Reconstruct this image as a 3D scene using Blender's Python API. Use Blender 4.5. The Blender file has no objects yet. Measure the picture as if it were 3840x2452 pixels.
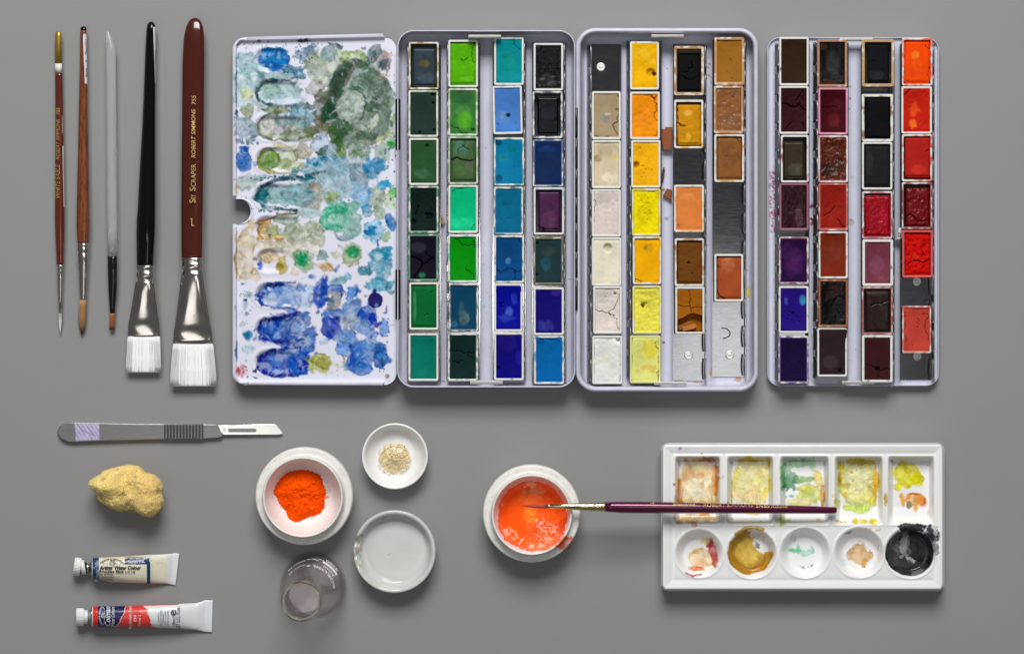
import bpy, math
import numpy as np

# ------------------------------------------------------------------ scene, camera, light
SC = bpy.context.scene
COL = SC.collection
# 1 unit = 10 cm; the photograph shows 6 px per millimetre on the table
S, D, CX, CY = 1 / 600.0, 11.3, 1920.0, 1226.0
SC.unit_settings.scale_length = 0.1

cam_d = bpy.data.cameras.new('camera')
cam = bpy.data.objects.new('camera', cam_d)
COL.objects.link(cam)
cam.location = (0, 0, D)
cam_d.sensor_width = 36
cam_d.lens = 36 * D / (3840 * S)
cam_d.clip_start, cam_d.clip_end = 0.1, 200
SC.camera = cam

wd = bpy.data.worlds.new('World')
SC.world = wd
wd.use_nodes = True
wd.node_tree.nodes['Background'].inputs[0].default_value = (0.95, 0.97, 1.0, 1)
wd.node_tree.nodes['Background'].inputs[1].default_value = 0.115


def area(name, loc, target, sx, sy, watts, col=(1, 1, 1)):
    l = bpy.data.lights.new(name, 'AREA')
    l.shape = 'RECTANGLE'
    l.size, l.size_y, l.energy, l.color = sx, sy, watts, col
    o = bpy.data.objects.new(name, l)
    COL.objects.link(o)
    o.location = loc
    d = [target[i] - loc[i] for i in range(3)]
    from mathutils import Vector
    o.rotation_euler = Vector(d).to_track_quat('-Z', 'Y').to_euler()
    return o


area('key_softbox', (0.0, 16.4, 17.6), (0, 0.0, 0), 12.6, 9.8, 6400, (1.0, 0.997, 0.99))
# two small overhead panels, seen in the blade, the ferrules and the tinplate
area('overhead_panel', (-4.7, -4.6, 14.5), (-1.8, -1.0, 0), 3.4, 7.5, 128)
area('overhead_panel', (3.2, -0.95, 14.5), (1.3, -.3, 0), 3.0, 2.6, 66)
area('overhead_panel', (-.38, .62, 14.5), (-.17, .3, 0), .55, 1.2, 60)

SC.view_settings.view_transform = 'Standard'
SC.view_settings.look = 'None'
SC.view_settings.exposure = 0
SC.view_settings.gamma = 1
SC.cycles.use_denoising = True
SC.cycles.max_bounces = 24
SC.cycles.transmission_bounces = 20
SC.cycles.transparent_max_bounces = 40
SC.cycles.sample_clamp_indirect = 6


# ------------------------------------------------------------------ helpers
def W(px, py, z):
    """photo pixel seen at height z -> point in the scene"""
    px, py, z = np.broadcast_arrays(np.asarray(px, float), np.asarray(py, float), np.asarray(z, float))
    k = (D - z) / D
    return np.stack([(px - CX) * S * k, -(py - CY) * S * k, z], -1)


CR = {1: (150, 50, 2.05), 2: (150, 800, 2.197), 3: (850, 100, 2.197), 4: (850, 780, 2.197),
      5: (1480, 100, 2.197), 7: (2130, 80, 2.1356), 9: (2850, 100, 2.197), 11: (180, 1550, 2.6756),
      12: (220, 2020, 3.541), 13: (920, 1560, 1.832), 14: (1780, 1640, 2.746), 15: (2440, 1620, 2.442),
      16: (2960, 1620, 2.442), 0: (0, 0, 1.0)}


def C(n, x, y):
    x0, y0, s = CR[n]
    return np.asarray(x, float) / s + x0, np.asarray(y, float) / s + y0


def lin(h):
    """#rrggbb -> linear rgb"""
    if not isinstance(h, str):
        return np.asarray(h, float)
    v = np.array([int(h[i:i + 2], 16) for i in (1, 3, 5)]) / 255.0
    return np.where(v <= 0.04045, v / 12.92, ((v + 0.055) / 1.055) ** 2.4)


def _hash(ix, iy, iz, seed):
    with np.errstate(over='ignore'):
        n = (ix.astype(np.uint32) * np.uint32(374761393) + iy.astype(np.uint32) * np.uint32(668265263)
             + iz.astype(np.uint32) * np.uint32(2147483647 - 56) + np.uint32((seed * 974634773) & 0xffffffff))
        n = (n ^ (n >> np.uint32(13))) * np.uint32(1274126177)
        n = n ^ (n >> np.uint32(16))
        n = n * np.uint32(2246822519)
        n = n ^ (n >> np.uint32(15))
    return n.astype(np.float64) / 4294967295.0


def vnoise(x, y, seed=0, z=None):
    x = np.asarray(x, float) + 1000.3
    y = np.asarray(y, float) + 1000.7
    ix, iy = np.floor(x), np.floor(y)
    fx, fy = x - ix, y - iy
    fx, fy = fx * fx * (3 - 2 * fx), fy * fy * (3 - 2 * fy)
    ix, iy = ix.astype(np.int64), iy.astype(np.int64)

    def lay(iz):
        a = _hash(ix, iy, iz, seed); b = _hash(ix + 1, iy, iz, seed)
        c = _hash(ix, iy + 1, iz, seed); d = _hash(ix + 1, iy + 1, iz, seed)
        return (a * (1 - fx) + b * fx) * (1 - fy) + (c * (1 - fx) + d * fx) * fy
    if z is None:
        return lay(np.zeros_like(ix))
    z = np.asarray(z, float) + 1000.1
    iz = np.floor(z); fz = z - iz; fz = fz * fz * (3 - 2 * fz); iz = iz.astype(np.int64)
    return lay(iz) * (1 - fz) + lay(iz + 1) * fz


def fbm(x, y, seed=0, octv=4, z=None):
    t, a, n = 0, 0.5, 0
    for i in range(octv):
        k = 2.03 ** i
        t = t + a * vnoise(np.asarray(x) * k, np.asarray(y) * k, seed + i * 17, None if z is None else np.asarray(z) * k)
        n += a
        a *= 0.5
    return t / n


def sstep(a, b, x):
    t = np.clip((x - a) / (b - a), 0, 1)
    return t * t * (3 - 2 * t)


ORG = {}


def thing(name, label, cat, org, group=None):
    o = bpy.data.objects.new(name, None)
    COL.objects.link(o)
    o.empty_display_size = 0.1
    o.location = tuple(float(v) for v in org)
    o['label'], o['category'] = label, cat
    if group:
        o['group'] = group
    ORG[o.name] = np.array(org, float)
    return o


def tag(o, label, cat, group=None):
    o['label'], o['category'] = label, cat
    if group:
        o['group'] = group
    return o


def new_mesh(name, V, F, col=None, smooth=True):
    me = bpy.data.meshes.new(name)
    V = np.asarray(V, float).reshape(-1, 3)
    if isinstance(F, np.ndarray):
        n, k = F.shape
        me.vertices.add(len(V))
        me.vertices.foreach_set('co', V.astype(np.float32).ravel())
        me.loops.add(n * k)
        me.loops.foreach_set('vertex_index', F.astype(np.int32).ravel())
        me.polygons.add(n)
        me.polygons.foreach_set('loop_start', np.arange(0, n * k, k, dtype=np.int32))
        me.update(calc_edges=True)
        me.validate()
    else:
        me.from_pydata(V.tolist(), [], [list(map(int, f)) for f in F])
    if smooth:
        me.polygons.foreach_set('use_smooth', np.ones(len(me.polygons), dtype=bool))
    if col is not None:
        a = me.color_attributes.new('Col', 'FLOAT_COLOR', 'POINT')
        c = np.ones((len(V), 4), np.float32)
        c[:, :3] = np.broadcast_to(np.asarray(col, float).reshape(-1, 3), (len(V), 3))
        a.data.foreach_set('color', np.clip(c, 0, 1).ravel())
    return me


def mk(name, V, F, mat, root=None, parent=None, col=None, smooth=True, org=None):
    """one mesh object; V in scene coordinates"""
    V = np.asarray(V, float).reshape(-1, 3)
    if root is None:
        o_ = np.array(org, float) if org is not None else np.array([V[:, 0].mean(), V[:, 1].mean(), V[:, 2].min()])
    else:
        o_ = ORG[root.name]
    me = new_mesh(name, V - o_, F, col, smooth)
    me.materials.append(mat)
    o = bpy.data.objects.new(name, me)
    COL.objects.link(o)
    if root is None:
        o.location = tuple(o_)
    else:
        o.parent = parent or root
    ORG[o.name] = o_
    return o


def fix_normals(o):
    import bmesh
    bm = bmesh.new(); bm.from_mesh(o.data)
    bmesh.ops.recalc_face_normals(bm, faces=bm.faces)
    bm.to_mesh(o.data); bm.free()
    return o


def rings(L, cap0=True, cap1=True):
    """closed rings (m,n,3) -> V, F"""
    L = np.asarray(L, float)
    m, n = L.shape[:2]
    i = np.arange(m - 1)[:, None] * n
    j = np.arange(n)[None, :]
    j2 = (j + 1) % n
    F = np.stack([i + j, i + j2, i + n + j2, i + n + j], -1).reshape(-1, 4)
    if not cap0 and not cap1:
        return L.reshape(-1, 3), F
    F = F.tolist()
    if cap0:
        F.append(list(range(n))[::-1])
    if cap1:
        F.append([(m - 1) * n + k for k in range(n)])
    return L.reshape(-1, 3), F


def gridf(m, n, off=0):
    i = np.arange(m - 1)[:, None] * n
    j = np.arange(n - 1)[None, :]
    return (np.stack([i + j, i + n + j, i + n + j + 1, i + j + 1], -1) + off).reshape(-1, 4)


def rrect(x0, y0, x1, y1, r, nc=6, nx=1, ny=1):
    """rounded rectangle, photo px, counter-clockwise in the scene"""
    p = []
    cs = [(x1 - r, y0 + r, 90, 'x'), (x0 + r, y0 + r, 180, 'y'), (x0 + r, y1 - r, 270, 'x'), (x1 - r, y1 - r, 0, 'y')]
    arcs = []
    for cx, cy, a0, _ in cs:
        a = np.radians(a0 + np.linspace(-90, 0, nc + 1) + 0)
        arcs.append(np.stack([cx + r * np.cos(a + 0), cy - r * np.sin(a + 0)], -1))
    # arcs: TR(0..90), TL(90..180), BL(180..270), BR(270..360)
    out = []
    for q in range(4):
        a = arcs[q]
        b = arcs[(q + 1) % 4]
        out.append(a)
        k = nx if q in (0, 2) else ny
        t = np.linspace(0, 1, k + 1)[1:-1, None]
        if len(t):
            out.append(a[-1] * (1 - t) + b[0] * t)
    return np.concatenate(out)


def lathe(prof, n=64, ang=None):
    """prof (m,2) r,z -> rings"""
    t = np.linspace(0, 2 * math.pi, n, endpoint=False) if ang is None else ang
    p = np.asarray(prof, float)
    return np.stack([p[:, 0:1] * np.cos(t), p[:, 0:1] * np.sin(t), np.repeat(p[:, 1:2], len(t), 1)], -1)


def smooth_prof(p, k=4):
    """Catmull-Rom through the points"""
    p = np.asarray(p, float)
    q = np.vstack([2 * p[0] - p[1], p, 2 * p[-1] - p[-2]])
    out = []
    for i in range(1, len(q) - 2):
        for t in np.linspace(0, 1, k, endpoint=False):
            a, b, c, d = q[i - 1], q[i], q[i + 1], q[i + 2]
            out.append(0.5 * (2 * b + (c - a) * t + (2 * a - 5 * b + 4 * c - d) * t * t + (3 * b - a - 3 * c + d) * t ** 3))
    out.append(p[-1])
    return np.array(out)


def inset(poly, d):
    p = np.asarray(poly, float)
    a = np.roll(p, 1, 0); b = np.roll(p, -1, 0)
    e1 = p - a; e2 = b - p
    e1 /= np.linalg.norm(e1, axis=1)[:, None] + 1e-9
    e2 /= np.linalg.norm(e2, axis=1)[:, None] + 1e-9
    t = e1 + e2
    t /= np.linalg.norm(t, axis=1)[:, None] + 1e-9
    nrm = np.stack([-t[:, 1], t[:, 0]], -1)
    area2 = np.sum(p[:, 0] * np.roll(p[:, 1], -1) - np.roll(p[:, 0], -1) * p[:, 1])
    return p + nrm * d * (1 if area2 > 0 else -1)


def slab(poly, z0, z1, bev=2.0):
    """polygon in photo px, lying slab with a rounded top edge"""
    p = np.asarray(poly, float)
    if np.sum(p[:, 0] * np.roll(p[:, 1], -1) - np.roll(p[:, 0], -1) * p[:, 1]) > 0:
        p = p[::-1]
    b = bev * S
    L = [W(p[:, 0], p[:, 1], z0), W(p[:, 0], p[:, 1], z1 - b)]
    q = inset(p, bev * 0.3); L.append(W(q[:, 0], q[:, 1], z1 - b * 0.35))
    q = inset(p, bev); L.append(W(q[:, 0], q[:, 1], z1))
    return rings(L)


class Canvas:
    """colour of the paint on a surface, one value per mesh point, drawn in photo pixels"""

    def __init__(self, PX, PY, base):
        self.x, self.y = PX.ravel(), PY.ravel()
        self.c = np.broadcast_to(lin(base), (len(self.x), 3)).copy()
        self.h = np.zeros(len(self.x))
        self.crop = 0
        self.k = 1
        self.softmul = 1.0
        self.wash = 0.0
        self.wf = .021

    def _put(self, idx, q, soft, col, a, edge, tex, streak, sang, thick):
        x, y = self.x[idx], self.y[idx]
        self.k += 1
        sd = self.k * 7
        m = sstep(1 + soft, 1 - soft, q)
        nz = fbm(x * .035, y * .035, sd, 4)
        t = 1 - tex * np.clip((nz - .42) * 2.2, -.15, 1)
        al = np.clip(a * 1.28 * t, 0, 1) * m
        ring = np.exp(-((q - 0.9) / 0.07) ** 2) * m
        al = np.clip(al + edge * ring * fbm(x * .03, y * .03, sd + 9, 2) * 1.3, 0, 1)
        cc = np.broadcast_to(lin(col), (len(x), 3))
        dk = 1 - 0.45 * np.clip(edge, 0, 1) * ring
        # pigment pools and thins out inside the mark
        dk = dk * (1 - .30 * np.clip((fbm(x * .055 + 9, y * .055, sd + 2, 3) - .5) * 3, -1, 1) * (.4 + tex))
        # overlapping washes: tide lines where one dried over another
        nb = fbm(x * self.wf, y * self.wf, sd + 12, 3)
        for th_, gain in ((.43, -.16), (.53, .20)):
            side = sstep(th_ - .012, th_ + .012, nb)
            line = np.exp(-((nb - th_) / .013) ** 2)
            dk = dk * (1 + gain * (side - .5) * self.wash) * (1 - .34 * line * self.wash)
            al = al * (1 - .10 * self.wash * (side if gain > 0 else 1 - side))
        cc = cc * dk[:, None]
        if streak:
            ca, sa = math.cos(math.radians(sang)), math.sin(math.radians(sang))
            u, v = x * ca + y * sa, -x * sa + y * ca
            w = 9 * (fbm(x * .018, y * .018, sd + 3, 2) - .5)
            n2 = fbm(u * .012, v * .14 + w, sd + 5, 3)
            f = streak * np.clip((n2 - .48) * 5, 0, 1)[:, None]
            cc = cc * (1 - f) + (cc * .55 + .40 * np.array([.62, .66, .70])) * f
            g = streak * np.clip((.42 - n2) * 4, 0, 1)[:, None] * .5
            cc = cc * (1 - g)
        self.c[idx] = self.c[idx] * (1 - al[:, None]) + np.clip(cc, 0, 1) * al[:, None]
        self.h[idx] += al * thick

    def blob(self, cx, cy, rx, ry, col, a=.8, ang=0, edge=.35, wob=.34, tex=.45, streak=0, sang=None, soft=None, freq=None, thick=.002):
        x0, y0, s = CR[self.crop]
        px, py = cx / s + x0, cy / s + y0
        rx, ry = rx / s, ry / s
        R = max(rx, ry) * 1.7
        idx = np.nonzero((np.abs(self.x - px) < R) & (np.abs(self.y - py) < R))[0]
        if not len(idx):
            return
        ca, sa = math.cos(math.radians(ang)), math.sin(math.radians(ang))
        dx, dy = self.x[idx] - px, self.y[idx] - py
        f = freq or 1.1 / max(6.0, (rx * ry) ** .5)
        sd = self.k * 13 + 5
        X_, Y_ = self.x[idx], self.y[idx]
        wr = wob * 2.6 * min(rx, ry)
        dx = dx + wr * (fbm(X_ * f, Y_ * f, sd + 2, 3) - .5)
        dy = dy + wr * (fbm(X_ * f, Y_ * f, sd + 3, 3) - .5)
        u, v = (dx * ca + dy * sa) / rx, (-dx * sa + dy * ca) / ry
        q = np.sqrt(u * u + v * v) + wob * 1.9 * (fbm(X_ * f * 2.6, Y_ * f * 2.6, sd, 3) - .5)
        q += wob * .55 * (fbm(X_ * .12, Y_ * .12, sd + 1, 2) - .5)
        sf = soft if soft is not None else min(.45, self.softmul * 2.2 / max(2.5, (rx * ry) ** .5))
        self._put(idx, q, sf, col, a, edge, tex, streak, ang if sang is None else sang, thick)

    def stroke(self, pts, w, col, a=.8, wob=.5, edge=.2, tex=.5, streak=0, soft=.35, thick=.002):
        x0, y0, s = CR[self.crop]
        p = np.array([(x / s + x0, y / s + y0) for x, y in pts])
        w = w / s / 2
        R = w * 2 + 4
        idx = np.nonzero((self.x > p[:, 0].min() - R) & (self.x < p[:, 0].max() + R) & (self.y > p[:, 1].min() - R) & (self.y < p[:, 1].max() + R))[0]
        if not len(idx):
            return
        d = seg_dist(self.x[idx], self.y[idx], p)
        sd = self.k * 13 + 5
        q = d / w + wob * 2 * (fbm(self.x[idx] * .06, self.y[idx] * .06, sd, 3) - .5)
        self._put(idx, q, soft, col, a, edge, tex, streak, 0, thick)

    def dots(self, x0_, y0_, x1_, y1_, n, r0, r1, col, a=.85, seed=1):
        g = np.random.default_rng(seed)
        for _ in range(n):
            r = g.uniform(r0, r1)
            self.blob(g.uniform(x0_, x1_), g.uniform(y0_, y1_), r * g.uniform(.7, 1.5), r, col, a, g.uniform(0, 180), edge=.1, wob=.3)


def smear(cv, shape, amp=5.0, L=9.0, seed=5, cell=2.35, keep=.15, scale=.0065, dry=1.0):
    """drag the wet colour along a wandering brush direction and fray its edges"""
    m, n = shape
    Cc = cv.c.reshape(m, n, 3)
    x, y = cv.x.reshape(m, n), cv.y.reshape(m, n)
    I, J = np.meshgrid(np.arange(m, dtype=float), np.arange(n, dtype=float), indexing='ij')

    def samp(Q, i, j):
        i = np.clip(i, 0, m - 1.001); j = np.clip(j, 0, n - 1.001)
        a, b = i.astype(int), j.astype(int)
        fi, fj = (i - a)[..., None], (j - b)[..., None]
        return (Q[a, b] * (1 - fj) + Q[a, b + 1] * fj) * (1 - fi) + (Q[a + 1, b] * (1 - fj) + Q[a + 1, b + 1] * fj) * fi
    wi = amp * 4.5 * (fbm(x * .035, y * .035, seed, 4) - .5) / cell
    wj = amp * 4.5 * (fbm(x * .035, y * .035, seed + 1, 4) - .5) / cell
    C1 = samp(Cc, I + wi, J + wj)
    th = 9.5 * fbm(x * scale, y * scale, seed + 2, 2)
    acc = 0
    for t in np.linspace(-L, L, 9) / cell:
        acc = acc + samp(C1, I + np.sin(th) * t, J + np.cos(th) * t)
    acc = acc / 9
    w = np.clip((fbm(x * .014, y * .014, seed + 3, 3) - .46) * 6, 0, 1 - keep)[..., None]
    out = C1 * (1 - w) + acc * w
    # bristle marks along the same direction

    def drag(src, ang, ln, k=13):
        t_ = 0
        for t in np.linspace(-ln, ln, k) / cell:
            t_ = t_ + samp(src[..., None], I + np.sin(ang) * t, J + np.cos(ang) * t)[..., 0]
        t_ = t_ / k
        return (t_ - t_.mean()) / (t_.std() + 1e-9)
    hair = drag(vnoise(x * .40, y * .40, seed + 4), th, 12) * .16
    sat = out.max(-1) - out.min(-1)
    lum = out.mean(-1)
    painted = np.clip((.62 - lum) * 3 + sat * 2, 0, 1)
    out = out * (1 + (.55 * hair * painted * np.clip(w[..., 0] * 1.3, 0, 1))[..., None])
    th2 = 14 * fbm(x * .011 + 5, y * .011, seed + 7, 2)
    an = drag(fbm(x * .10, y * .10, seed + 8, 3), th2, 16)
    lift = (sstep(.6, 1.7, an) * .52 * dry * painted)[..., None]
    deep = (sstep(-.5, -1.7, an) * .55 * dry * painted)[..., None]
    out = out * (1 - lift) + (out * .35 + .65 * np.array([.66, .68, .76])) * lift
    out = out * (1 - deep * (1 - .45 * out / (out.max(-1, keepdims=True) + 1e-6)))
    pg = (painted * dry)[..., None]
    gy = out.mean(-1, keepdims=True)
    out = out * (1 - pg) + np.clip(gy + (out - gy) * 1.22, 0.004, 1) * .90 * pg
    gr = vnoise(x * .42, y * .42, seed + 5) - .5
    out = out * (1 + (.10 * gr * painted)[..., None])
    cv.c = np.clip(out, 0, 1).reshape(-1, 3)


def jag(p, seed, k=3, amp=.16):
    """break straight crack segments into a wandering line"""
    p = np.asarray(p, float)
    g = np.random.default_rng(seed)
    for _ in range(k):
        a, b = p[:-1], p[1:]
        d = b - a
        mid = (a + b) / 2 + np.stack([-d[:, 1], d[:, 0]], -1) * g.normal(0, amp, (len(a), 1))
        q = np.empty((len(p) + len(mid), 2)); q[0::2] = p; q[1::2] = mid
        p = q
    return p


def seg_dist(x, y, p):
    d = np.full(len(x), 1e9)
    for (ax, ay), (bx, by) in zip(p[:-1], p[1:]):
        vx, vy = bx - ax, by - ay
        t = np.clip(((x - ax) * vx + (y - ay) * vy) / (vx * vx + vy * vy + 1e-9), 0, 1)
        d = np.minimum(d, np.hypot(x - ax - t * vx, y - ay - t * vy))
    return d


# ------------------------------------------------------------------ lettering
_tc = {}


def glyphs(s, shear=0.0, bold=0.0):
    """flat letters as points and faces, scaled to unit box"""
    key = (s, shear, bold)
    if key not in _tc:
        cu = bpy.data.curves.new('lettering', 'FONT')
        cu.body = s
        cu.shear = shear
        cu.offset = bold
        cu.resolution_u = 3
        ob = bpy.data.objects.new('lettering', cu)
        COL.objects.link(ob)
        dg = bpy.context.evaluated_depsgraph_get()
        me = bpy.data.meshes.new_from_object(ob.evaluated_get(dg))
        v = np.array([q.co[:2] for q in me.vertices]).reshape(-1, 2)
        f = [list(q.vertices) for q in me.polygons]
        bpy.data.objects.remove(ob)
        bpy.data.curves.remove(cu)
        bpy.data.meshes.remove(me)
        mn, mx = v.min(0), v.max(0)
        _tc[key] = ((v - mn) / (mx - mn), f)
    return _tc[key]


def letters(items, crop, zf, mat, root, parent=None, eps=0.004, name='lettering'):
    """items: (text, x0, y0, x1, y1, rot, shear, bold); box in crop px; rot 90 reads upwards"""
    o = None
    for it in items:
        s, x0, y0, x1, y1, rot, sh, bo = (tuple(it) + (0, 0, 0))[:8]
        v, f = glyphs(s, sh, bo)
        if rot == 90:
            x = x0 + (1 - v[:, 1]) * (x1 - x0)
            y = y1 - v[:, 0] * (y1 - y0)
        else:
            x = x0 + v[:, 0] * (x1 - x0)
            y = y1 - v[:, 1] * (y1 - y0)
        px, py = C(crop, x, y)
        o = mk(name, W(px, py, zf(px, py) + eps), f, mat, root, parent, smooth=False)
    return o


def arc_letters(s, crop, cx, cy, r, a0, a1, h, zf, mat, root, parent=None, rot=0, flip=1, eps=.004, name='lettering'):
    """letters on an arc, angles in degrees, 90 = up, text from a0 to a1"""
    v, f = glyphs(s, 0, .01)
    a = np.radians(a0 + (a1 - a0) * v[:, 0])
    rr = r + h * v[:, 1]
    x, y = rr * np.cos(a), -rr * np.sin(a)
    if rot == 90:
        x, y = y, -x
    px, py = C(crop, cx + x, cy + y)
    return mk(name, W(px, py, zf(px, py) + eps), f, mat, root, parent, smooth=False)
# ------------------------------------------------------------------ materials
def mat(name, col=(.5, .5, .5), rough=.5, metal=0., vcol=False, coat=0., trans=0., ior=1.45, spec=.5,
        bump=0., bscale=60., noise=0., nscale=20., stretch=(1, 1, 1), rvar=0., sheen=0., sss=0.):
    m = bpy.data.materials.new(name)
    m.use_nodes = True
    t = m.node_tree
    b = t.nodes['Principled BSDF']
    N, L = t.nodes.new, t.links.new
    b.inputs['Roughness'].default_value = rough
    b.inputs['Metallic'].default_value = metal
    b.inputs['IOR'].default_value = ior
    b.inputs['Specular IOR Level'].default_value = spec
    b.inputs['Coat Weight'].default_value = coat
    b.inputs['Coat Roughness'].default_value = .05
    b.inputs['Transmission Weight'].default_value = trans
    b.inputs['Sheen Weight'].default_value = sheen
    if sss:
        b.inputs['Subsurface Weight'].default_value = sss
        b.inputs['Subsurface Scale'].default_value = .02
    c = tuple(lin(col)) + (1,)
    b.inputs['Base Color'].default_value = c
    src = None
    if vcol:
        a = N('ShaderNodeAttribute'); a.attribute_name = 'Col'
        src = a.outputs['Color']
    tc = N('ShaderNodeTexCoord')
    mp = N('ShaderNodeMapping'); mp.inputs['Scale'].default_value = stretch
    L(tc.outputs['Object'], mp.inputs['Vector'])
    if noise:
        nz = N('ShaderNodeTexNoise'); nz.inputs['Scale'].default_value = nscale; nz.inputs['Detail'].default_value = 6
        L(mp.outputs[0], nz.inputs['Vector'])
        r = N('ShaderNodeMapRange'); r.inputs['From Min'].default_value = .3; r.inputs['From Max'].default_value = .7
        r.inputs['To Min'].default_value = 1 - noise; r.inputs['To Max'].default_value = 1 + noise * .5
        L(nz.outputs['Fac'], r.inputs['Value'])
        mx = N('ShaderNodeVectorMath'); mx.operation = 'SCALE'
        if src is not None:
            L(src, mx.inputs[0])
        else:
            mx.inputs[0].default_value = c[:3]
        L(r.outputs[0], mx.inputs['Scale'])
        src = mx.outputs[0]
    if src is not None:
        L(src, b.inputs['Base Color'])
    if rvar:
        nz = N('ShaderNodeTexNoise'); nz.inputs['Scale'].default_value = nscale * .7; nz.inputs['Detail'].default_value = 5
        L(mp.outputs[0], nz.inputs['Vector'])
        r = N('ShaderNodeMapRange'); r.inputs['From Min'].default_value = .3; r.inputs['From Max'].default_value = .7
        r.inputs['To Min'].default_value = max(.03, rough - rvar); r.inputs['To Max'].default_value = min(1, rough + rvar)
        L(nz.outputs['Fac'], r.inputs['Value']); L(r.outputs[0], b.inputs['Roughness'])
    if bump:
        nz = N('ShaderNodeTexNoise'); nz.inputs['Scale'].default_value = bscale; nz.inputs['Detail'].default_value = 5
        L(mp.outputs[0], nz.inputs['Vector'])
        bp = N('ShaderNodeBump'); bp.inputs['Strength'].default_value = bump; bp.inputs['Distance'].default_value = .01
        L(nz.outputs['Fac'], bp.inputs['Height']); L(bp.outputs[0], b.inputs['Normal'])
    return m


M_TABLE = mat('grey_paper', '#8c8c8c', .62, noise=.02, nscale=1.2, bump=.04, bscale=90, spec=.3)
M_ENAMEL = mat('lavender_enamel', vcol=True, rough=.28, noise=.03, nscale=14, rvar=.12, bump=.02, bscale=50)
M_ENAMEL_WALL = mat('lavender_enamel_wall', '#c6c6d4', .33, noise=.10, nscale=11, rvar=.12, bump=.03, bscale=20)
M_PALETTE = mat('paint_on_enamel', vcol=True, rough=.55, spec=.08, rvar=.1, nscale=10, bump=.05, bscale=45)
M_PAN = mat('pan_plastic', vcol=True, rough=.4, noise=.04, nscale=30, sss=.0)
M_CAKE = mat('dry_paint', vcol=True, rough=.6, spec=.06, bump=.05, bscale=60, noise=.06, nscale=40)
M_CAKEG = mat('glossy_paint', vcol=True, rough=.3, spec=.25, bump=.03, bscale=16, noise=.08, nscale=30, rvar=.1)
M_TIN = mat('brushed_tinplate', '#858587', .13, metal=1, noise=.08, nscale=26, stretch=(1, 7, 1), rvar=.03)
M_TAB = mat('tinplate_tab', '#8d8e8e', .45, metal=1, noise=.05, nscale=25)
M_BRIGHT = mat('bright_tinplate', '#f0eee8', .45, metal=.55, noise=.05, nscale=12)
M_CHROME = mat('nickel_ferrule', '#cfc8c0', .14, metal=1, noise=.10, nscale=9, rvar=.06, bump=.10, bscale=7)
M_GOLD = mat('gold_ferrule', '#e3cd92', .12, metal=1, noise=.05, nscale=20, rvar=.05, bump=.05, bscale=25)
M_GOLDPAINT = mat('gold_paint', '#b7963f', .35, metal=.6, noise=.12, nscale=60)
M_GOLDLET = mat('gold_lettering', '#c2a463', .4, metal=.3)
M_HINGE = mat('black_hinge', '#0d0d0e', .25, noise=.2, nscale=30)
M_BLACK = mat('black_lacquer', '#08080a', .12, coat=.15, spec=.35)
M_BROWN = mat('brown_lacquer', '#481a10', .16, coat=.4, noise=.05, nscale=8)
M_RUST = mat('red_brown_lacquer', '#5e2517', .22, coat=.3, noise=.12, nscale=25)
M_PLUM = mat('plum_lacquer', '#5a1238', .2, metal=.35, coat=.5, noise=.06, nscale=20)
M_WOOD = mat('varnished_wood', vcol=True, rough=.3, coat=.25, bump=.08, bscale=40, stretch=(1, .12, 1), noise=.1, nscale=50)
M_ACRYL = mat('clear_acrylic', '#f6f7f8', .12, trans=.8, ior=1.3, noise=0)
M_WHITEPAINT = mat('white_paint', '#dcdad6', .35)
M_PLASTIC = mat('white_plastic_cap', '#dedddc', .4)
M_BRISTLE = mat('bristles', vcol=True, rough=.45, sheen=.2)
M_STICKER = mat('paper_sticker', '#cfcfd6', .55, noise=.05, nscale=20)
M_STEEL = mat('brushed_steel', '#a19f9d', .36, metal=1, noise=.16, nscale=22, stretch=(.5, 12, 1), rvar=.08, bump=.05, bscale=60)
M_BLADE = mat('blade_steel', '#fbf8f2', .16, metal=1, noise=.05, nscale=14)
M_DARKSTEEL = mat('dark_groove', '#5d5c5a', .45, metal=1)
M_TAPE = mat('lilac_tape', vcol=True, rough=.5, bump=.1, bscale=30)
M_SPONGE = mat('natural_sponge', vcol=True, rough=1, spec=.0, bump=.35, bscale=70, sheen=.25, sss=.4)
M_CERAMIC = mat('glazed_porcelain', vcol=True, rough=.13, coat=.3, noise=.02, nscale=8, bump=.015, bscale=14)
M_STONEWARE = mat('worn_glaze', vcol=True, rough=.33, noise=.06, nscale=22, rvar=.12, bump=.05, bscale=60)
M_POWDER = mat('orange_pigment', vcol=True, rough=1, spec=.0, bump=.9, bscale=60)
M_WETPAINT = mat('orange_paint', vcol=True, rough=.4, spec=.12, bump=.05, bscale=30)
M_CRYSTAL = mat('gum_crystals', vcol=True, rough=.25, spec=.6)


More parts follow.
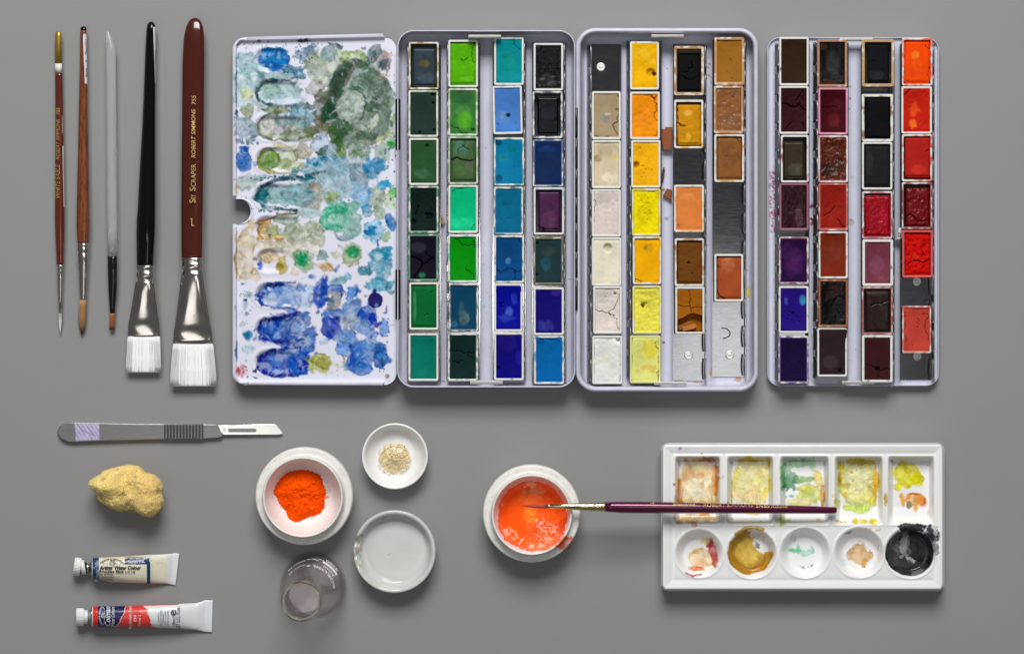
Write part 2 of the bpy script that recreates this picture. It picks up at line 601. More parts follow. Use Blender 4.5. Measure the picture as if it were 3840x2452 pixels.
def thin_glass(name, tint, edge, gloss=.02):
    """thin blown wall: clear, tinted more where the wall is seen edge-on, with a mirror-like skin"""
    m = bpy.data.materials.new(name)
    m.use_nodes = True
    t = m.node_tree
    N, L = t.nodes.new, t.links.new
    t.nodes.remove(t.nodes['Principled BSDF'])
    tr = N('ShaderNodeBsdfTransparent')
    gl = N('ShaderNodeBsdfGlossy'); gl.inputs['Roughness'].default_value = gloss
    lw = N('ShaderNodeLayerWeight'); lw.inputs['Blend'].default_value = .25
    mx = N('ShaderNodeMix'); mx.data_type = 'RGBA'
    mx.inputs[6].default_value = tuple(tint) + (1,); mx.inputs[7].default_value = tuple(edge) + (1,)
    L(lw.outputs['Facing'], mx.inputs[0]); L(mx.outputs[2], tr.inputs['Color'])
    pw = N('ShaderNodeMath'); pw.operation = 'POWER'; pw.inputs[1].default_value = 5
    l2 = N('ShaderNodeLayerWeight'); l2.inputs['Blend'].default_value = .5
    L(l2.outputs['Facing'], pw.inputs[0])
    fr = N('ShaderNodeMath'); fr.operation = 'MULTIPLY_ADD'; fr.inputs[1].default_value = .8; fr.inputs[2].default_value = .03
    L(pw.outputs[0], fr.inputs[0])
    ms = N('ShaderNodeMixShader')
    L(fr.outputs[0], ms.inputs[0]); L(tr.outputs[0], ms.inputs[1]); L(gl.outputs[0], ms.inputs[2])
    L(ms.outputs[0], t.nodes['Material Output'].inputs['Surface'])
    return m


M_GLASS = thin_glass('flask_glass', (.992, .987, .987), (.85, .83, .83))
M_WATER = thin_glass('pink_water', (.978, .948, .952), (.94, .90, .905))
M_LIP = mat('flask_lip_glass', '#f2f4e4', .02, trans=1, ior=1.47)
M_PRINT = mat('white_print', '#f4f2f4', .5)
M_TUBE = mat('printed_tube', vcol=True, rough=.33, coat=.15, bump=.04, bscale=9)
M_INKBLK = mat('black_ink', '#17171b', .5)
M_INKNAVY = mat('navy_ink', '#20224a', .5)
M_INKWHT = mat('white_ink', '#dcdbe2', .5)
M_INKBLUE = mat('pale_blue_ink', '#8fb0cc', .5)
M_INKRED = mat('maroon_ink', '#7c3434', .5)
M_NECK = mat('tube_neck_metal', '#b9b9ba', .3, metal=1, noise=.1)
M_BLKPLASTIC = mat('black_plastic', '#101011', .2, coat=.3)
M_CHIP = mat('paint_chip', vcol=True, rough=.7, bump=.2, bscale=40, noise=.12, nscale=30)
M_FIBRE = mat('dark_fibre', '#2a2523', .6)

# ------------------------------------------------------------------ table
tb = mk('table', np.array([[-14, -12, 0], [14, -12, 0], [14, 12, 0], [-14, 12, 0]], float), [[0, 1, 2, 3]], M_TABLE, org=(0, 0, 0))
tb['kind'] = 'structure'
# ------------------------------------------------------------------ folding tin: three hinged leaves
EN = '#c6c6d6'
ENL = '#d3d3e2'
box = thing('paint_box', 'open white enamelled folding watercolour tin with smeared mixing palette and two pan trays', 'paint box',
            W(1855, 790, 0.0))


def sheet(xl, xr, ys, nx, zf, skirt, warp=None):
    """grid sheet between two edges, photo px; returns V, F, PX, PY and a flat index of the grid"""
    u = np.linspace(0, 1, nx)[None, :]
    PX = xl[:, None] + u * (xr - xl)[:, None]
    PY = np.repeat(ys[:, None], nx, 1)
    Z = zf(PX, PY)
    if warp is not None:
        PY = warp(PX, PY)
    m = len(ys)
    V = W(PX, PY, Z).reshape(-1, 3)
    F = gridf(m, nx)
    ring = np.concatenate([np.arange(nx), np.arange(2, m) * nx - 1, [m * nx - 1], (m - 1) * nx + np.arange(nx - 2, -1, -1), np.arange(m - 2, 0, -1) * nx])
    B = W(PX.ravel()[ring], PY.ravel()[ring], skirt)
    k = len(ring); o = len(V)
    j = np.arange(k); j2 = (j + 1) % k
    F2 = np.stack([ring[j], ring[j2], o + j2, o + j], -1)
    return np.vstack([V, B]), np.vstack([F, F2[:, ::-1]]), PX, PY, ring


def corner_edges(x0, y0, x1, y1, r, ys, rl=None):
    """left and right edge of a rounded rectangle for every y"""
    d = np.maximum(np.maximum(y0 + r - ys, ys - (y1 - r)), 0)
    off = r - np.sqrt(np.maximum(r * r - np.minimum(d, r * .995) ** 2, 0))
    return x0 + off, x1 - off


# ---- mixing palette leaf
LY0, LY1, LX0, LX1 = 141.0, 1443.0, 873.0, 1487.0
ys = np.linspace(LY0, LY1, 560)
ys = np.sort(np.concatenate([ys, 746.02 + np.array([-.05, .0, .08, .25, .6, 1.2]), 839.98 - np.array([-.05, .0, .08, .25, .6, 1.2])]))
xl, xr = corner_edges(LX0, LY0, LX1, LY1, 46, ys)
nd = np.clip(np.abs(ys - 793) / 47.0, 0, 1)
notch = np.where(np.abs(ys - 793) < 47, 18 + 49 * np.sqrt(1 - nd ** 2), 0)
xl = np.maximum(xl, LX0 + notch)
WELLS = [(225, 957, 1092), (347, 957, 1150), (479, 958, 1175), (599, 962, 1130), (733, 956, 1140), (855, 957, 1130), (978, 962, 1110), (1105, 960, 1130), (1235, 958, 1130), (1358, 958, 1140)]
LZ = .10


def leaf_z(px, py):
    z = np.full(px.shape, LZ)
    lft = np.interp(py, ys, xl)
    rgt = np.interp(py, ys, xr)
    tilt = (px - LX0) / 600. * 10
    dl = px - lft
    dt = py - LY0 + np.clip((1440 - px) / 560., 0, 1) * 0
    db = LY1 - py
    d = np.minimum(np.minimum(dl, np.where(px < 1440, dt, dt + 14)), np.where(px < 1440, db, db + 14))
    nt = np.abs(py - 793) < 58
    rim = .028 * sstep(17, 9, d) * np.where(nt & (dl < 60), .2, 1)
    z = z + rim - .012 * sstep(7, 0, d)
    for cy, x0, x1 in WELLS:
        # tongue-shaped well, deep on the left, fading out on the right
        t = (px - x0) / (x1 - x0)
        ex = np.maximum(x0 + 52 - px, 0) / 52.
        q = 46 * (np.sqrt(ex ** 2 + ((py - cy) / (46. * (1 - .25 * np.clip(t, 0, 1)))) ** 2) - 1)
        ins = sstep(6, -15, q)
        dep = .026 * np.clip(1.0 - np.clip(t, 0, 1) ** 1.6, 0, 1)
        z = z - dep * ins
        rimw = .003 * np.exp(-((q - 9) / 6.) ** 2) * np.clip(1 - t, 0, 1)
        z = z + rimw
    return z


V, F, PX, PY, ring = sheet(xl, xr, ys, 262, leaf_z, .062, lambda px, py: py - 13 * sstep(60, 0, py - LY0) * np.clip((px - 930) / 500., 0, 1) * sstep(1447, 1436, px))
cv = Canvas(PX, PY, '#dadae8')
B, K = cv.blob, cv.stroke
LATER = []
cv.wash = 1.0


def later(*a, **k):
    LATER.append((cv.crop, a, k))


cv.crop = 3
# pale washes by the left edge
B(150, 290, 85, 95, '#9dbfc4', .75); B(190, 420, 120, 105, '#a5c6ca', .75); B(380, 410, 250, 45, '#8fb4b9', .65)
B(150, 560, 85, 110, '#b6ccd2', .7); B(165, 550, 48, 52, '#cdd3a6', .75); B(330, 600, 110, 60, '#b5cdd2', .5)
K([(80, 250), (80, 660)], 9, '#3f7f86', .85); B(110, 440, 26, 42, '#d4dce3', .85); B(220, 410, 32, 38, '#cbdae0', .75, edge=.5)
B(178, 700, 60, 68, '#98a083', .75); B(185, 700, 36, 38, '#bbc0ab', .85); B(82, 703, 14, 25, '#20607a', .95)
B(150, 830, 92, 95, '#93aab4', .75); B(250, 660, 50, 40, '#c4cfd2', .6); B(95, 945, 24, 20, '#5d6b80', .8); B(190, 945, 30, 24, '#8aa3ab', .7)
# first well, blue
B(392, 268, 132, 96, '#0a76bb', .97, wob=.14, tex=.18, edge=.5); B(380, 225, 100, 45, '#1f8fd0', .6, edge=.1); B(430, 300, 45, 36, '#2c92cf', .55)
B(540, 355, 85, 28, '#17607c', .8, wob=.5); B(600, 390, 40, 40, '#4c90a8', .7); B(420, 345, 60, 26, '#0c62a8', .8)
# second well
B(440, 540, 200, 92, '#a6c1c4', .8, streak=.4, sang=10); B(385, 525, 95, 62, '#8fae9f', .65); B(520, 600, 130, 45, '#b9cfda', .7, streak=.5)
K([(640, 425), (400, 445), (300, 468), (243, 545), (262, 610), (340, 645), (560, 662)], 22, '#22494d', .85, wob=.6)
K([(330, 440), (470, 432)], 16, '#1e4a46', .8); K([(640, 400), (560, 470)], 14, '#3b7c90', .6)
# third well
B(395, 690, 108, 31, '#56763a', .88); B(470, 690, 50, 24, '#7d8f54', .7); B(610, 740, 120, 105, '#83aebd', .78, streak=.3); B(600, 800, 68, 62, '#8fa99c', .75)
B(400, 835, 155, 88, '#a2a594', .7); B(340, 835, 80, 64, '#c9cac2', .88, edge=.5); B(560, 895, 155, 50, '#848f73', .75, wob=.4); B(480, 780, 90, 40, '#6f9196', .6)
K([(520, 690), (320, 735), (256, 800), (262, 895), (400, 935), (560, 935), (720, 885)], 19, '#566440', .82, wob=.6)
B(690, 860, 55, 45, '#5d6a44', .7, wob=.5); B(640, 660, 90, 25, '#3e6668', .65, wob=.5)
# blue dab
B(146, 1105, 66, 92, '#1460ac', .95, wob=.12, streak=.35); B(146, 1012, 46, 26, '#1f69b3', .92); B(235, 1135, 18, 16, '#8ba0cc', .7)
# fourth well, olive green
B(500, 1105, 130, 92, '#c6ceb2', .8); B(340, 1100, 90, 98, '#668942', .92, wob=.14, tex=.3); B(350, 1060, 60, 40, '#86a25b', .6)
K([(560, 985), (350, 1000), (262, 1070), (268, 1160), (350, 1203), (520, 1208), (625, 1130)], 18, '#a19a4c', .8, wob=.55)
B(625, 1030, 66, 78, '#b6b2a0', .78, edge=.5); B(480, 1130, 50, 45, '#97a676', .6); B(440, 975, 60, 18, '#b6a868', .6); B(560, 1180, 28, 28, '#3b7f88', .8)
B(90, 1330, 20, 55, '#d9c79e', .7); B(170, 1290, 92, 62, '#b0bdbb', .85, streak=.3, ang=-25); B(300, 1240, 34, 24, '#8ea9ad', .7, edge=.5); B(230, 1260, 60, 30, '#a0b5b8', .6)
# top splashes
B(890, 150, 56, 22, '#333f49', .92, wob=.5); B(930, 168, 30, 25, '#565d66', .75); B(270, 120, 18, 9, '#20242c', .95); B(640, 113, 46, 10, '#2d343e', .8, wob=.7); B(85, 155, 10, 10, '#5a5a60', .8)
B(670, 195, 75, 45, '#3b6f8a', .6, wob=.8, freq=.05); B(620, 250, 60, 40, '#4b7b93', .55, wob=.9, freq=.06); B(730, 200, 30, 20, '#6d97aa', .6, wob=.7)
# pale green mound
B(870, 320, 230, 130, '#c0cab0', .72, wob=.2); B(720, 300, 105, 82, '#a2ae98', .78, edge=.5); B(1050, 265, 125, 72, '#a8bb90', .78); B(1110, 335, 100, 85, '#84a074', .75)
B(845, 228, 76, 62, '#889fa2', .88, streak=.35); B(1060, 250, 50, 40, '#d0d8bb', .7); B(780, 415, 115, 85, '#bdc5ba', .9, streak=.35, ang=20); B(740, 520, 78, 70, '#aeaca0', .6); B(1160, 470, 160, 200, '#93a78c', .7)
# big dark green heap
B(1075, 650, 300, 345, '#688172', .9, wob=.16, streak=.35, sang=60, edge=.5)
B(1280, 560, 95, 150, '#7b9184', .8); B(810, 690, 105, 170, '#6c7365', .85); B(790, 830, 95, 90, '#787a67', .85, edge=.6)
K([(890, 560), (905, 430), (960, 340), (1050, 310), (1150, 340)], 95, '#354a3e', .93, streak=.3, wob=.25)
K([(960, 500), (1000, 400), (1080, 330)], 55, '#6c6959', .75, streak=.4, wob=.3)
B(1110, 430, 130, 95, '#64806e', .88, ang=-40, streak=.55, sang=-50); B(1060, 430, 40, 100, '#879e8f', .7, ang=25, streak=.5); B(1250, 470, 60, 80, '#7c7d6f', .6)
B(845, 700, 60, 115, '#284e39', .95, ang=10, wob=.16); B(930, 480, 45, 110, '#33483a', .85, ang=15)
B(1240, 570, 105, 110, '#6e8374', .85, streak=.5, sang=-30, edge=.6); B(1190, 600, 40, 40, '#9fb0a4', .7); B(1130, 730, 120, 100, '#4b6453', .8, streak=.4, sang=40)
B(1180, 810, 170, 110, '#89978a', .8, streak=.4, sang=-25); B(1240, 770, 80, 38, '#c4cac2', .8, ang=-40); B(1075, 835, 62, 30, '#d0d4d0', .88); B(1300, 700, 60, 90, '#6f8172', .7)
B(950, 890, 115, 125, '#41623b', .93, wob=.2); B(1100, 945, 140, 92, '#7c8e80', .85, streak=.45, sang=20); B(1270, 860, 72, 92, '#86948a', .78); B(1160, 900, 80, 35, '#3f5244', .7, wob=.5)
K([(970, 560), (930, 640), (960, 730)], 40, '#25402f', .85); K([(1110, 560), (1150, 640), (1100, 760)], 36, '#3a5243', .7)
K([(900, 700), (930, 800), (980, 880)], 60, '#38503c', .8, streak=.3); K([(1180, 470), (1250, 560), (1240, 680)], 46, '#4d6253', .75, streak=.4); K([(1010, 420), (1090, 400), (1170, 440)], 30, '#3f5547', .7); K([(760, 760), (730, 700), (770, 610), (850, 560)], 26, '#57594b', .7)
B(1230, 620, 60, 45, '#4b6052', .7, wob=.5); B(1080, 860, 40, 70, '#54694f', .6, wob=.5); B(1010, 530, 120, 26, '#46604f', .7, ang=-20)
B(1020, 655, 106, 132, '#b2c0b5', .97, wob=.14, streak=.3, sang=10, edge=.55, thick=.005); B(1040, 690, 10, 12, '#76897f', .8)
B(930, 1115, 58, 85, '#486b31', .97, wob=.16); B(960, 1050, 42, 85, '#7b9560', .85); B(1065, 1050, 75, 40, '#5e7f4b', .85, wob=.4); B(1150, 1070, 40, 35, '#5b8a6a', .6, wob=.5); B(890, 1000, 50, 60, '#46653a', .85)
B(780, 975, 95, 95, '#b3c4d5', .78, edge=.45); B(800, 1030, 50, 42, '#587065', .88, edge=.5); B(860, 1020, 45, 50, '#a6bccb', .6)
# top right dabs
B(1220, 215, 58, 78, '#526c69', .95, ang=20, wob=.14); B(1180, 275, 30, 30, '#5c7573', .8); B(1300, 295, 68, 72, '#a39a99', .75, edge=.5); B(1295, 308, 42, 46, '#50616b', .8, wob=.4); B(1320, 235, 50, 20, '#c8b094', .6); B(1310, 405, 42, 18, '#c8b095', .65)
B(1135, 180, 13, 15, '#2f4a6a', .95); B(1350, 970, 32, 40, '#35b35c', .95); B(1260, 935, 30, 25, '#c6c39a', .7); B(1380, 760, 20, 45, '#8cab68', .7, wob=.5); B(1360, 640, 20, 60, '#a9bfae', .6)
B(1365, 810, 16, 26, '#4c7560', .8, wob=.6); B(1290, 1030, 60, 80, '#9cac9c', .7); B(1340, 900, 40, 60, '#b6c4a2', .6)
# blue-teal middle
B(830, 1160, 200, 95, '#84b4cb', .75, streak=.3, sang=-20); B(735, 1135, 28, 20, '#14789b', .9); B(800, 1090, 40, 20, '#2a87a6', .75); B(880, 1285, 240, 150, '#a3c1cb', .8, streak=.4, sang=40)
B(835, 1150, 45, 55, '#8fa7b8', .7, edge=.5); B(1060, 1130, 100, 60, '#aebfc6', .6); B(1115, 1240, 90, 105, '#879fa9', .88, ang=-20, streak=.5, sang=60); B(1060, 1200, 50, 70, '#75909d', .7, streak=.4, sang=70); B(1220, 1150, 95, 72, '#348fb9', .8, wob=.4); B(1200, 1240, 45, 20, '#3d95bc', .75, wob=.4)
B(1120, 1400, 115, 110, '#93bddc', .8, streak=.35); B(1190, 1380, 35, 60, '#4f8fd0', .65, wob=.5); B(690, 1412, 82, 112, '#a5a09c', .97, ang=10, streak=.45, sang=100, edge=.4, thick=.005); B(755, 1400, 40, 120, '#b7b8ae', .7)
B(860, 1412, 62, 55, '#9bac7d', .85, ang=-40, edge=.5); B(940, 1510, 160, 80, '#7fc2ae', .85, edge=.4); B(1255, 1415, 60, 110, '#b0bcaa', .88, streak=.35, sang=90); B(1370, 1370, 42, 52, '#62ad61', .78, wob=.4); B(1290, 1300, 58, 36, '#2f97be', .8, wob=.55)
B(1350, 1440, 50, 70, '#bcd0a8', .6); B(560, 1400, 90, 60, '#bcd0d6', .6)
# fifth well, teal
B(480, 1395, 230, 85, '#8cb5bb', .82, streak=.4, sang=10); B(300, 1395, 68, 75, '#166670', .8); B(400, 1420, 70, 50, '#a4c9cb', .6); B(560, 1245, 170, 28, '#27748a', .82, wob=.5); B(620, 1450, 60, 40, '#88aab0', .6)
K([(800, 1200), (560, 1250), (400, 1268), (285, 1320), (242, 1400), (290, 1472), (420, 1503), (570, 1515)], 27, '#184e5a', .9, wob=.55)
later(90, 110, 560, 170, 26, 2, 6, '#2a3540'); later(560, 140, 760, 300, 40, 2, 7, '#2f5b70', seed=2); later(110, 900, 330, 990, 12, 4, 12, '#5e7a80', seed=3); later(1240, 150, 1390, 520, 34, 2, 5, '#46525a', seed=4); later(200, 1230, 560, 1270, 22, 3, 9, '#31565e', seed=5)
later(1300, 900, 1395, 1500, 22, 3, 10, '#2f6f7c', seed=6); later(90, 1400, 220, 1530, 8, 3, 9, '#9db1b5', seed=7); later(250, 1500, 480, 1537, 14, 4, 12, '#3f7d86', seed=8); B(163, 1410, 7, 7, '#b49a78', .9)
cv.crop = 4
# ochre area
B(150, 380, 85, 215, '#d6c5a4', .62, wob=.14, edge=.4); K([(80, 195), (80, 572)], 9, '#bd9350', .9, wob=.3); B(200, 130, 35, 40, '#d8b87c', .7, wob=.5); B(140, 300, 40, 30, '#cdb58e', .5); B(230, 560, 40, 80, '#d8c09a', .55, wob=.5); B(330, 300, 90, 40, '#dcc89e', .55)
B(620, 200, 185, 95, '#b8c0ab', .78, edge=.3); B(540, 200, 65, 75, '#9aab8c', .7, edge=.6); B(750, 240, 60, 85, '#c0c6b8', .8, edge=.6); B(660, 190, 45, 60, '#d0d3c8', .6, edge=.3); B(480, 95, 115, 50, '#a0ada0', .7)
B(310, 150, 64, 66, '#d3ad68', .75); B(360, 245, 120, 26, '#d6b56d', .7); B(380, 205, 56, 56, '#a2a97e', .85, edge=.4)
K([(580, 42), (400, 72), (292, 108), (250, 165), (268, 225), (300, 255)], 17, '#96702f', .9, wob=.5); B(430, 260, 40, 14, '#8a5b36', .8, wob=.5)
B(900, 90, 135, 112, '#4fae8c', .85, edge=.5, wob=.1); B(900, 85, 62, 42, '#a9d8c8', .75); B(960, 140, 50, 40, '#2f9f78', .6); B(950, 125, 22, 22, '#7cc3aa', .7, edge=.6); B(1040, 130, 90, 112, '#95b9b0', .8, edge=.45); B(700, 40, 120, 40, '#a8c6c8', .6)
K([(885, 190), (925, 255), (990, 265)], 18, '#5f7a80', .8, wob=.5); B(1000, 240, 60, 30, '#a3bdc6', .6)
B(1350, 118, 42, 70, '#0b74b4', .98, ang=-8, wob=.1, streak=.25); B(1210, 190, 82, 86, '#9fcae3', .8, edge=.4); B(1185, 200, 50, 36, '#1488b8', .92, wob=.4); B(1200, 165, 35, 14, '#1a86b6', .85); B(1240, 290, 10, 36, '#2f72b4', .8); B(1320, 240, 36, 45, '#a7bf9c', .75)
B(1150, 30, 40, 60, '#3f97b8', .7); B(1260, 40, 60, 60, '#adbfa9', .7)
B(620, 330, 180, 80, '#dad6c0', .65); B(830, 490, 60, 42, '#cbab6c', .7, wob=.5); B(760, 470, 40, 20, '#cfb481', .6); B(560, 530, 40, 30, '#dccdb2', .6)
B(350, 400, 92, 62, '#d6c096', .7, edge=.4); B(455, 465, 42, 78, '#b3a151', .85, ang=10, edge=.4); B(455, 430, 30, 36, '#d5cc9c', .7); B(277, 470, 14, 44, '#1f55bf', .95, wob=.4); K([(280, 360), (380, 330), (500, 320)], 14, '#b0986c', .65, wob=.5); B(440, 300, 40, 25, '#b4bd9e', .6)
B(632, 430, 80, 90, '#8aac82', .8, edge=.45); B(620, 420, 50, 62, '#36a070', .8); B(790, 392, 50, 42, '#759590', .92, ang=-20, streak=.4, edge=.4); B(1040, 365, 84, 105, '#a4b492', .82, edge=.4); B(1038, 360, 56, 48, '#259d66', .95, wob=.2); B(1075, 398, 12, 12, '#2d8a58', .9); B(900, 390, 40, 30, '#b9c09c', .6)
B(1270, 395, 92, 86, '#3293b0', .85, wob=.3, edge=.3); B(1250, 410, 36, 38, '#aecbd6', .85); B(1185, 470, 22, 30, '#2b8fb0', .8); B(1140, 520, 62, 42, '#0f7a92', .95, wob=.25); B(1290, 520, 82, 85, '#7db1c6', .8, streak=.35); B(1260, 630, 112, 50, '#529fb8', .85, wob=.35); B(950, 590, 92, 42, '#7db1c3', .82, ang=-20, streak=.4); B(1340, 330, 26, 16, '#4ba0c0', .8); B(1350, 690, 30, 20, '#6ea5b0', .7)
K([(895, 520), (930, 475)], 20, '#6f8ccb', .85); B(700, 560, 36, 20, '#9fb8e6', .8)
B(700, 150, 50, 60, '#a3b69c', .5)
# blue wells
B(440, 712, 185, 105, '#4f7fc4', .85, streak=.45, sang=-40, edge=.4); B(288, 735, 34, 72, '#0d3197', .95); B(395, 632, 92, 24, '#1f4797', .85); B(370, 745, 64, 62, '#c4d2e9', .72, wob=.4); B(530, 720, 72, 80, '#a6bfe4', .65, ang=-45, streak=.6); B(650, 710, 80, 110, '#bfd1ee', .88, streak=.4, sang=60); B(620, 650, 40, 40, '#3a69b8', .6, wob=.5)
K([(560, 610), (420, 620), (300, 670), (258, 730), (300, 800), (430, 825), (560, 832)], 16, '#17419c', .75, wob=.6); B(540, 850, 50, 22, '#2f63b6', .8)
B(772, 705, 58, 128, '#0f49b2', .98, ang=8, wob=.16); B(800, 590, 30, 40, '#1d55b6', .9); B(860, 700, 105, 70, '#1f5ab2', .9, wob=.3); B(885, 775, 64, 95, '#a9a8a2', .92, streak=.55, sang=10, wob=.2); B(850, 760, 35, 35, '#35507c', .7, wob=.4); B(890, 870, 100, 46, '#4577c8', .75, streak=.6, sang=5)
B(1042, 690, 72, 42, '#5188cd', .92, ang=-25, edge=.5); B(1040, 850, 80, 118, '#7a9cca', .9, streak=.25, sang=80); B(1000, 930, 80, 60, '#b4bfd0', .7, streak=.5); B(1160, 870, 72, 92, '#285cb8', .95, wob=.25); B(1135, 980, 80, 62, '#8aabdd', .8, streak=.3); B(1200, 920, 30, 50, '#1634a4', .8)
B(1222, 695, 12, 34, '#140d78', 1, ang=15); B(1312, 840, 8, 36, '#1f2ea0', .9); B(1300, 870, 14, 8, '#1f2ea0', .9)
B(440, 995, 195, 118, '#2652a6', .92, streak=.25); K([(600, 870), (400, 900), (292, 930), (262, 1000), (300, 1062), (400, 1103), (590, 1115)], 40, '#082989', .96, wob=.35); B(460, 1000, 165, 78, '#2a5ab2', .85, streak=.4, sang=-40); B(370, 985, 30, 52, '#7f9fdc', .65, ang=25); B(480, 965, 70, 40, '#7093d4', .65, ang=-35, streak=.5); B(590, 960, 66, 72, '#93aedb', .8, streak=.5, sang=-35); B(440, 1030, 60, 34, '#8aa8de', .6, ang=-30); B(298, 955, 14, 14, '#3c86d8', .7)
B(680, 1060, 56, 100, '#4670b6', .95, ang=20, edge=.4); B(640, 1155, 92, 80, '#3864b4', .95); B(662, 905, 40, 62, '#4472ba', .85, ang=-20); B(668, 1108, 36, 50, '#a7bfe0', .75, ang=35, streak=.5); B(480, 1140, 50, 20, '#2a5bb4', .8)
B(855, 990, 92, 102, '#0a40aa', .98, wob=.2, streak=.2); B(985, 1065, 84, 84, '#6796da', .9, streak=.3, sang=50, edge=.4); B(960, 1135, 70, 92, '#769fd9', .92, streak=.5, sang=-20); B(965, 1075, 30, 26, '#9cbce6', .7, edge=.7); B(1060, 1220, 66, 112, '#164aae', .95, wob=.3); B(1130, 1200, 86, 112, '#5a85c9', .95, edge=.5); B(1270, 1215, 76, 96, '#1763b0', .92, wob=.25); B(1275, 1220, 50, 40, '#5b93cc', .6, ang=30, edge=.6); B(1085, 1312, 112, 52, '#5286cd', .9, streak=.3); B(1195, 1120, 48, 62, '#7ba1d3', .8, streak=.55, sang=0); B(1030, 1270, 40, 40, '#2c5eb8', .7)
B(1292, 990, 44, 72, '#7a9fd8', .92, ang=10, streak=.4, sang=100); B(1240, 965, 40, 20, '#1d30a2', .85, ang=-30, wob=.4); B(1190, 1030, 50, 42, '#5f84cd', .8, wob=.35); B(800, 1100, 40, 26, '#b9cbea', .6, wob=.5)
B(410, 1270, 165, 112, '#1543a8', .97, wob=.14); K([(600, 1150), (360, 1180), (272, 1230), (258, 1300), (310, 1362), (450, 1380), (655, 1355)], 34, '#062888', .95, wob=.35); B(600, 1270, 110, 105, '#2f60b9', .93, wob=.25); B(630, 1300, 52, 42, '#0a2d9e', .88, wob=.4); B(410, 1245, 70, 52, '#6088d0', .65, ang=-35, streak=.6); B(420, 1335, 40, 22, '#7fa0dc', .65); B(520, 1190, 60, 30, '#86a5da', .6, streak=.6)
B(770, 1280, 92, 84, '#bfc274', .88, wob=.2, streak=.25); B(800, 1275, 52, 62, '#9d9d4c', .7, edge=.4); B(700, 1300, 22, 60, '#a9b04e', .8); B(665, 1250, 16, 12, '#8a9640', .8); B(910, 1300, 20, 10, '#b5b06a', .7); B(960, 1260, 12, 24, '#9fae4a', .8)
B(173, 1048, 43, 40, '#0c7ca6', .97, wob=.12); B(80, 1170, 12, 90, '#245f8c', .85); K([(80, 800), (80, 990)], 10, '#9fb9c4', .7); B(180, 1160, 50, 36, '#b4cbd8', .8); B(125, 1330, 44, 52, '#e0a6ac', .85); B(98, 1350, 24, 36, '#c35f63', .9); B(1325, 1382, 19, 19, '#8f836c', .9, edge=.7, wob=.08); B(228, 1390, 16, 10, '#30504e', .9); B(352, 1425, 12, 10, '#b8d0dc', .8)
B(135, 630, 16, 10, '#1d5f92', .9, wob=.5); B(178, 715, 32, 26, '#a3afbb', .75, edge=.6, wob=.4); B(155, 805, 18, 36, '#93acb8', .75, ang=15); B(160, 868, 18, 14, '#7f98a4', .8); B(130, 950, 26, 22, '#aebfc8', .6, wob=.5); B(105, 590, 12, 16, '#c9b48e', .6)
later(100, 680, 240, 1000, 34, 2, 5, '#5d6a76', seed=11); later(900, 450, 1100, 480, 12, 3, 7, '#b99a62', seed=12); later(1230, 1240, 1310, 1350, 16, 3, 8, '#24507c', seed=13); later(1240, 900, 1350, 1110, 12, 3, 8, '#2c44a4', seed=14); later(860, 1260, 990, 1390, 14, 3, 8, '#a9a858', seed=15); later(120, 1290, 180, 1400, 8, 3, 8, '#8c5a5c', seed=16); B(890, 1453, 16, 6, '#8f9440', .9); B(940, 1444, 10, 5, '#b3b24c', .9); B(1170, 1447, 26, 10, '#c9c4b4', .8, edge=.6); B(190, 1443, 6, 5, '#6c3030', .9)
smear(cv, PX.shape, amp=3.2, L=5.5, keep=.3)
cv.wash = .15
cv.crop = 4
B(1222, 760, 62, 66, '#0f085e', 1, wob=.1, tex=.1, edge=.1, thick=.008)
K([(1222, 690), (1218, 730)], 14, '#140d78', 1)
g_ = np.random.default_rng(77)
for k_ in range(150):
    # stray touches of the nearest paint around the worked areas
    q_ = int(g_.integers(0, len(cv.x)))
    col_ = cv.c[q_]
    if col_.max() - col_.min() < .06:
        continue
    cv.crop = 0
    cv.blob(cv.x[q_] + g_.normal(0, 26), cv.y[q_] + g_.normal(0, 26), g_.uniform(3, 11), g_.uniform(2, 7), np.clip(col_ * g_.uniform(.45, 1.05), 0, 1), .8, g_.uniform(0, 180), edge=.3, wob=.5)
for cr_, a_, k_ in LATER:
    cv.crop = cr_
    cv.dots(*a_, **k_)
base_n = len(PX.ravel())
colr = np.vstack([cv.c, np.broadcast_to(lin('#d0d0de'), (len(V) - base_n, 3))])
relief = cv.h * (fbm(cv.x * .09, cv.y * .09, 77, 3) - .3)
V[:base_n, 2] += np.clip(relief, -.002, .008)
leaf = mk('mixing_palette', V, F, M_PALETTE, box, col=colr)
leaf['label'] = 'white mixing leaf with ten wells smeared green, teal and blue'


def prism(name, crop, x0, y0, x1, y1, z0, z1, mt, root, parent=None, bev=1.5):
    ax, ay = C(crop, x0, y0); bx, by = C(crop, x1, y1)
    V, F = slab([(ax, ay), (bx, ay), (bx, by), (ax, by)], z0, z1, bev)
    return mk(name, V, F, mt, root, parent, smooth=False)


def rod(name, p0, p1, r, mt, root, parent=None, n=16, z0=None):
    """rod between two photo points at height z (same r)"""
    a, b = W(*p0), W(*p1)
    d = (b - a) / np.linalg.norm(b - a)
    u = np.cross(d, [0, 0, 1]); u /= np.linalg.norm(u)
    v = np.cross(u, d)
    t = np.linspace(0, 2 * math.pi, n, endpoint=False)
    ringv = np.cos(t)[:, None] * u + np.sin(t)[:, None] * v
    L = [a + ringv * r * .8, a + d * r * .2 + ringv * r, b - d * r * .2 + ringv * r, b + ringv * r * .8]
    V, F = rings(L)
    return fix_normals(mk(name, V, F, mt, root, parent))


# rolled flanges of the leaf (top and bottom)
for (xa, ya), (xb, yb) in (((925, 146), (1437, 133)), ((930, 1438), (1436, 1440))):
    rod('rolled_edge', (xa, ya, .118), (xb, yb, .118), .0105, M_ENAMEL_WALL, box, leaf)

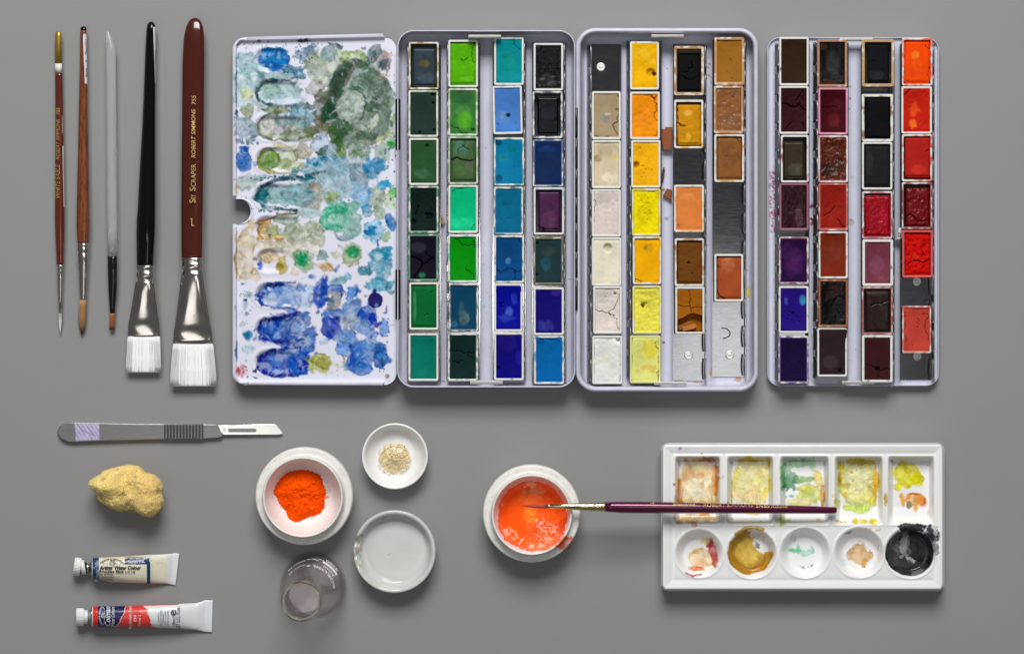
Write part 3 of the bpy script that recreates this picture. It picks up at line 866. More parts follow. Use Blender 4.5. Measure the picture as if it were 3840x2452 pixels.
# ---- trays
def tray(x0, y0, x1, y1, r, prof, name, label, root, fz, fin, stains, base, wallmat):
    L = []
    for ins, z in prof:
        p = rrect(x0 + ins, y0 + ins, x1 - ins, y1 - ins, max(6, r - ins), 10, 14, 24)
        L.append(W(p[:, 0], p[:, 1], z))
    V, F = rings(L, True, False)
    w = mk(name, V, F, wallmat, root)
    if label:
        w['label'] = label
    fx0, fy0, fx1, fy1 = x0 + fin, y0 + fin, x1 - fin, y1 - fin
    rr = max(8, r - fin)
    yy = np.linspace(fy0, fy1, 330)
    a, b = corner_edges(fx0, fy0, fx1, fy1, rr, yy)
    V, F, PX, PY, _ = sheet(a, b, yy, 160, lambda px, py: np.full(px.shape, fz), fz - .012)
    c = Canvas(PX, PY, base)
    stains(c)
    n = PX.size
    cl = np.vstack([c.c, np.broadcast_to(lin(base), (len(V) - n, 3))])
    mk('tray_floor', V, F, M_ENAMEL, root, w, col=cl)
    return w


def stains2(c):
    c.crop = 5
    c.dots(20, 100, 1480, 2900, 60, 3, 6, '#4b4b5a', .8, seed=21)
    c.blob(330, 2930, 110, 26, '#8a9096', .6, wob=.4); c.blob(400, 1600, 20, 60, '#b0a47c', .4, wob=.5); c.blob(715, 2290, 20, 50, '#a9c4d6', .7, wob=.4); c.blob(790, 2260, 16, 30, '#b4cbdc', .6)
    c.dots(700, 1700, 800, 2700, 24, 3, 6, '#8f92a4', .7, seed=22)


def stains3(c):
    c.crop = 7
    c.blob(1455, 2170, 24, 48, '#e0cf3c', .9, wob=.12); c.blob(1040, 2888, 40, 16, '#c07f2e', .8, wob=.4); c.blob(1360, 2862, 26, 18, '#c9893a', .6, wob=.5); c.blob(1150, 2810, 12, 40, '#c9a24c', .6)
    c.blob(765, 2570, 11, 11, '#8f4c20', .9); c.blob(795, 380, 8, 8, '#8c7a68', .9); c.blob(790, 1580, 16, 12, '#7f8496', .7); c.blob(763, 1350, 12, 12, '#9a5426', .95); c.blob(98, 250, 8, 16, '#b9784a', .8)
    c.dots(1100, 250, 1150, 540, 16, 3, 8, '#b0793c', .7, seed=31); c.dots(100, 150, 1480, 2900, 46, 2, 5, '#66667a', .7, seed=32); c.dots(110, 2500, 260, 2900, 10, 3, 6, '#a0683c', .7, seed=33)
    c.dots(1420, 2300, 1480, 2800, 8, 3, 7, '#a08a5a', .7, seed=34)


def stains4(c):
    c.crop = 9
    c.dots(62, 1180, 120, 1700, 110, 3, 8, '#8f2450', .9, seed=41); c.dots(100, 1350, 150, 1700, 30, 3, 9, '#9c3a62', .8, seed=43); c.dots(410, 1400, 460, 1640, 16, 4, 14, '#7c1f48', .85, seed=44)
    c.blob(755, 1612, 24, 30, '#b3a8a6', .9, wob=.1); c.blob(742, 596, 9, 9, '#6b2b3c', .95); c.blob(745, 495, 7, 6, '#6b2b3c', .9); c.blob(735, 680, 6, 6, '#7a3048', .9); c.blob(760, 1240, 10, 12, '#b9a58a', .7)
    c.dots(70, 150, 1460, 2900, 60, 2, 5, '#6a6a7c', .7, seed=45); c.blob(1464, 2680, 5, 14, '#a03a34', .9); c.dots(900, 2880, 1400, 2930, 14, 3, 6, '#77778a', .7, seed=46)


tray2 = tray(1489, 114, 2158, 1453, 62, [(9, .0), (3, .02), (0, .05), (0, .165), (1, .172), (3, .174), (5, .170), (6, .16), (8, .06), (11, .035), (18, .024)],
             'base_tray', 'middle leaf, deep tray of green and blue pans', box, .0235, 17, stains2, '#c2c2d2', M_ENAMEL_WALL)
tray3 = tray(2159, 106, 2844, 1469, 74, [(9, .0), (2, .02), (0, .05), (0, .145), (3, .16), (9, .166), (14, .162), (18, .15), (21, .11), (23, .06), (27, .034), (34, .026)],
             'lid_tray', 'right leaf, tray of yellow and brown pans with broad rolled rim', box, .0255, 33, stains3, '#cfcfe2', M_ENAMEL_WALL)
inner3 = None
red = thing('paint_tray', 'separate low white metal tray holding red, violet and black pans', 'paint tray', W(3199, 795, 0))
tray4 = tray(2877, 141, 3521, 1447, 48, [(10, .0), (6, .01), (0, .028), (0, .056), (1, .06), (2.2, .06), (3.2, .056), (5, .045), (8, .041)],
             'tray_shell', None, red, .0405, 7, stains4, '#c6c8d8', M_ENAMEL_WALL)

# ---- hinges
for y0, y1 in ((372, 563), (1011, 1198)):
    rod('hinge', (1492, y0, .155), (1492, y1, .155), .016, M_HINGE, box)
for a, b in ((404, 518), (520, 634), (636, 742), (744, 838), (832 + 8, 946), (948, 1042), (1050, 1165)):
    rod('hinge', (2160.5, a + 1.5, .165), (2160.5, b - 1.5, .165), .0105, M_HINGE, box)
for p in ((1492, 213, 368), (1492, 565, 1008), (1492, 1200, 1352)):
    rod('hinge_wire', (p[0], p[1], .15), (p[0], p[2], .15), .009, M_ENAMEL_WALL, box)

# ---- retaining brackets, bent bright sheet
def bracket(crop, x0, y0, x1, y1, z, root):
    ax, ay = C(crop, x0, y0); bx, by = C(crop, x1, y1)
    t = np.linspace(0, 1, 7)
    prof_y = ay + (by - ay) * np.array([0, .12, .35, .62, .85, 1.0, 1.0])
    prof_z = z + np.array([-.03, -.006, .004, .002, -.008, -.02, -.05])
    a = W(ax, prof_y, prof_z); b = W(bx, prof_y, prof_z)
    th = np.array([0, 0, -.006])
    n = len(a)
    V = np.vstack([a, b, a + th, b + th])
    F = [[i, i + 1, n + i + 1, n + i][::-1] for i in range(n - 1)] + [[2 * n + i, 2 * n + i + 1, 3 * n + i + 1, 3 * n + i] for i in range(n - 1)]
    F += [[0, n, 3 * n, 2 * n], [n - 1, 2 * n - 1, 4 * n - 1, 3 * n - 1]]
    F += [[i, i + 1, 2 * n + i + 1, 2 * n + i] for i in range(n - 1)] + [[n + i, n + i + 1, 3 * n + i + 1, 3 * n + i] for i in range(n - 1)]
    return fix_normals(mk('bracket', V, F, M_BRIGHT, root, smooth=False))


bracket(5, 608, 68, 876, 98, .18, box); bracket(5, 622, 2914, 890, 2946, .18, box)
bracket(7, 668, 106, 926, 134, .165, box); bracket(7, 690, 2883, 950, 2912, .165, box)
bracket(9, 658, 94, 928, 122, .13, red); bracket(9, 676, 2914, 942, 2946, .13, red)

# ---- spring-clip strips that hold the pans
TABM = {}


def strip(crop, x0, x1, y0, y1, side, lean, root, z0, rivets, ph=0):
    """side -1: tabs on the left, +1 on the right; lean in photo px"""
    a, b = C(crop, x0, y0); c, d = C(crop, x1, y1)
    loc0 = ORG[root.name]
    # base plate with a low back wall
    pl = [(a - 2, b), (c + 2, b), (c + 2, d), (a - 2, d)]
    V, F = slab(pl, z0, z0 + .007, .5)
    tx = a if side < 0 else c          # tab edge
    bx = c if side < 0 else a          # plain edge
    def wall(xb, zb, xt, zt, ya, yb, th):
        P = np.array([W(xb, ya, zb), W(xb, yb, zb), W(xt, yb, zt), W(xt, ya, zt)])
        Q = P + np.array([th, 0, 0])
        f = [[0, 1, 2, 3], [4, 7, 6, 5], [0, 4, 5, 1], [1, 5, 6, 2], [2, 6, 7, 3], [3, 7, 4, 0]]
        return np.vstack([P, Q]), f
    parts = [(V, F)]
    parts.append(wall(bx - side * 3, z0, bx - side * 3.5, z0 + .075, b + 2, d - 2, .006))
    parts.append(wall(tx + side * lean, z0, tx + side * (lean * .62), z0 + .04, b, d, .005))
    VV, FF, n = [], [], 0
    for v, f in parts:
        VV.append(v); FF += [[k + n for k in q] for q in f]; n += len(v)
    h = fix_normals(mk('pan_holder', np.concatenate(VV), FF, M_TIN, root, smooth=False))
    # tabs: sub-parts sharing one mesh per lean and side
    key = (side, lean, z0)
    if key not in TABM:
        L = 80 * S
        px = np.array([lean * .62, max(lean * .3, 4.5), 5.0, 3.4, 3.8, 5.2]) * side * S
        pz = np.array([.04, .062, .086, .096, .100, .096])
        bow = np.array([0, 0, .0, .0, .0, .0])
        n_ = 7
        VV = []
        for k, yy in enumerate(np.linspace(-L / 2, L / 2, n_)):
            e = 1 - (abs(k - 3) / 3.0) ** 4 * .12
            VV.append(np.stack([px + side * .004 * (abs(k - 3) / 3.0) ** 2, np.full(6, yy), pz * e], -1))
        VV = np.array(VV)
        m, q = VV.shape[:2]
        th = np.array([-side * .005, 0, .0])
        Vt = np.vstack([VV.reshape(-1, 3), VV.reshape(-1, 3) + th])
        Ft = gridf(m, q).tolist() + (gridf(m, q, m * q)[:, ::-1]).tolist()
        rg = list(range(q)) + [i * q + q - 1 for i in range(1, m)] + [(m - 1) * q + i for i in range(q - 2, -1, -1)] + [i * q for i in range(m - 2, 0, -1)]
        for i in range(len(rg)):
            u_, v_ = rg[i], rg[(i + 1) % len(rg)]
            Ft.append([u_, v_, v_ + m * q, u_ + m * q])
        me = new_mesh('tab', Vt, Ft)
        me.materials.append(M_TAB)
        TABM[key] = me
    y = b + 42 + ph
    while y < d - 20:
        o = bpy.data.objects.new('tab', TABM[key])
        COL.objects.link(o)
        o.parent = h
        w = W(tx, y, z0 + .1); w[2] = z0
        o.location = tuple(w - loc0)
        if TABM[key].get('fx') is None:
            fix_normals(o); TABM[key]['fx'] = 1
        y += 107.0
    for rx, ry in rivets:
        u, v = C(crop, rx, ry)
        pr = [(.0, .010), (.011, .0095), (.013, .006), (.015, .005), (.017, .010), (.023, .0095), (.027, .005), (.028, .0)]
        L = lathe([(r * 1.0, z) for r, z in pr][::-1], 20) + W(u, v, z0 + .006)
        V, F = rings(L, False, True)
        mk('rivet', V, F, M_BRIGHT, root, h)
    return h


for x0, x1, y0, y1, sd, ln in ((118, 366, 150, 2920, -1, 9), (444, 688, 132, 2902, -1, 9), (816, 1060, 122, 2905, 1, 9), (1140, 1390, 130, 2930, 1, 9)):
    strip(5, x0, x1, y0, y1, sd, ln, box, .0245, [], 0)
strip(7, 192, 412, 185, 2890, -1, 20, box, .0265, [(263, 368)])
strip(7, 508, 735, 160, 2860, -1, 20, box, .0265, [])
strip(7, 848, 1092, 185, 2880, 1, 7, box, .0265, [(965, 2673)])
strip(7, 1163, 1410, 150, 2846, 1, 7, box, .0265, [(1295, 2670)])
strip(9, 165, 392, 140, 2890, -1, 20, red, .0415, [])
strip(9, 482, 714, 130, 2885, -1, 20, red, .0415, [])
strip(9, 838, 1092, 155, 2920, 1, 7, red, .0415, [])
strip(9, 1160, 1420, 145, 2906, 1, 7, red, .0415, [(1292, 2099), (1295, 2714)])
# ------------------------------------------------------------------ pans of paint
G = np.random.default_rng(5)
TRAYS = {'t2': ('middle tray', .031), 't3': ('yellow tray', .033), 't4': ('red tray', .048)}
COLN = ['first', 'second', 'third', 'fourth']
ROWN = ['top', 'second', 'third', 'fourth', 'fifth', 'sixth', 'seventh']
WHITE = '#dddcd6'


def pan(tr, cn, rn, box4, col, look, cake=None, ins=19, d=0., gloss=0, st=None, cracks=(), holes=(), pats=(), over=None, rot=0., wall=None, streaks=0.12, rimbase=WHITE, bumpy=0., nrow=None, dome=0., frag=None):
    crop = {'t2': 5, 't3': 7, 't4': 9}[tr]
    name, zb = TRAYS[tr]
    x0, y0, x1, y1 = box4
    rowname = nrow or ROWN[rn - 1]
    label = f'{look}, {rowname} in {COLN[cn - 1]} column, {name}'
    (a, b), (c, e) = C(crop, x0, y0), C(crop, x1, y1)
    s = CR[crop][2]
    mx, my = (a + c) / 2, (b + e) / 2
    zt = zb + .1
    t = thing('paint_pan', label, 'paint pan', W(mx, my, zb), 'full pans of watercolour clipped in the trays')
    sd = int(cn * 100 + rn * 7 + len(look))
    cr, sr = math.cos(math.radians(rot)), math.sin(math.radians(rot))

    def R(p):
        p = np.asarray(p, float)
        x, y = p[..., 0] - mx, p[..., 1] - my
        return np.stack([mx + x * cr - y * sr, my + x * sr + y * cr], -1)
    # cup
    i = ins / s
    L, CL = [], []
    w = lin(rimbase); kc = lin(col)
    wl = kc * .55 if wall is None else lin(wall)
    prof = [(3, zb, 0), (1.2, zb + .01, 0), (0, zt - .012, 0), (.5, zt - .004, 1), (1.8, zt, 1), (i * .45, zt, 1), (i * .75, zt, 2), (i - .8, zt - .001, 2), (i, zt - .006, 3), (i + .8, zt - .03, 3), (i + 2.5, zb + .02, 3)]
    for q, (inn, z, kind) in enumerate(prof):
        p = rrect(a + inn, b + inn, c - inn, e - inn, max(1.5, 7 - inn * .55), 3, 16, 28)
        p = R(p)
        L.append(W(p[:, 0], p[:, 1], z))
        k = np.broadcast_to(w, (len(p), 3)).copy()
        nz = fbm(p[:, 0] * .05, p[:, 1] * .05, sd, 3); n2 = fbm(p[:, 0] * .055, p[:, 1] * .055, sd + 3, 3)
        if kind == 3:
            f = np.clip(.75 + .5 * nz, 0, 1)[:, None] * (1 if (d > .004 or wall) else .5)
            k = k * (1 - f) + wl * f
        elif kind:
            amt = (st[1] if st else .05) * (1.25 if kind == 2 else .8)
            f = sstep(1 - amt - .12, 1 - amt + .1, .5 * nz + .5 * n2 + .22)[:, None] * .9
            k = k * (1 - f) + lin(st[0] if st else col) * f
        CL.append(k)
    V, F = rings(L, True, True)
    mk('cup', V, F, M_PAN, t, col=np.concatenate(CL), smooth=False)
    # cake of paint
    if cake is None:
        cake = (x0 + ins, y0 + ins, x1 - ins, y1 - ins)
    if over:
        cake = tuple(cake[j] + over[j] for j in range(4))
    (a, b), (c, e) = C(crop, cake[0], cake[1]), C(crop, cake[2], cake[3])
    yy = np.linspace(b, e, 66)
    full = 0 if cake[0] - x0 <= ins + 1 else 1
    xl, xr = corner_edges(a, b, c, e, 2.5 + 5 * full + (4 if over else 0), yy)
    wv = (.9 + 1.6 * full + (2.2 if over else 0))
    xl = xl + wv * (fbm(yy * .05, yy * 0, sd, 3) - .5) * 2
    xr = xr + wv * (fbm(yy * .05, yy * 0 + 9, sd, 3) - .5) * 2
    zc = zt - .007 - d + (.007 if over else 0)
    hol = [(*C(crop, h[0], h[1]), h[2] / s * (.8 if h[2] < 10 else 1), (h[3] if len(h) > 3 else (.018 if h[2] > 11 else .007))) for h in holes]
    for _ in range(int(G.integers(0, 3)) if not gloss else 0):
        hol.append((G.uniform(a + 8, c - 8), G.uniform(b + 8, e - 8), G.uniform(1.0, 1.9), .008))
    crk = [(jag([C(crop, *q) for q in ck[0]], sd + 31 * j), max(1.15, ck[1] / s * .5)) for j, ck in enumerate(cracks)]

    cup_ = G.uniform(.004, .016) * (0 if full else 1); tilt_ = G.uniform(-1, .6)

    def zf(px, py):
        u, v = (px - (a + c) / 2) / ((c - a) / 2), (py - (b + e) / 2) / ((e - b) / 2)
        z = zc + .005 * (fbm(px * .02, py * .02, sd + 1, 3) - .5) + (.001 + bumpy * .75) * (fbm(px * .09, py * .09, sd + 2, 3) - .5)
        edge = np.maximum(np.abs(u), np.abs(v))
        z = z - (.002 + .008 * full) * sstep(.86, 1.0, edge) - cup_ * (1 - np.clip(u * u * .5 + v * v * .9, 0, 1)) + .004 * tilt_ * v + dome * (1 - u * u) * (1 - v * v)
        sh = px.shape
        for hx, hy, hr, hd in hol:
            z = z - hd * sstep(1.25, .55, np.hypot(px - hx, py - hy) / hr)
        for P, wd_ in crk:
            dd = seg_dist(px.ravel(), py.ravel(), P).reshape(sh)
            dd = dd + (fbm(px * .15, py * .15, sd + 4, 2) - .5) * wd_ * .9
            z = z - .014 * sstep(1.2, .3, dd / wd_)
        if frag is not None:
            fy = np.interp(px, *[np.array(q) for q in frag])
            z = z - .055 * sstep(-2, 2, py - fy)
        return z
    V, F, PX, PY, _ = sheet(xl, xr, yy, 42, zf, zb + .02)
    n = PX.size
    P2 = R(np.stack([PX, PY], -1)); V[:n, :2] = W(P2[..., 0], P2[..., 1], V[:n, 2].reshape(PX.shape)).reshape(-1, 3)[:, :2]
    cv = Canvas(PX, PY, np.maximum(lin(col) - .008, lin(col) * .4) * .98)
    tone = 1 + .30 * (fbm(cv.x * .022, cv.y * .022, sd + 6, 3) - .5) + streaks * (fbm(cv.x * .05, cv.y * .012, sd + 8, 3) - .5)
    cv.c *= tone[:, None]
    cv.crop = crop
    for q in pats:
        kw = dict(edge=.1, wob=.22, tex=.45, soft=.28)
        if len(q) > 6:
            kw.update(q[6])
        cv.blob(*q[:6], **kw)
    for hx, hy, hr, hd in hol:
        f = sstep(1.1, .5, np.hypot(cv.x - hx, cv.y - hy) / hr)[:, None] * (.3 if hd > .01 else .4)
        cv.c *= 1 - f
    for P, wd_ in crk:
        f = sstep(1.1, .5, seg_dist(cv.x, cv.y, P) / max(wd_, 1.5))[:, None] * .55  # shade inside the cracks, painted into the cake colour
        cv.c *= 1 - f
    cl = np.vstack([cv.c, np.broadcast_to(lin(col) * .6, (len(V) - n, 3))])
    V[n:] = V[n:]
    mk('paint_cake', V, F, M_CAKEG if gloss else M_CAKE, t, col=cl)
    return t


# --- green and blue tray ------------------------------------------------
pan('t2', 1, 1, (115, 128, 365, 520), '#313d45', 'dark slate cake shrunk in its pan', cake=(150, 174, 338, 492), d=.012, gloss=1, wall='#1c1606', st=('#8a7424', .3), pats=[(245, 305, 45, 30, '#5a4f1c', .8), (260, 420, 70, 40, '#45525c', .6)])
pan('t2', 1, 2, (112, 525, 360, 912), '#2b3b36', 'deep grey green pan', holes=[(150, 560, 9), (320, 560, 22), (325, 855, 12), (165, 872, 9), (207, 872, 12), (318, 632, 12)], st=('#7aa06c', .25))
pan('t2', 1, 3, (115, 918, 362, 1308), '#2e5031', 'smooth forest green pan', holes=[(268, 983, 14)], pats=[(225, 1210, 70, 40, '#41684a', .5)])
pan('t2', 1, 4, (113, 1313, 362, 1702), '#182826', 'green black pan with pitted surface', holes=[(290, 1560, 26), (260, 1545, 12), (155, 1610, 20)], cracks=[([(205, 1480), (170, 1560)], 8)], st=('#1f7d57', .3), bumpy=.006)
pan('t2', 1, 5, (110, 1709, 360, 2099), '#211d2a', 'cracked violet black pan with green spotted rim', cracks=[([(140, 1890), (230, 1955), (300, 1915), (320, 1900)], 14), ([(230, 1955), (165, 2070)], 13), ([(300, 1915), (255, 1850)], 9)], pats=[(225, 2045, 25, 20, '#1d7a50', .8), (200, 1820, 60, 40, '#33303f', .6)], st=('#1a7a55', .48))
pan('t2', 1, 6, (118, 2106, 362, 2499), '#0e6836', 'viridian green pan', cake=(142, 2132, 345, 2478), holes=[(300, 2190, 8), (270, 2370, 10), (245, 2380, 6), (310, 2180, 5)], pats=[(165, 2300, 12, 130, '#3f9162', .5)])
pan('t2', 1, 7, (112, 2526, 362, 2919), '#0a7462', 'teal green pan', holes=[(256, 2780, 5), (292, 2775, 5)], pats=[(230, 2900, 20, 14, '#0a7462', .9), (150, 2700, 30, 60, '#0f6a62', .6)], nrow='bottom')
pan('t2', 2, 1, (440, 110, 688, 503), '#57ab0e', 'bright lime green pan', cracks=[([(655, 130), (640, 230), (655, 300)], 5), ([(545, 265), (575, 280), (600, 262)], 4)], cake=(461, 133, 668, 480), gloss=0, pats=[(600, 430, 60, 20, '#6fc02a', .6)], bumpy=.004)
pan('t2', 2, 2, (440, 510, 686, 902), '#3c7838', 'leaf green pan with a lime oval in it', pats=[(550, 580, 90, 60, '#2f5f38', .7), (560, 690, 60, 50, '#4d8a4e', .7), (575, 768, 60, 72, '#4f9e24', .95, {'wob': .05})], cracks=[([(462, 808), (530, 865), (600, 880)], 4)], holes=[(645, 853, 14)], st=('#6fa35c', .25))
pan('t2', 2, 3, (440, 905, 688, 1300), '#47613f', 'olive green pan split across the middle', cake=(466, 935, 662, 1274), cracks=[([(468, 1098), (520, 1085), (580, 1103), (645, 1098)], 15), ([(570, 940), (525, 1040)], 6), ([(560, 970), (615, 1020)], 5)], pats=[(550, 1000, 60, 60, '#4a7660', .7), (540, 1190, 50, 40, '#4e6e36', .6), (620, 1140, 40, 60, '#5b5f48', .6)], st=('#7fa873', .35), wall='#2c2e22')
pan('t2', 2, 4, (440, 1305, 688, 1702), '#05b47a', 'vivid emerald pan', cracks=[([(470, 1360), (500, 1335), (560, 1340)], 4), ([(630, 1680), (662, 1630)], 5)], pats=[(560, 1620, 90, 50, '#1fc992', .5)])
pan('t2', 2, 5, (438, 1714, 688, 2109), '#078a12', 'strong grass green pan with thin cracks', cracks=[([(500, 1745), (560, 1805), (610, 1812), (655, 1800)], 5), ([(655, 1820), (640, 1770), (660, 1760)], 4), ([(580, 1990), (640, 2040), (655, 2070)], 4)], st=('#27b79a', .2))
pan('t2', 2, 6, (445, 2116, 690, 2512), '#11435e', 'dark teal blue pan with a pale streak', pats=[(570, 2400, 40, 60, '#4a6668', .75), (550, 2330, 22, 70, '#3c5f66', .6), (490, 2450, 30, 30, '#2e6a86', .5)], st=('#14485e', .3))
pan('t2', 2, 7, (437, 2524, 688, 2919), '#1b302e', 'black green pan with one long crack', cracks=[([(465, 2668), (520, 2668), (580, 2690), (655, 2682)], 7), ([(595, 2700), (640, 2735)], 4), ([(480, 2768), (555, 2750)], 3)], nrow='bottom', st=('#2f7a64', .22))
pan('t2', 3, 1, (818, 88, 1065, 485), '#078990', 'turquoise pan', cracks=[([(985, 120), (1000, 160), (1035, 190)], 4)], holes=[(975, 152, 9), (998, 136, 7)], pats=[(940, 300, 60, 100, '#0a8a80', .6), (930, 240, 50, 25, '#08786e', .6)])
pan('t2', 3, 2, (808, 488, 1053, 888), '#4a7bc2', 'cornflower blue pan with a round black hole', holes=[(934, 733, 16, .03), (993, 800, 6), (848, 803, 7)], pats=[(934, 733, 14, 14, '#0f1830', .95), (900, 740, 50, 50, '#5f86b0', .5), (848, 803, 14, 12, '#3567c2', .8)], rot=-1.2)
pan('t2', 3, 3, (815, 915, 1068, 1312), '#0678a0', 'cerulean blue pan with dark corners', pats=[(855, 955, 28, 26, '#05405c', .85), (860, 1250, 32, 30, '#054a68', .85), (970, 1003, 34, 28, '#0a6f7c', .8, {'edge': .6}), (890, 1080, 40, 40, '#188090', .6)], st=('#2c88a4', .25), over=(0, 0, 0, 2))
pan('t2', 3, 4, (815, 1320, 1060, 1716), '#07678a', 'deep turquoise blue pan', holes=[(927, 1466, 7), (935, 1580, 7)], pats=[(930, 1460, 40, 40, '#06597a', .7)], st=('#0b6f92', .3))
pan('t2', 3, 5, (817, 1719, 1068, 2114), '#0b497e', 'prussian blue pan cracked near its foot', cracks=[([(842, 1996), (920, 2003), (1035, 2012)], 5), ([(1000, 2010), (985, 2080)], 5), ([(1015, 1745), (1040, 1780)], 8)], pats=[(940, 1905, 45, 50, '#0a3d6c', .7), (935, 1930, 24, 26, '#3d7098', .7)], st=('#0c6a8c', .2))
pan('t2', 3, 6, (818, 2116, 1055, 2512), '#0c178e', 'ultramarine pan with a pale scuff', cracks=[([(840, 2215), (870, 2170), (905, 2150)], 5), ([(850, 2280), (900, 2265)], 4)], holes=[(880, 2305, 10), (880, 2380, 10)], pats=[(943, 2345, 30, 36, '#3a56b2', .85, {'wob': .3}), (920, 2400, 60, 30, '#2a40b0', .5, {'wob': .5}), (985, 2240, 22, 50, '#2638b6', .6)], over=(-2, 0, 8, 0))
pan('t2', 3, 7, (818, 2519, 1065, 2914), '#160f75', 'blue violet pan', holes=[(855, 2810, 13)], pats=[(930, 2600, 70, 70, '#1c1470', .6), (1020, 2720, 25, 60, '#2422a0', .5)], nrow='bottom', over=(0, 0, 4, 0))
pan('t2', 4, 1, (1143, 137, 1390, 530), '#131317', 'glossy jet black pan', gloss=1, d=.008, pats=[(1260, 440, 50, 50, '#26262a', .5)], wall='#0c0c0e', bumpy=.004)
pan('t2', 4, 2, (1135, 533, 1385, 922), '#11121b', 'indigo black pan with worn rounded edges', cake=(1175, 575, 1350, 890), gloss=1, d=.006, wall='#07080d', st=('#0f3a5c', .25), pats=[(1265, 720, 60, 60, '#181b2c', .6)])
pan('t2', 4, 3, (1137, 928, 1390, 1320), '#152d58', 'navy blue pan with overflowing top edge', over=(0, -8, 0, 0), pats=[(1260, 1130, 95, 130, '#14284a', .5, {'edge': .5, 'wob': .06}), (1260, 1010, 80, 30, '#1a3a6c', .5), (1190, 1275, 30, 20, '#1b2436', .7), (1340, 965, 25, 20, '#1b2540', .7)], st=('#22467c', .4))
pan('t2', 4, 4, (1143, 1325, 1397, 1716), '#451f44', 'plum purple pan', cake=(1182, 1352, 1364, 1680), cracks=[([(1185, 1640), (1230, 1660), (1240, 1690)], 9)], gloss=1, d=.006, wall='#17101f', st=('#8fb4cc', .15), pats=[(1270, 1600, 60, 80, '#57294e', .6)])
pan('t2', 4, 5, (1143, 1734, 1390, 2129), '#283a3d', 'murky grey green pan with a blackened rim', holes=[(1175, 1785, 12), (1172, 2045, 12)], pats=[(1250, 1950, 40, 60, '#1d4d57', .7), (1260, 1850, 60, 40, '#33423f', .5)], st=('#4a4a30', .45), rimbase='#c9c6b4')
pan('t2', 4, 6, (1143, 2147, 1395, 2542), '#20186f', 'dark violet blue pan', pats=[(1250, 2470, 60, 40, '#33308c', .5, {'wob': .4}), (1330, 2190, 40, 30, '#3a2484', .6), (1210, 2460, 30, 40, '#343a92', .5)])
pan('t2', 4, 7, (1147, 2546, 1397, 2944), '#0463a6', 'clear azure blue pan', pats=[(1260, 2680, 50, 60, '#07619a', .6), (1200, 2590, 40, 20, '#0a4c80', .6)], cracks=[([(1175, 2565), (1330, 2568), (1362, 2595)], 4)], nrow='bottom', st=('#2c86b8', .2))

# --- yellow and brown tray ----------------------------------------------
pan('t3', 1, 1, (190, 562, 425, 948), '#a69373', 'grey beige pan with a grey smudge', nrow='top', cracks=[([(395, 600), (402, 760), (398, 910)], 7), ([(212, 918), (330, 920)], 4)], pats=[(300, 780, 34, 36, '#8f8c86', .85, {'wob': .25}), (320, 745, 26, 10, '#d8d0c0', .6)])
pan('t3', 1, 2, (190, 952, 425, 1340), '#d0c2a2', 'cream pan with brown and yellow stains', nrow='second', pats=[(235, 1100, 40, 30, '#a48764', .6), (375, 1092, 18, 14, '#d8c32e', .8), (300, 1050, 60, 40, '#bda884', .5), (330, 1250, 60, 40, '#dcd2b8', .6)], rimbase='#deddd5')
pan('t3', 1, 3, (190, 1345, 425, 1727), '#d6c8c0', 'pinkish white pan bulging over its rim', nrow='third', over=(0, -4, 14, 12), pats=[(290, 1440, 40, 20, '#c4b8b0', .5)], cracks=[([(212, 1430), (208, 1530)], 4)], bumpy=.005)
pan('t3', 1, 4, (190, 1730, 428, 2120), '#e2dcc4', 'ivory pan with a thumb dent', nrow='fourth', over=(-2, 0, 4, 2), holes=[(317, 1815, 34, .02)], wall='#dcd6c2')
pan('t3', 1, 5, (200, 2120, 433, 2503), '#d9cfc6', 'pale grey pink pan with a wavy crack', nrow='fifth', cracks=[([(215, 2310), (270, 2320), (330, 2345), (370, 2355)], 7), ([(412, 2180), (408, 2470)], 4)], holes=[(377, 2182, 12), (300, 2205, 7), (365, 2362, 10)], bumpy=.006)
pan('t3', 1, 6, (193, 2517, 437, 2905), '#e3e3de', 'plain white pan with a pit at one corner', nrow='bottom', holes=[(400, 2553, 16, .03)], pats=[(300, 2540, 60, 16, '#bfc4c8', .6), (290, 2690, 50, 40, '#e0dac6', .7), (385, 2575, 36, 26, '#efede6', .8, {'edge': .5})], bumpy=.005, wall='#d8d8d4', over=(0, 0, 0, 8))
pan('t3', 2, 1, (495, 163, 730, 550), '#e6ad0a', 'golden yellow pan with a deep dent', over=(-4, -14, 0, 0), holes=[(662, 415, 34, .018), (690, 425, 16, .03)], pats=[(600, 250, 70, 40, '#edc02c', .5, {'edge': .5}), (690, 422, 16, 16, '#7a5200', .7), (665, 325, 40, 25, '#eab828', .5, {'edge': .6})], bumpy=.004)
pan('t3', 2, 2, (495, 565, 737, 948), '#ee9019', 'bright orange yellow pan with a chipped corner', cracks=[([(680, 610), (705, 660), (712, 720)], 9), ([(712, 720), (712, 900), (690, 920)], 4), ([(665, 600), (690, 620), (712, 600)], 8)], pats=[(615, 760, 55, 80, '#e8881a', .6), (660, 600, 30, 14, '#b96a10', .6)], bumpy=.007)
pan('t3', 2, 3, (505, 952, 742, 1335), '#efb01e', 'yellow pan with a side dent and pinholes', holes=[(545, 1152, 26, .02), (580, 1018, 7), (600, 1160, 6), (625, 1190, 7), (640, 1140, 6), (670, 1190, 8), (610, 1220, 7), (590, 1250, 6), (650, 1100, 6)], pats=[(540, 1155, 20, 20, '#a87005', .6)], bumpy=.006)
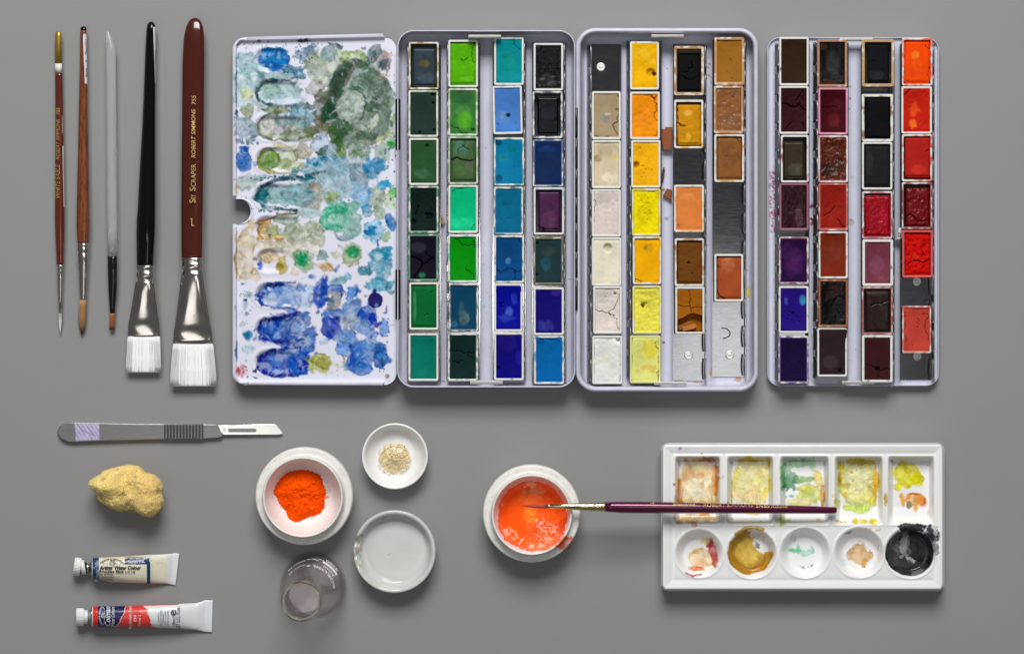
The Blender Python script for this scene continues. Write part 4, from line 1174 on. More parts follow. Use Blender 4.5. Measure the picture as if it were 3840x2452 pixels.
pan('t3', 2, 4, (510, 1340, 743, 1720), '#eed908', 'lemon yellow pan with a pitted middle', pats=[(625, 1510, 55, 100, '#c2a904', .45, {'wob': .4, 'tex': .9})], holes=[(600, 1480, 6), (620, 1500, 7), (640, 1460, 6), (615, 1540, 8), (650, 1520, 6), (600, 1580, 6), (635, 1590, 7), (660, 1600, 6), (590, 1440, 6), (640, 1420, 6)], cracks=[([(640, 1366), (700, 1372), (725, 1378)], 4)], bumpy=.008, st=('#d8c514', .3))
pan('t3', 2, 5, (517, 1723, 748, 2108), '#f0ae05', 'deep yellow pan with an olive smudge', cake=(537, 1750, 730, 2088), pats=[(640, 1815, 36, 36, '#b98c12', .75, {'wob': .4}), (620, 1810, 16, 14, '#9a7c20', .6)], cracks=[([(540, 2075), (600, 2085)], 6)], wall='#8a5a05', st=('#e0b030', .2))
pan('t3', 2, 6, (515, 2117, 748, 2503), '#e9de52', 'pale lemon pan with a lumpy hollow', holes=[(600, 2272, 18, .028), (625, 2260, 10)], pats=[(600, 2278, 10, 16, '#4a4408', .8), (630, 2220, 60, 60, '#ddd04c', .6)], bumpy=.012, st=('#e0d43c', .3))
pan('t3', 2, 7, (495, 2515, 743, 2898), '#dede80', 'pale greenish yellow pan, smooth and faded', over=(0, -4, 0, 0), pats=[(650, 2620, 70, 80, '#ddd044', .75, {'wob': .2}), (650, 2780, 60, 36, '#e0bf50', .6, {'wob': .4}), (580, 2790, 40, 30, '#e2d27a', .5)], cracks=[([(716, 2560), (722, 2700), (714, 2840)], 4)], st=('#d6d66a', .5), nrow='bottom')
pan('t3', 3, 1, (848, 200, 1090, 595), '#1d1d1f', 'sunken cracked charcoal black pan', cake=(880, 258, 1060, 562), d=.03, ins=24, wall='#7d6a44', cracks=[([(990, 320), (1000, 370), (960, 405), (900, 410)], 5), ([(920, 440), (970, 470), (1050, 440)], 5)], st=('#9a6a28', .3), rimbase='#dad6c8')
pan('t3', 3, 2, (848, 630, 1085, 1020), '#c6891c', 'yellow ochre pan with a torn edge', cake=(876, 668, 1064, 990), cracks=[([(876, 818), (905, 838), (940, 842)], 11), ([(880, 700), (878, 800)], 5)], pats=[(960, 740, 40, 24, '#d2a040', .7), (965, 925, 22, 30, '#d0a030', .7), (920, 960, 50, 20, '#cf9714', .6)], wall='#4a2c08', st=('#d89a1c', .18), bumpy=.006)
pan('t3', 3, 3, (848, 1310, 1090, 1690), '#da8040', 'soft apricot orange pan', nrow='third', pats=[(885, 1635, 12, 12, '#8f5420', .8), (960, 1400, 60, 40, '#e29048', .5)], st=('#d8a040', .2))
pan('t3', 3, 4, (853, 1738, 1090, 2123), '#6d4420', 'dark brown pan with pits', nrow='fourth', cake=(878, 1768, 1072, 2100), holes=[(950, 1937, 7), (968, 1935, 12), (995, 2020, 9), (990, 1895, 5)], wall='#33200e', st=('#a4622c', .25), bumpy=.006, gloss=0)
pan('t3', 3, 5, (857, 2125, 1095, 2505), '#a2601f', 'broken tan pan with its lower third missing', nrow='bottom', frag=([*C(7, np.array([876, 920, 960, 1000, 1075]), 0)[0]], [*C(7, 0, np.array([2392, 2380, 2355, 2340, 2362]))[1]]), cracks=[([(880, 2275), (975, 2285), (1075, 2300)], 3), ([(965, 2160), (978, 2290), (985, 2340)], 3)], wall='#6e4218')
pan('t3', 4, 1, (1170, 128, 1413, 513), '#946627', 'ochre brown pan with spattered rim', holes=[(1299, 310, 7), (1312, 458, 7)], ins=24, st=('#b8782c', .42))
pan('t3', 4, 2, (1167, 517, 1407, 900), '#8a5834', 'shiny rough brown pan', gloss=1, ins=23, holes=[(1295, 583, 7), (1325, 610, 8)], bumpy=.008, pats=[(1300, 800, 60, 60, '#7d5a3c', .5)], st=('#b07024', .45), wall='#4e2e18')
pan('t3', 4, 3, (1170, 905, 1412, 1290), '#8b5a33', 'smooth tan brown pan cracked at one corner', cake=(1195, 935, 1388, 1265), holes=[(1327, 1022, 6), (1270, 1082, 8), (1271, 1148, 6)], cracks=[([(1345, 935), (1360, 955), (1388, 970)], 6)], pats=[(1290, 1080, 70, 110, '#7e5130', .5, {'edge': .4})], st=('#c08a3c', .25))
pan('t3', 4, 4, (1170, 1863, 1405, 2245), '#a4502d', 'burnt sienna pan', nrow='bottom', cake=(1194, 1890, 1390, 2225), holes=[(1255, 1935, 7)], cracks=[([(1192, 1968), (1218, 1972)], 7), ([(1195, 2160), (1215, 2200), (1250, 2222)], 10)], pats=[(1285, 1955, 50, 55, '#b06640', .6, {'wob': .4})], wall='#5a2610')

# --- separate red tray ----------------------------------------------------
pan('t4', 1, 1, (157, 87, 403, 488), '#36281f', 'flat chocolate brown pan', holes=[(357, 152, 6), (333, 333, 6), (345, 352, 6)])
pan('t4', 1, 2, (155, 490, 403, 887), '#381e22', 'maroon brown pan broken by cracks', cracks=[([(185, 640), (240, 658), (310, 655), (330, 630)], 14), ([(320, 645), (350, 680), (375, 695)], 9), ([(350, 525), (320, 570), (295, 610)], 7), ([(260, 790), (215, 850)], 4), ([(340, 800), (375, 845)], 4)], bumpy=.006)
pan('t4', 1, 3, (170, 893, 403, 1287), '#3a2f23', 'olive brown cake worn small inside a black pan', cake=(195, 945, 362, 1248), d=.01, gloss=1, wall='#120d0a', pats=[(290, 1180, 60, 50, '#464132', .6)], st=('#8a2430', .15))
pan('t4', 1, 4, (158, 1290, 403, 1681), '#30111d', 'dark wine pan with a magenta stained rim', gloss=1, pats=[(320, 1560, 30, 80, '#5a3a42', .5, {'edge': 0})], st=('#8c2858', .75), bumpy=.005)
pan('t4', 1, 5, (155, 1731, 402, 2122), '#2c133f', 'deep purple pan with a lighter violet middle', over=(-4, 0, 6, 0), pats=[(280, 1930, 70, 95, '#4d1f5c', .75, {'wob': .3, 'soft': .6, 'edge': 0}), (225, 1850, 60, 60, '#3a1a4c', .6)], holes=[(270, 1885, 5), (290, 1912, 5), (325, 1948, 5)], st=('#7d2458', .3))
pan('t4', 1, 6, (152, 2137, 402, 2526), '#2d1c7a', 'violet blue pan peppered with bubbles', holes=[(262, 2290, 8), (270, 2360, 12), (245, 2350, 10), (290, 2390, 9), (240, 2380, 8), (310, 2400, 7), (265, 2420, 7), (325, 2430, 8), (280, 2440, 6), (225, 2410, 7), (315, 2380, 7)], pats=[(352, 2252, 26, 42, '#2f7fb0', .9, {'wob': .1}), (215, 2260, 14, 30, '#3450a8', .7)])
pan('t4', 1, 7, (150, 2547, 402, 2941), '#24163c', 'dusky violet pan', nrow='bottom', st=('#5c2c8c', .35), holes=[(237, 2765, 6), (330, 2770, 6), (290, 2850, 6)])
pan('t4', 2, 1, (470, 107, 720, 500), '#15100e', 'wet looking black brown pan with bare rim', gloss=1, ins=22, d=.006, pats=[(600, 300, 55, 95, '#2b2a2b', .9, {'edge': .6, 'wob': .12}), (550, 460, 90, 22, '#3a1c12', .7), (520, 160, 30, 30, '#3a2014', .6)], st=('#a4683c', .5), wall='#2a150e')
pan('t4', 2, 2, (478, 503, 725, 892), '#430f1b', 'dark crimson pan with pink stained edge', cracks=[([(505, 665), (560, 660), (640, 672)], 3)], pats=[(610, 770, 50, 60, '#5c1720', .7), (640, 640, 60, 50, '#4d1420', .5)], st=('#d47aa0', .55))
pan('t4', 2, 3, (478, 897, 727, 1287), '#57291d', 'lumpy glossy brown pan', gloss=1, bumpy=.02, pats=[(590, 1030, 60, 50, '#6a3626', .6), (550, 1180, 60, 60, '#2f1812', .6), (640, 1140, 50, 60, '#321a14', .5)], st=('#c87a80', .3))
pan('t4', 2, 4, (480, 1290, 725, 1681), '#8f2720', 'brick red pan with a diagonal crack', cracks=[([(640, 1590), (665, 1625), (695, 1645)], 8), ([(530, 1560), (600, 1500), (620, 1480)], 4)], st=('#b83024', .5), bumpy=.005)
pan('t4', 2, 5, (480, 1686, 725, 2077), '#7a2e1e', 'plain terracotta red pan', pats=[(600, 1850, 80, 80, '#74301f', .5)], st=('#c25a50', .12))
pan('t4', 2, 6, (480, 2082, 725, 2477), '#0f0a0a', 'black pan with red and yellow stained rim', gloss=1, pats=[(610, 2180, 70, 50, '#2c1210', .7)], st=('#8e2a14', .55), rimbase='#dcd3a0', bumpy=.005)
pan('t4', 2, 7, (470, 2484, 720, 2884), '#33282a', 'dull brown black pan overfilled to its edges', nrow='bottom', over=(-2, -10, 14, 0), holes=[(658, 2832, 14, .03)], pats=[(580, 2760, 60, 50, '#45383a', .5), (540, 2560, 30, 30, '#28221f', .6)], gloss=0)
pan('t4', 3, 1, (838, 105, 1107, 497), '#202124', 'matt black cake in a brown stained pan', cake=(882, 142, 1064, 462), ins=26, wall='#5a4426', d=.006, holes=[(937, 287, 9)], st=('#b08850', .5), pats=[(960, 400, 60, 40, '#2b2d31', .5)])
pan('t4', 3, 2, (837, 557, 1098, 950), '#1c1c20', 'soft black pan with brown drips on its rim', cake=(872, 588, 1070, 925), wall='#17100c', st=('#7c4a1c', .22), ins=24)
pan('t4', 3, 3, (838, 950, 1092, 1345), '#29292c', 'charcoal grey pan with a clean white rim', cake=(864, 980, 1066, 1318), holes=[(933, 1000, 8)], pats=[(965, 1140, 40, 110, '#1e1e21', .5), (900, 1120, 30, 90, '#35363a', .4)], wall='#3a3a3c')
pan('t4', 3, 4, (840, 1357, 1093, 1749), '#960622', 'bright crimson pan', cake=(864, 1392, 1072, 1728), gloss=1, wall='#330408', bumpy=.008, cracks=[([(865, 1700), (890, 1680), (905, 1678)], 7)], st=('#b02848', .35), pats=[(1010, 1570, 30, 60, '#b01030', .5)])
pan('t4', 3, 5, (842, 1752, 1098, 2139), '#733a48', 'dusty mauve pink pan', pats=[(960, 1970, 60, 80, '#80435a', .6, {'edge': .5, 'wob': .08}), (990, 2070, 60, 30, '#7a3f44', .5)], ins=24, holes=[(948, 1865, 5)])
pan('t4', 3, 6, (838, 2142, 1095, 2537), '#2d201b', 'glossy dark umber pan', cake=(872, 2172, 1070, 2515), gloss=1, cracks=[([(920, 2300), (1000, 2280), (1055, 2255)], 3)], st=('#8e2a20', .4), wall='#1c0a08', pats=[(960, 2190, 90, 30, '#3c2d26', .6)])
pan('t4', 3, 7, (838, 2539, 1095, 2931), '#3e2325', 'reddish umber pan cracked below the middle', nrow='bottom', ins=23, cracks=[([(870, 2780), (930, 2800), (965, 2820), (1010, 2825), (1075, 2820)], 6)], holes=[(968, 2818, 18, .03), (975, 2880, 10)])
pan('t4', 4, 1, (1168, 95, 1422, 490), '#ee4a08', 'vivid orange pan', gloss=0, cake=(1190, 118, 1398, 466), pats=[(1280, 240, 30, 38, '#f47a1c', .85, {'wob': .3}), (1300, 320, 55, 60, '#e8500a', .5)], cracks=[([(1360, 150), (1395, 190)], 5), ([(1375, 410), (1390, 370), (1396, 340)], 5)], holes=[(1297, 325, 6), (1300, 342, 6), (1290, 335, 4)], st=('#e8400c', .3))
pan('t4', 4, 2, (1163, 493, 1418, 885), '#be281b', 'scarlet pan with orange streaks', over=(0, -6, 0, 0), pats=[(1270, 680, 40, 60, '#d8481a', .7, {'wob': .4}), (1260, 800, 32, 36, '#e0661c', .8, {'wob': .3})], cracks=[([(1195, 560), (1230, 520), (1250, 510)], 9)], holes=[(1365, 575, 5)], bumpy=.006)
pan('t4', 4, 3, (1167, 887, 1420, 1278), '#ae2a23', 'even poppy red pan', cake=(1195, 912, 1400, 1242), cracks=[([(1365, 1030), (1395, 1020)], 6)], holes=[(1340, 1050, 5), (1350, 1075, 4), (1370, 1060, 4)], pats=[(1310, 1180, 60, 40, '#c8322a', .5)], wall='#64100c', st=('#c83a30', .25))
pan('t4', 4, 4, (1167, 1282, 1420, 1669), '#6c0e1a', 'glossy oxblood red pan', cake=(1205, 1330, 1395, 1650), gloss=1, d=.006, wall='#2a0408', cracks=[([(1200, 1570), (1280, 1580), (1370, 1600)], 8)], bumpy=.012, st=('#8a1424', .35))
pan('t4', 4, 5, (1170, 1677, 1425, 2069), '#c21811', 'crumbling bright red pan', cake=(1194, 1702, 1400, 2048), gloss=0, cracks=[([(1215, 1970), (1260, 1930), (1320, 1940), (1395, 1915)], 9), ([(1355, 1760), (1330, 1830), (1330, 1900)], 7)], bumpy=.022, st=('#d61a18', .6), pats=[(1280, 1900, 50, 40, '#c22a1c', .5)])
pan('t4', 4, 6, (1170, 2299, 1412, 2691), '#bc453a', 'coral red pan with a row of bubbles', nrow='bottom', holes=[(1300, 2410, 9), (1312, 2425, 8), (1295, 2440, 8), (1310, 2455, 9), (1300, 2475, 8), (1345, 2370, 10), (1380, 2372, 8), (1258, 2625, 8)], cracks=[([(1200, 2350), (1198, 2480), (1200, 2600)], 4), ([(1395, 2380), (1392, 2560), (1398, 2650)], 4)], st=('#c4402e', .35))

# --- loose bits in the trays ---------------------------------------------
def chip(name, crop, poly, z0, h, col, label, cat, rough=.6):
    p = np.array([C(crop, *q) for q in poly])
    # denser outline with small breaks
    out = []
    for i in range(len(p)):
        a, b = p[i], p[(i + 1) % len(p)]
        for t in np.linspace(0, 1, 4, endpoint=False):
            q = a + (b - a) * t
            out.append(q + (0 if t == 0 else 1) * rough * np.array([vnoise(q[0] * .3, q[1] * .3, 3) - .5, vnoise(q[0] * .3, q[1] * .3, 4) - .5]) * 2)
    V, F = slab(np.array(out), z0, z0 + h, 1.4)
    k = len(out)
    tone = .8 + .4 * fbm(V[:, 0] * 40, V[:, 1] * 40, 9, 3)
    V[:, 2] += np.where(V[:, 2] > z0 + .001, h * .2 * (fbm(V[:, 0] * 12, V[:, 1] * 12, 2, 2) - .5), 0)
    o = mk(name, V, F, M_CHIP, col=lin(col) * tone[:, None], smooth=False)
    return tag(o, label, cat)


chip('paint_chip', 7, [(742, 860), (782, 868), (778, 848), (835, 848), (834, 1034), (766, 1032), (748, 960)], .026, .045, '#8a4a24', 'largest brown paint chip lying right of the orange yellow pan', 'paint chip')
chip('paint_chip', 7, [(770, 1162), (776, 1195), (768, 1265), (756, 1302), (750, 1270), (757, 1190)], .026, .02, '#5c3420', 'thin dark brown paint sliver lying between yellow pan and empty tin slot', 'paint chip', .3)
chip('paint_chip', 7, [(792, 1338), (832, 1352), (822, 1400), (832, 1432), (800, 1420), (762, 1392)], .026, .035, '#8c4c22', 'small crumbled brown paint chip beside the apricot orange pan', 'paint chip')
chip('paint_chip', 7, [(884, 2440), (990, 2395), (998, 2425), (890, 2478)], .085, .02, '#8f521c', 'dark broken paint chunk inside the broken tan pan, left piece', 'paint chip')
chip('paint_chip', 7, [(916, 2448), (1020, 2418), (1030, 2440), (1012, 2462), (918, 2482)], .085, .034, '#b87028', 'light tan stick shaped chunk at the foot of the broken pan', 'paint chip')
chip('paint_crumb', 5, [(380, 1555), (402, 1575), (398, 1592), (410, 1605), (405, 1630), (386, 1632), (375, 1622), (382, 1598), (374, 1590)], .024, .03, '#a48c5c', 'straw coloured crumb on the tray floor beside the vivid emerald pan', 'crumb')

# torn paper tag stuck beside the red pan
u = np.linspace(0, 1, 9); v = np.linspace(0, 1, 9)
ax, ay = C(9, 1112, 1680)
PX = ax + u[None, :] * 26 + 4 * (1 - v[:, None]); PY = ay - 6 + v[:, None] * 42 - 12 * u[None, :] + 6 * u[None, :] ** 2
Z = .07 + .05 * np.sin(u[None, :] * 2.2 + .3) + 0 * v[:, None]
V = W(PX, PY, Z).reshape(-1, 3)
V2 = V + np.array([0, 0, -.003])
F = np.vstack([gridf(9, 9), gridf(9, 9, 81)[:, ::-1]])
tagp = thing('paper_tag', 'curled white paper scrap with a printed letter beside the crumbling red pan', 'paper scrap', V.mean(0))
mk('paper', np.vstack([V, V2]), F, M_STICKER, tagp)
letters([('Dr', 1140, 1695, 1166, 1732, 0, 0, .02)], 9, lambda px, py: np.full(px.shape, .124), M_INKBLK, tagp, eps=0.0)

# hair curl on the empty tin strip
def fibre(crop, pts, z, r, label):
    p = smooth_prof([C(crop, *q) for q in pts], 6)
    P = W(p[:, 0], p[:, 1], z)
    L = []
    for i in range(len(P)):
        dv = P[min(i + 1, len(P) - 1)] - P[max(i - 1, 0)]
        dv /= np.linalg.norm(dv) + 1e-9
        s_ = np.array([-dv[1], dv[0], 0])
        L.append([P[i] + s_ * r, P[i] + np.array([0, 0, r * 1.6]), P[i] - s_ * r])
    V, F = rings(L)
    return tag(mk('hair', V, F, M_FIBRE), label, 'hair')


fibre(7, [(1232, 2455), (1270, 2462), (1296, 2490), (1290, 2520), (1240, 2542)], .0345, .0035, 'curled dark hair lying on the empty tin strip below the sienna pan')
# ------------------------------------------------------------------ brushes
def smooth_st(st, n=48, passes=3):
    st = np.asarray(st, float)
    d = np.concatenate([[0], np.cumsum(np.hypot(np.diff(st[:, 0]), np.diff(st[:, 2])) + 1e-6)])
    t = np.linspace(0, d[-1], n)
    o = np.stack([np.interp(t, d, st[:, k]) for k in range(st.shape[1])], -1)
    for _ in range(passes):
        o[1:-1, 1:] = .25 * o[:-2, 1:] + .5 * o[1:-1, 1:] + .25 * o[2:, 1:]
    return o


class Rod:
    """brush lying on the table; stations (t, centre, half width, half thickness) in photo px along y or x"""

    def __init__(self, axis, zpts):
        self.axis, self.zp = axis, zpts

    def zc(self, t):
        return np.interp(t, [p[0] for p in self.zp], [p[1] for p in self.zp])

    def pos(self, t, c, z):
        return W(c, t, z) if self.axis == 'y' else W(t, c, z)

    def loft(self, st, n=28, power=2.0):
        L = []
        a = np.linspace(0, 2 * math.pi, n, endpoint=False)
        ca, sa = np.cos(a), np.sin(a)
        ex = 2 / power
        ca = np.sign(ca) * np.abs(ca) ** ex; sa = np.sign(sa) * np.abs(sa) ** ex
        for t, c, hw, hb in st:
            z = self.zc(t)
            L.append(self.pos(t, c + hw * ca, z + hb * S * sa))
        return np.array(L)

    def ztop(self, st):
        st = np.asarray(st, float)

        def f(px, py):
            t, q = (py, px) if self.axis == 'y' else (px, py)
            c = np.interp(t, st[:, 0], st[:, 1]); hw = np.interp(t, st[:, 0], st[:, 2]); hb = np.interp(t, st[:, 0], st[:, 3])
            u = np.clip((q - c) / hw, -.985, .985)
            return self.zc(t) + hb * S * np.sqrt(1 - u * u)
        return f

    def part(self, name, st, mt, root, n=28, power=2.0, col=None, parent=None):
        L = self.loft(st, n, power)
        V, F = rings(L)
        if col is not None:
            st = np.asarray(st)
            T = np.repeat(st[:, 0], n); A = np.tile(np.linspace(0, 2 * math.pi, n, endpoint=False), len(st))
            col = col(T, A)
        return fix_normals(mk(name, V, F, mt, root, parent, col=col))

    def bristles(self, st, root, col, count, r, seed, spread=.04, power=2.0, name='bristles', ends=.06, var=.14, flat=1.2):
        """a solid core plus loose strands over it, one mesh"""
        g = np.random.default_rng(seed)
        st = np.asarray(st, float)
        core = st.copy(); core[:, 2:] *= .98
        L = self.loft(smooth_st(core, 24, 1), 28, power)
        V, F = rings(L)
        VV, FF, n = [V], list(F), len(V)
        tt = np.repeat(smooth_st(core, 24, 1)[:, 0], 28)
        CC = [col(tt, np.tile(np.linspace(0, 6.28, 28), 24) * 7, g)]
        t0, t1 = st[0, 0], st[-1, 0]
        for _ in range(count):
            a = g.uniform(-.15, math.pi + .15)
            rho = g.uniform(.86, 1.0)
            ca, sa = math.cos(a), math.sin(a)
            e = 2 / power
            ca = math.copysign(abs(ca) ** e, ca) * rho; sa = math.copysign(abs(sa) ** e, sa) * rho
            if power > 2.2:
                ca = g.uniform(-1, 1)
            te = t1 + (t1 - t0) * g.uniform(-ends, ends * .35)
            ts = np.linspace(t0, te, 7)
            tc = np.clip(ts, min(t0, t1), max(t0, t1))
            dr = g.normal(0, spread) * np.linspace(0, 1, 7) ** 2
            c = np.interp(tc, st[:, 0], st[:, 1]) if t1 > t0 else np.interp(-tc, -st[:, 0], st[:, 1])
            hw = np.interp(tc, st[:, 0], st[:, 2]) if t1 > t0 else np.interp(-tc, -st[:, 0], st[:, 2])
            hb = np.interp(tc, st[:, 0], st[:, 3]) if t1 > t0 else np.interp(-tc, -st[:, 0], st[:, 3])
            z = self.zc(ts) + hb * S * sa
            cc = c + hw * (ca + dr)
            rr = r * np.linspace(1, .45, 7)
            A = self.pos(ts, cc - rr, z); B_ = self.pos(ts, cc + rr, z); C_ = self.pos(ts, cc, z + rr * S * flat)
            P = np.stack([A, C_, B_], 1)
            v, f = rings(P)
            VV.append(v); FF += [[k + n for k in q] for q in f]; n += len(v)
            cl = col(np.repeat(ts, 3), np.full(21, g.uniform(0, 50)), g)
            CC.append(cl * g.uniform(1 - var, 1 + var * .4))
        return mk(name, np.concatenate(VV), FF, M_BRISTLE, root, col=np.concatenate(CC))


def rows(crop, data, hb=None):
    out = []
    s = CR[crop][2]
    for r in data:
        y, a, b = r[:3]
        cx, py = C(crop, (a + b) / 2, y)
        hw = (b - a) / 2 / s
        out.append((float(py), float(cx), hw, (r[3] / s if len(r) > 3 else hw)))
    return out


BR = 'brushes lined up beside the mixing palette'

# 1 thin red brown round brush
R1 = Rod('y', [(100, .045), (800, .048), (1000, .05), (1210, .03), (1255, .022)])
t = thing('paint_brush', 'thin red brown round brush with gold cap, white band and tiny white tip', 'brush', W(220, 690, 0), BR)
st = rows(1, [(136, 134, 146), (139, 127, 153), (145, 121, 160), (155, 117, 164), (180, 114, 166), (388, 114, 169)])
R1.part('cap', st, M_GOLDPAINT, t)
R1.part('band', rows(1, [(388, 114, 170), (457, 114, 172)]), M_WHITEPAINT, t)
hs1 = smooth_st(rows(1, [(457, 114.5, 172.5), (800, 117, 179), (1200, 115, 185), (1530, 113, 188)]) + rows(2, [(60, 121, 201), (150, 123, 201), (250, 128, 199), (330, 133, 195), (425, 136, 194)]), 60, 3)
R1.part('handle', hs1, M_RUST, t)
R1.part('ferrule', rows(2, [(425, 136, 194), (440, 136, 193), (446, 141, 190), (452, 140, 191), (470, 138, 192), (488, 139, 191), (494, 144, 187), (502, 141, 188), (560, 143, 187), (700, 147, 184), (825, 151, 180)]), M_CHROME, t)
R1.bristles(rows(2, [(823, 152, 179), (850, 151, 181), (890, 152, 180), (940, 158, 175), (975, 164, 170), (992, 167, 169)]), t, lambda T, A, g: np.outer(np.clip(.25 + .6 * sstep(1175, 1205, T), 0, 1), [.86, .87, .88]), 90, .8, 1, .03)
letters([('WHITE SABLE', 119, 1162, 152, 1420, 90, .25, 0), ('ROBERT SIMMONS', 123, 815, 150, 1128, 90, .25, 0), ('785', 124, 728, 151, 780, 90, .15, 0)], 1, R1.ztop(hs1), M_GOLDLET, t, eps=.0045)
letters([('220085003', 168, 790, 178, 930, 90, .2, 0)], 1, R1.ztop(hs1), M_STICKER, t, eps=.0025)


def wrap_label(rodx, hst, crop, pts_l, pts_r, name, mt, root, eps=.0022, wavy=0):
    """sticker on a handle between two edges given as (y, x)"""
    n = 40
    ya = np.linspace(pts_l[0][0], pts_l[-1][0], n); yb = np.linspace(pts_r[0][0], pts_r[-1][0], n)
    xa = np.interp(ya, [p[0] for p in pts_l], [p[1] for p in pts_l]); xb = np.interp(yb, [p[0] for p in pts_r], [p[1] for p in pts_r])
    u = np.linspace(0, 1, 9)[None, :]
    X = xa[:, None] * (1 - u) + xb[:, None] * u; Y = ya[:, None] * (1 - u) + yb[:, None] * u
    px, py = C(crop, X, Y)
    Z = rodx.ztop(hst)(px, py) + eps
    return mk(name, W(px, py, Z), gridf(n, 9), mt, root)


wrap_label(R1, hs1, 1, [(1020, 172), (1490, 181)], [(1020, 183), (1490, 188)], 'sticker', M_STICKER, t)

# 2 wooden sable brush
R2 = Rod('y', [(90, .05), (840, .062), (900, .06), (1130, .05), (1250, .03)])
t = thing('paint_brush', 'speckled brown wooden round brush with paper sticker and tawny pointed hair', 'brush', W(310, 690, 0), BR)
R2.part('dipped_tip', rows(1, [(102, 328, 341), (105, 320, 350), (112, 313, 356), (124, 310, 359), (133, 310, 359)]), M_BLACK, t)
hs2 = smooth_st(rows(1, [(133, 310, 358), (150, 309, 357), (400, 306, 362), (700, 298, 367), (1000, 293, 370), (1300, 286, 376), (1538, 281, 380)]) + rows(2, [(40, 301, 410), (110, 300, 408), (180, 304, 404), (246, 309, 398)]), 110, 3)


def wood(T, A):
    x = np.cos(A) * 22
    g = fbm(x * .35, T * .006, 3, 4); k = fbm(x * .5 + 40, T * .05, 5, 3)
    c = lin('#7a3f22') * (.65 + .75 * g)[:, None]
    dark = sstep(.56, .7, k)[:, None] * .75
    return c * (1 - dark) + lin('#2a150d') * dark


R2.part('handle', hs2, M_WOOD, t, n=40, col=wood)
R2.part('ferrule', rows(2, [(245, 308, 399), (272, 307, 400), (277, 314, 394), (284, 309, 399), (298, 308, 401), (314, 310, 399), (322, 317, 393), (327, 317, 393), (334, 311, 398), (420, 314, 394), (560, 320, 387), (700, 327, 380), (717, 328, 379)]), M_CHROME, t)


def tawny(c0, c1, t0, t1):
    def f(T, A, g):
        k = sstep(t0, t1, T)[:, None]
        n = (.75 + .5 * vnoise(A * 3.1, T * .004, 3))[:, None]
        return (lin(c0) * (1 - k) + lin(c1) * k) * n
    return f


R2.bristles(rows(2, [(715, 328, 378), (760, 322, 377), (830, 319, 378), (900, 318, 374), (945, 323, 368), (975, 334, 357), (992, 341, 346)]), t, tawny('#a87c48', '#4e3520', 1195, 1252), 170, 1.0, 2, .07)
wrap_label(R2, hs2, 1, [(160, 332), (200, 331), (540, 345)], [(160, 357), (200, 360), (548, 365)], 'sticker', M_STICKER, t)
letters([('Mauritius', 343, 200, 362, 325, 90, .2, 0), ('6', 347, 362, 363, 376, 90, 0, 0), ('8504', 350, 425, 364, 490, 90, 0, 0)], 1, R2.ztop(hs2), M_INKRED, t, eps=.0045)

# 3 clear acrylic brush
R3 = Rod('y', [(110, .06), (950, .064), (1120, .05), (1240, .03)])
t = thing('paint_brush', 'clear acrylic handled brush with black ferrule and short orange square tip', 'brush', W(415, 690, 0), BR)
hs3 = rows(1, [(132, 514, 523, 3), (150, 510, 534, 8), (180, 507, 549, 18), (220, 506, 564, 26), (262, 506, 577, 34), (290, 506, 583), (700, 509, 586), (1100, 511, 589), (1530, 513, 593)]) + rows(2, [(60, 552, 637), (355, 556, 636)])
R3.part('handle', hs3, M_ACRYL, t, n=32)
R3.part('ferrule', rows(2, [(353, 555, 637), (382, 555, 637), (388, 558, 634), (400, 556, 636), (412, 558, 634), (420, 556, 637), (500, 558, 636), (570, 560, 636), (650, 563, 632), (720, 568, 624, 24), (780, 572, 619, 19), (826, 574, 617, 17)]), M_BLKPLASTIC, t)
R3.bristles(rows(2, [(824, 575, 616, 16), (870, 574, 614, 13), (920, 573, 613, 9), (962, 572, 615, 5)]), t, tawny('#9a5a22', '#5a2a10', 1200, 1240), 120, 1.0, 3, .03, power=3, ends=.03)

# 4 black flat brush
R4 = Rod('y', [(80, .06), (900, .095), (1060, .09), (1220, .06), (1400, .045)])
t = thing('paint_brush', 'black handled flat brush with nickel ferrule and wide white bristles, narrower of two', 'brush', W(545, 740, 0), BR)
hs4 = smooth_st(rows(1, [(66, 846, 862), (69, 838, 872), (78, 828, 882), (95, 821, 888), (130, 817, 890), (300, 808, 890), (600, 797, 888), (900, 783, 887), (1200, 765, 888), (1538, 747, 888)]) + rows(2, [(40, 795, 952), (150, 792, 950), (230, 793, 946), (300, 794, 941), (370, 795, 937), (432, 797, 935)]), 120, 2)
R4.part('handle', hs4, M_BLACK, t, n=36)
R4.part('ferrule', rows(2, [(430, 795, 939), (438, 794, 941), (460, 797, 938), (470, 806, 927), (477, 803, 931), (490, 794, 937), (510, 791, 940), (530, 794, 937), (545, 804, 926), (552, 803, 927), (560, 793, 938), (575, 783, 947, 76), (650, 772, 953, 70), (750, 757, 963, 58), (850, 738, 975, 44), (905, 729, 984, 36), (915, 727, 985, 32), (1000, 722, 988, 27), (1018, 722, 988, 26)]), M_CHROME, t, n=48, power=2.5)
white = lambda T, A, g: np.clip(.95 + .02 * vnoise(A * 9.1, T * .004, 3), 0, 1)[:, None] * np.array([1, 1, 1.0])
R4.bristles(rows(2, [(1016, 723, 987, 25), (1080, 719, 990, 26), (1200, 713, 994, 25), (1260, 710, 996, 20), (1310, 709, 994, 12)]), t, white, 520, .9, 4, .016, power=3.2, ends=.035, var=.025, flat=.15)
wrap_label(R4, hs4, 1, [(108, 870), (210, 873), (400, 880), (540, 884)], [(108, 887), (210, 889), (400, 889), (545, 888)], 'sticker', M_STICKER, t)
letters([('MP250-3/4', 883, 285, 889, 395, 90, .1, 0)], 1, R4.ztop(hs4), M_INKBLK, t, eps=.0045)

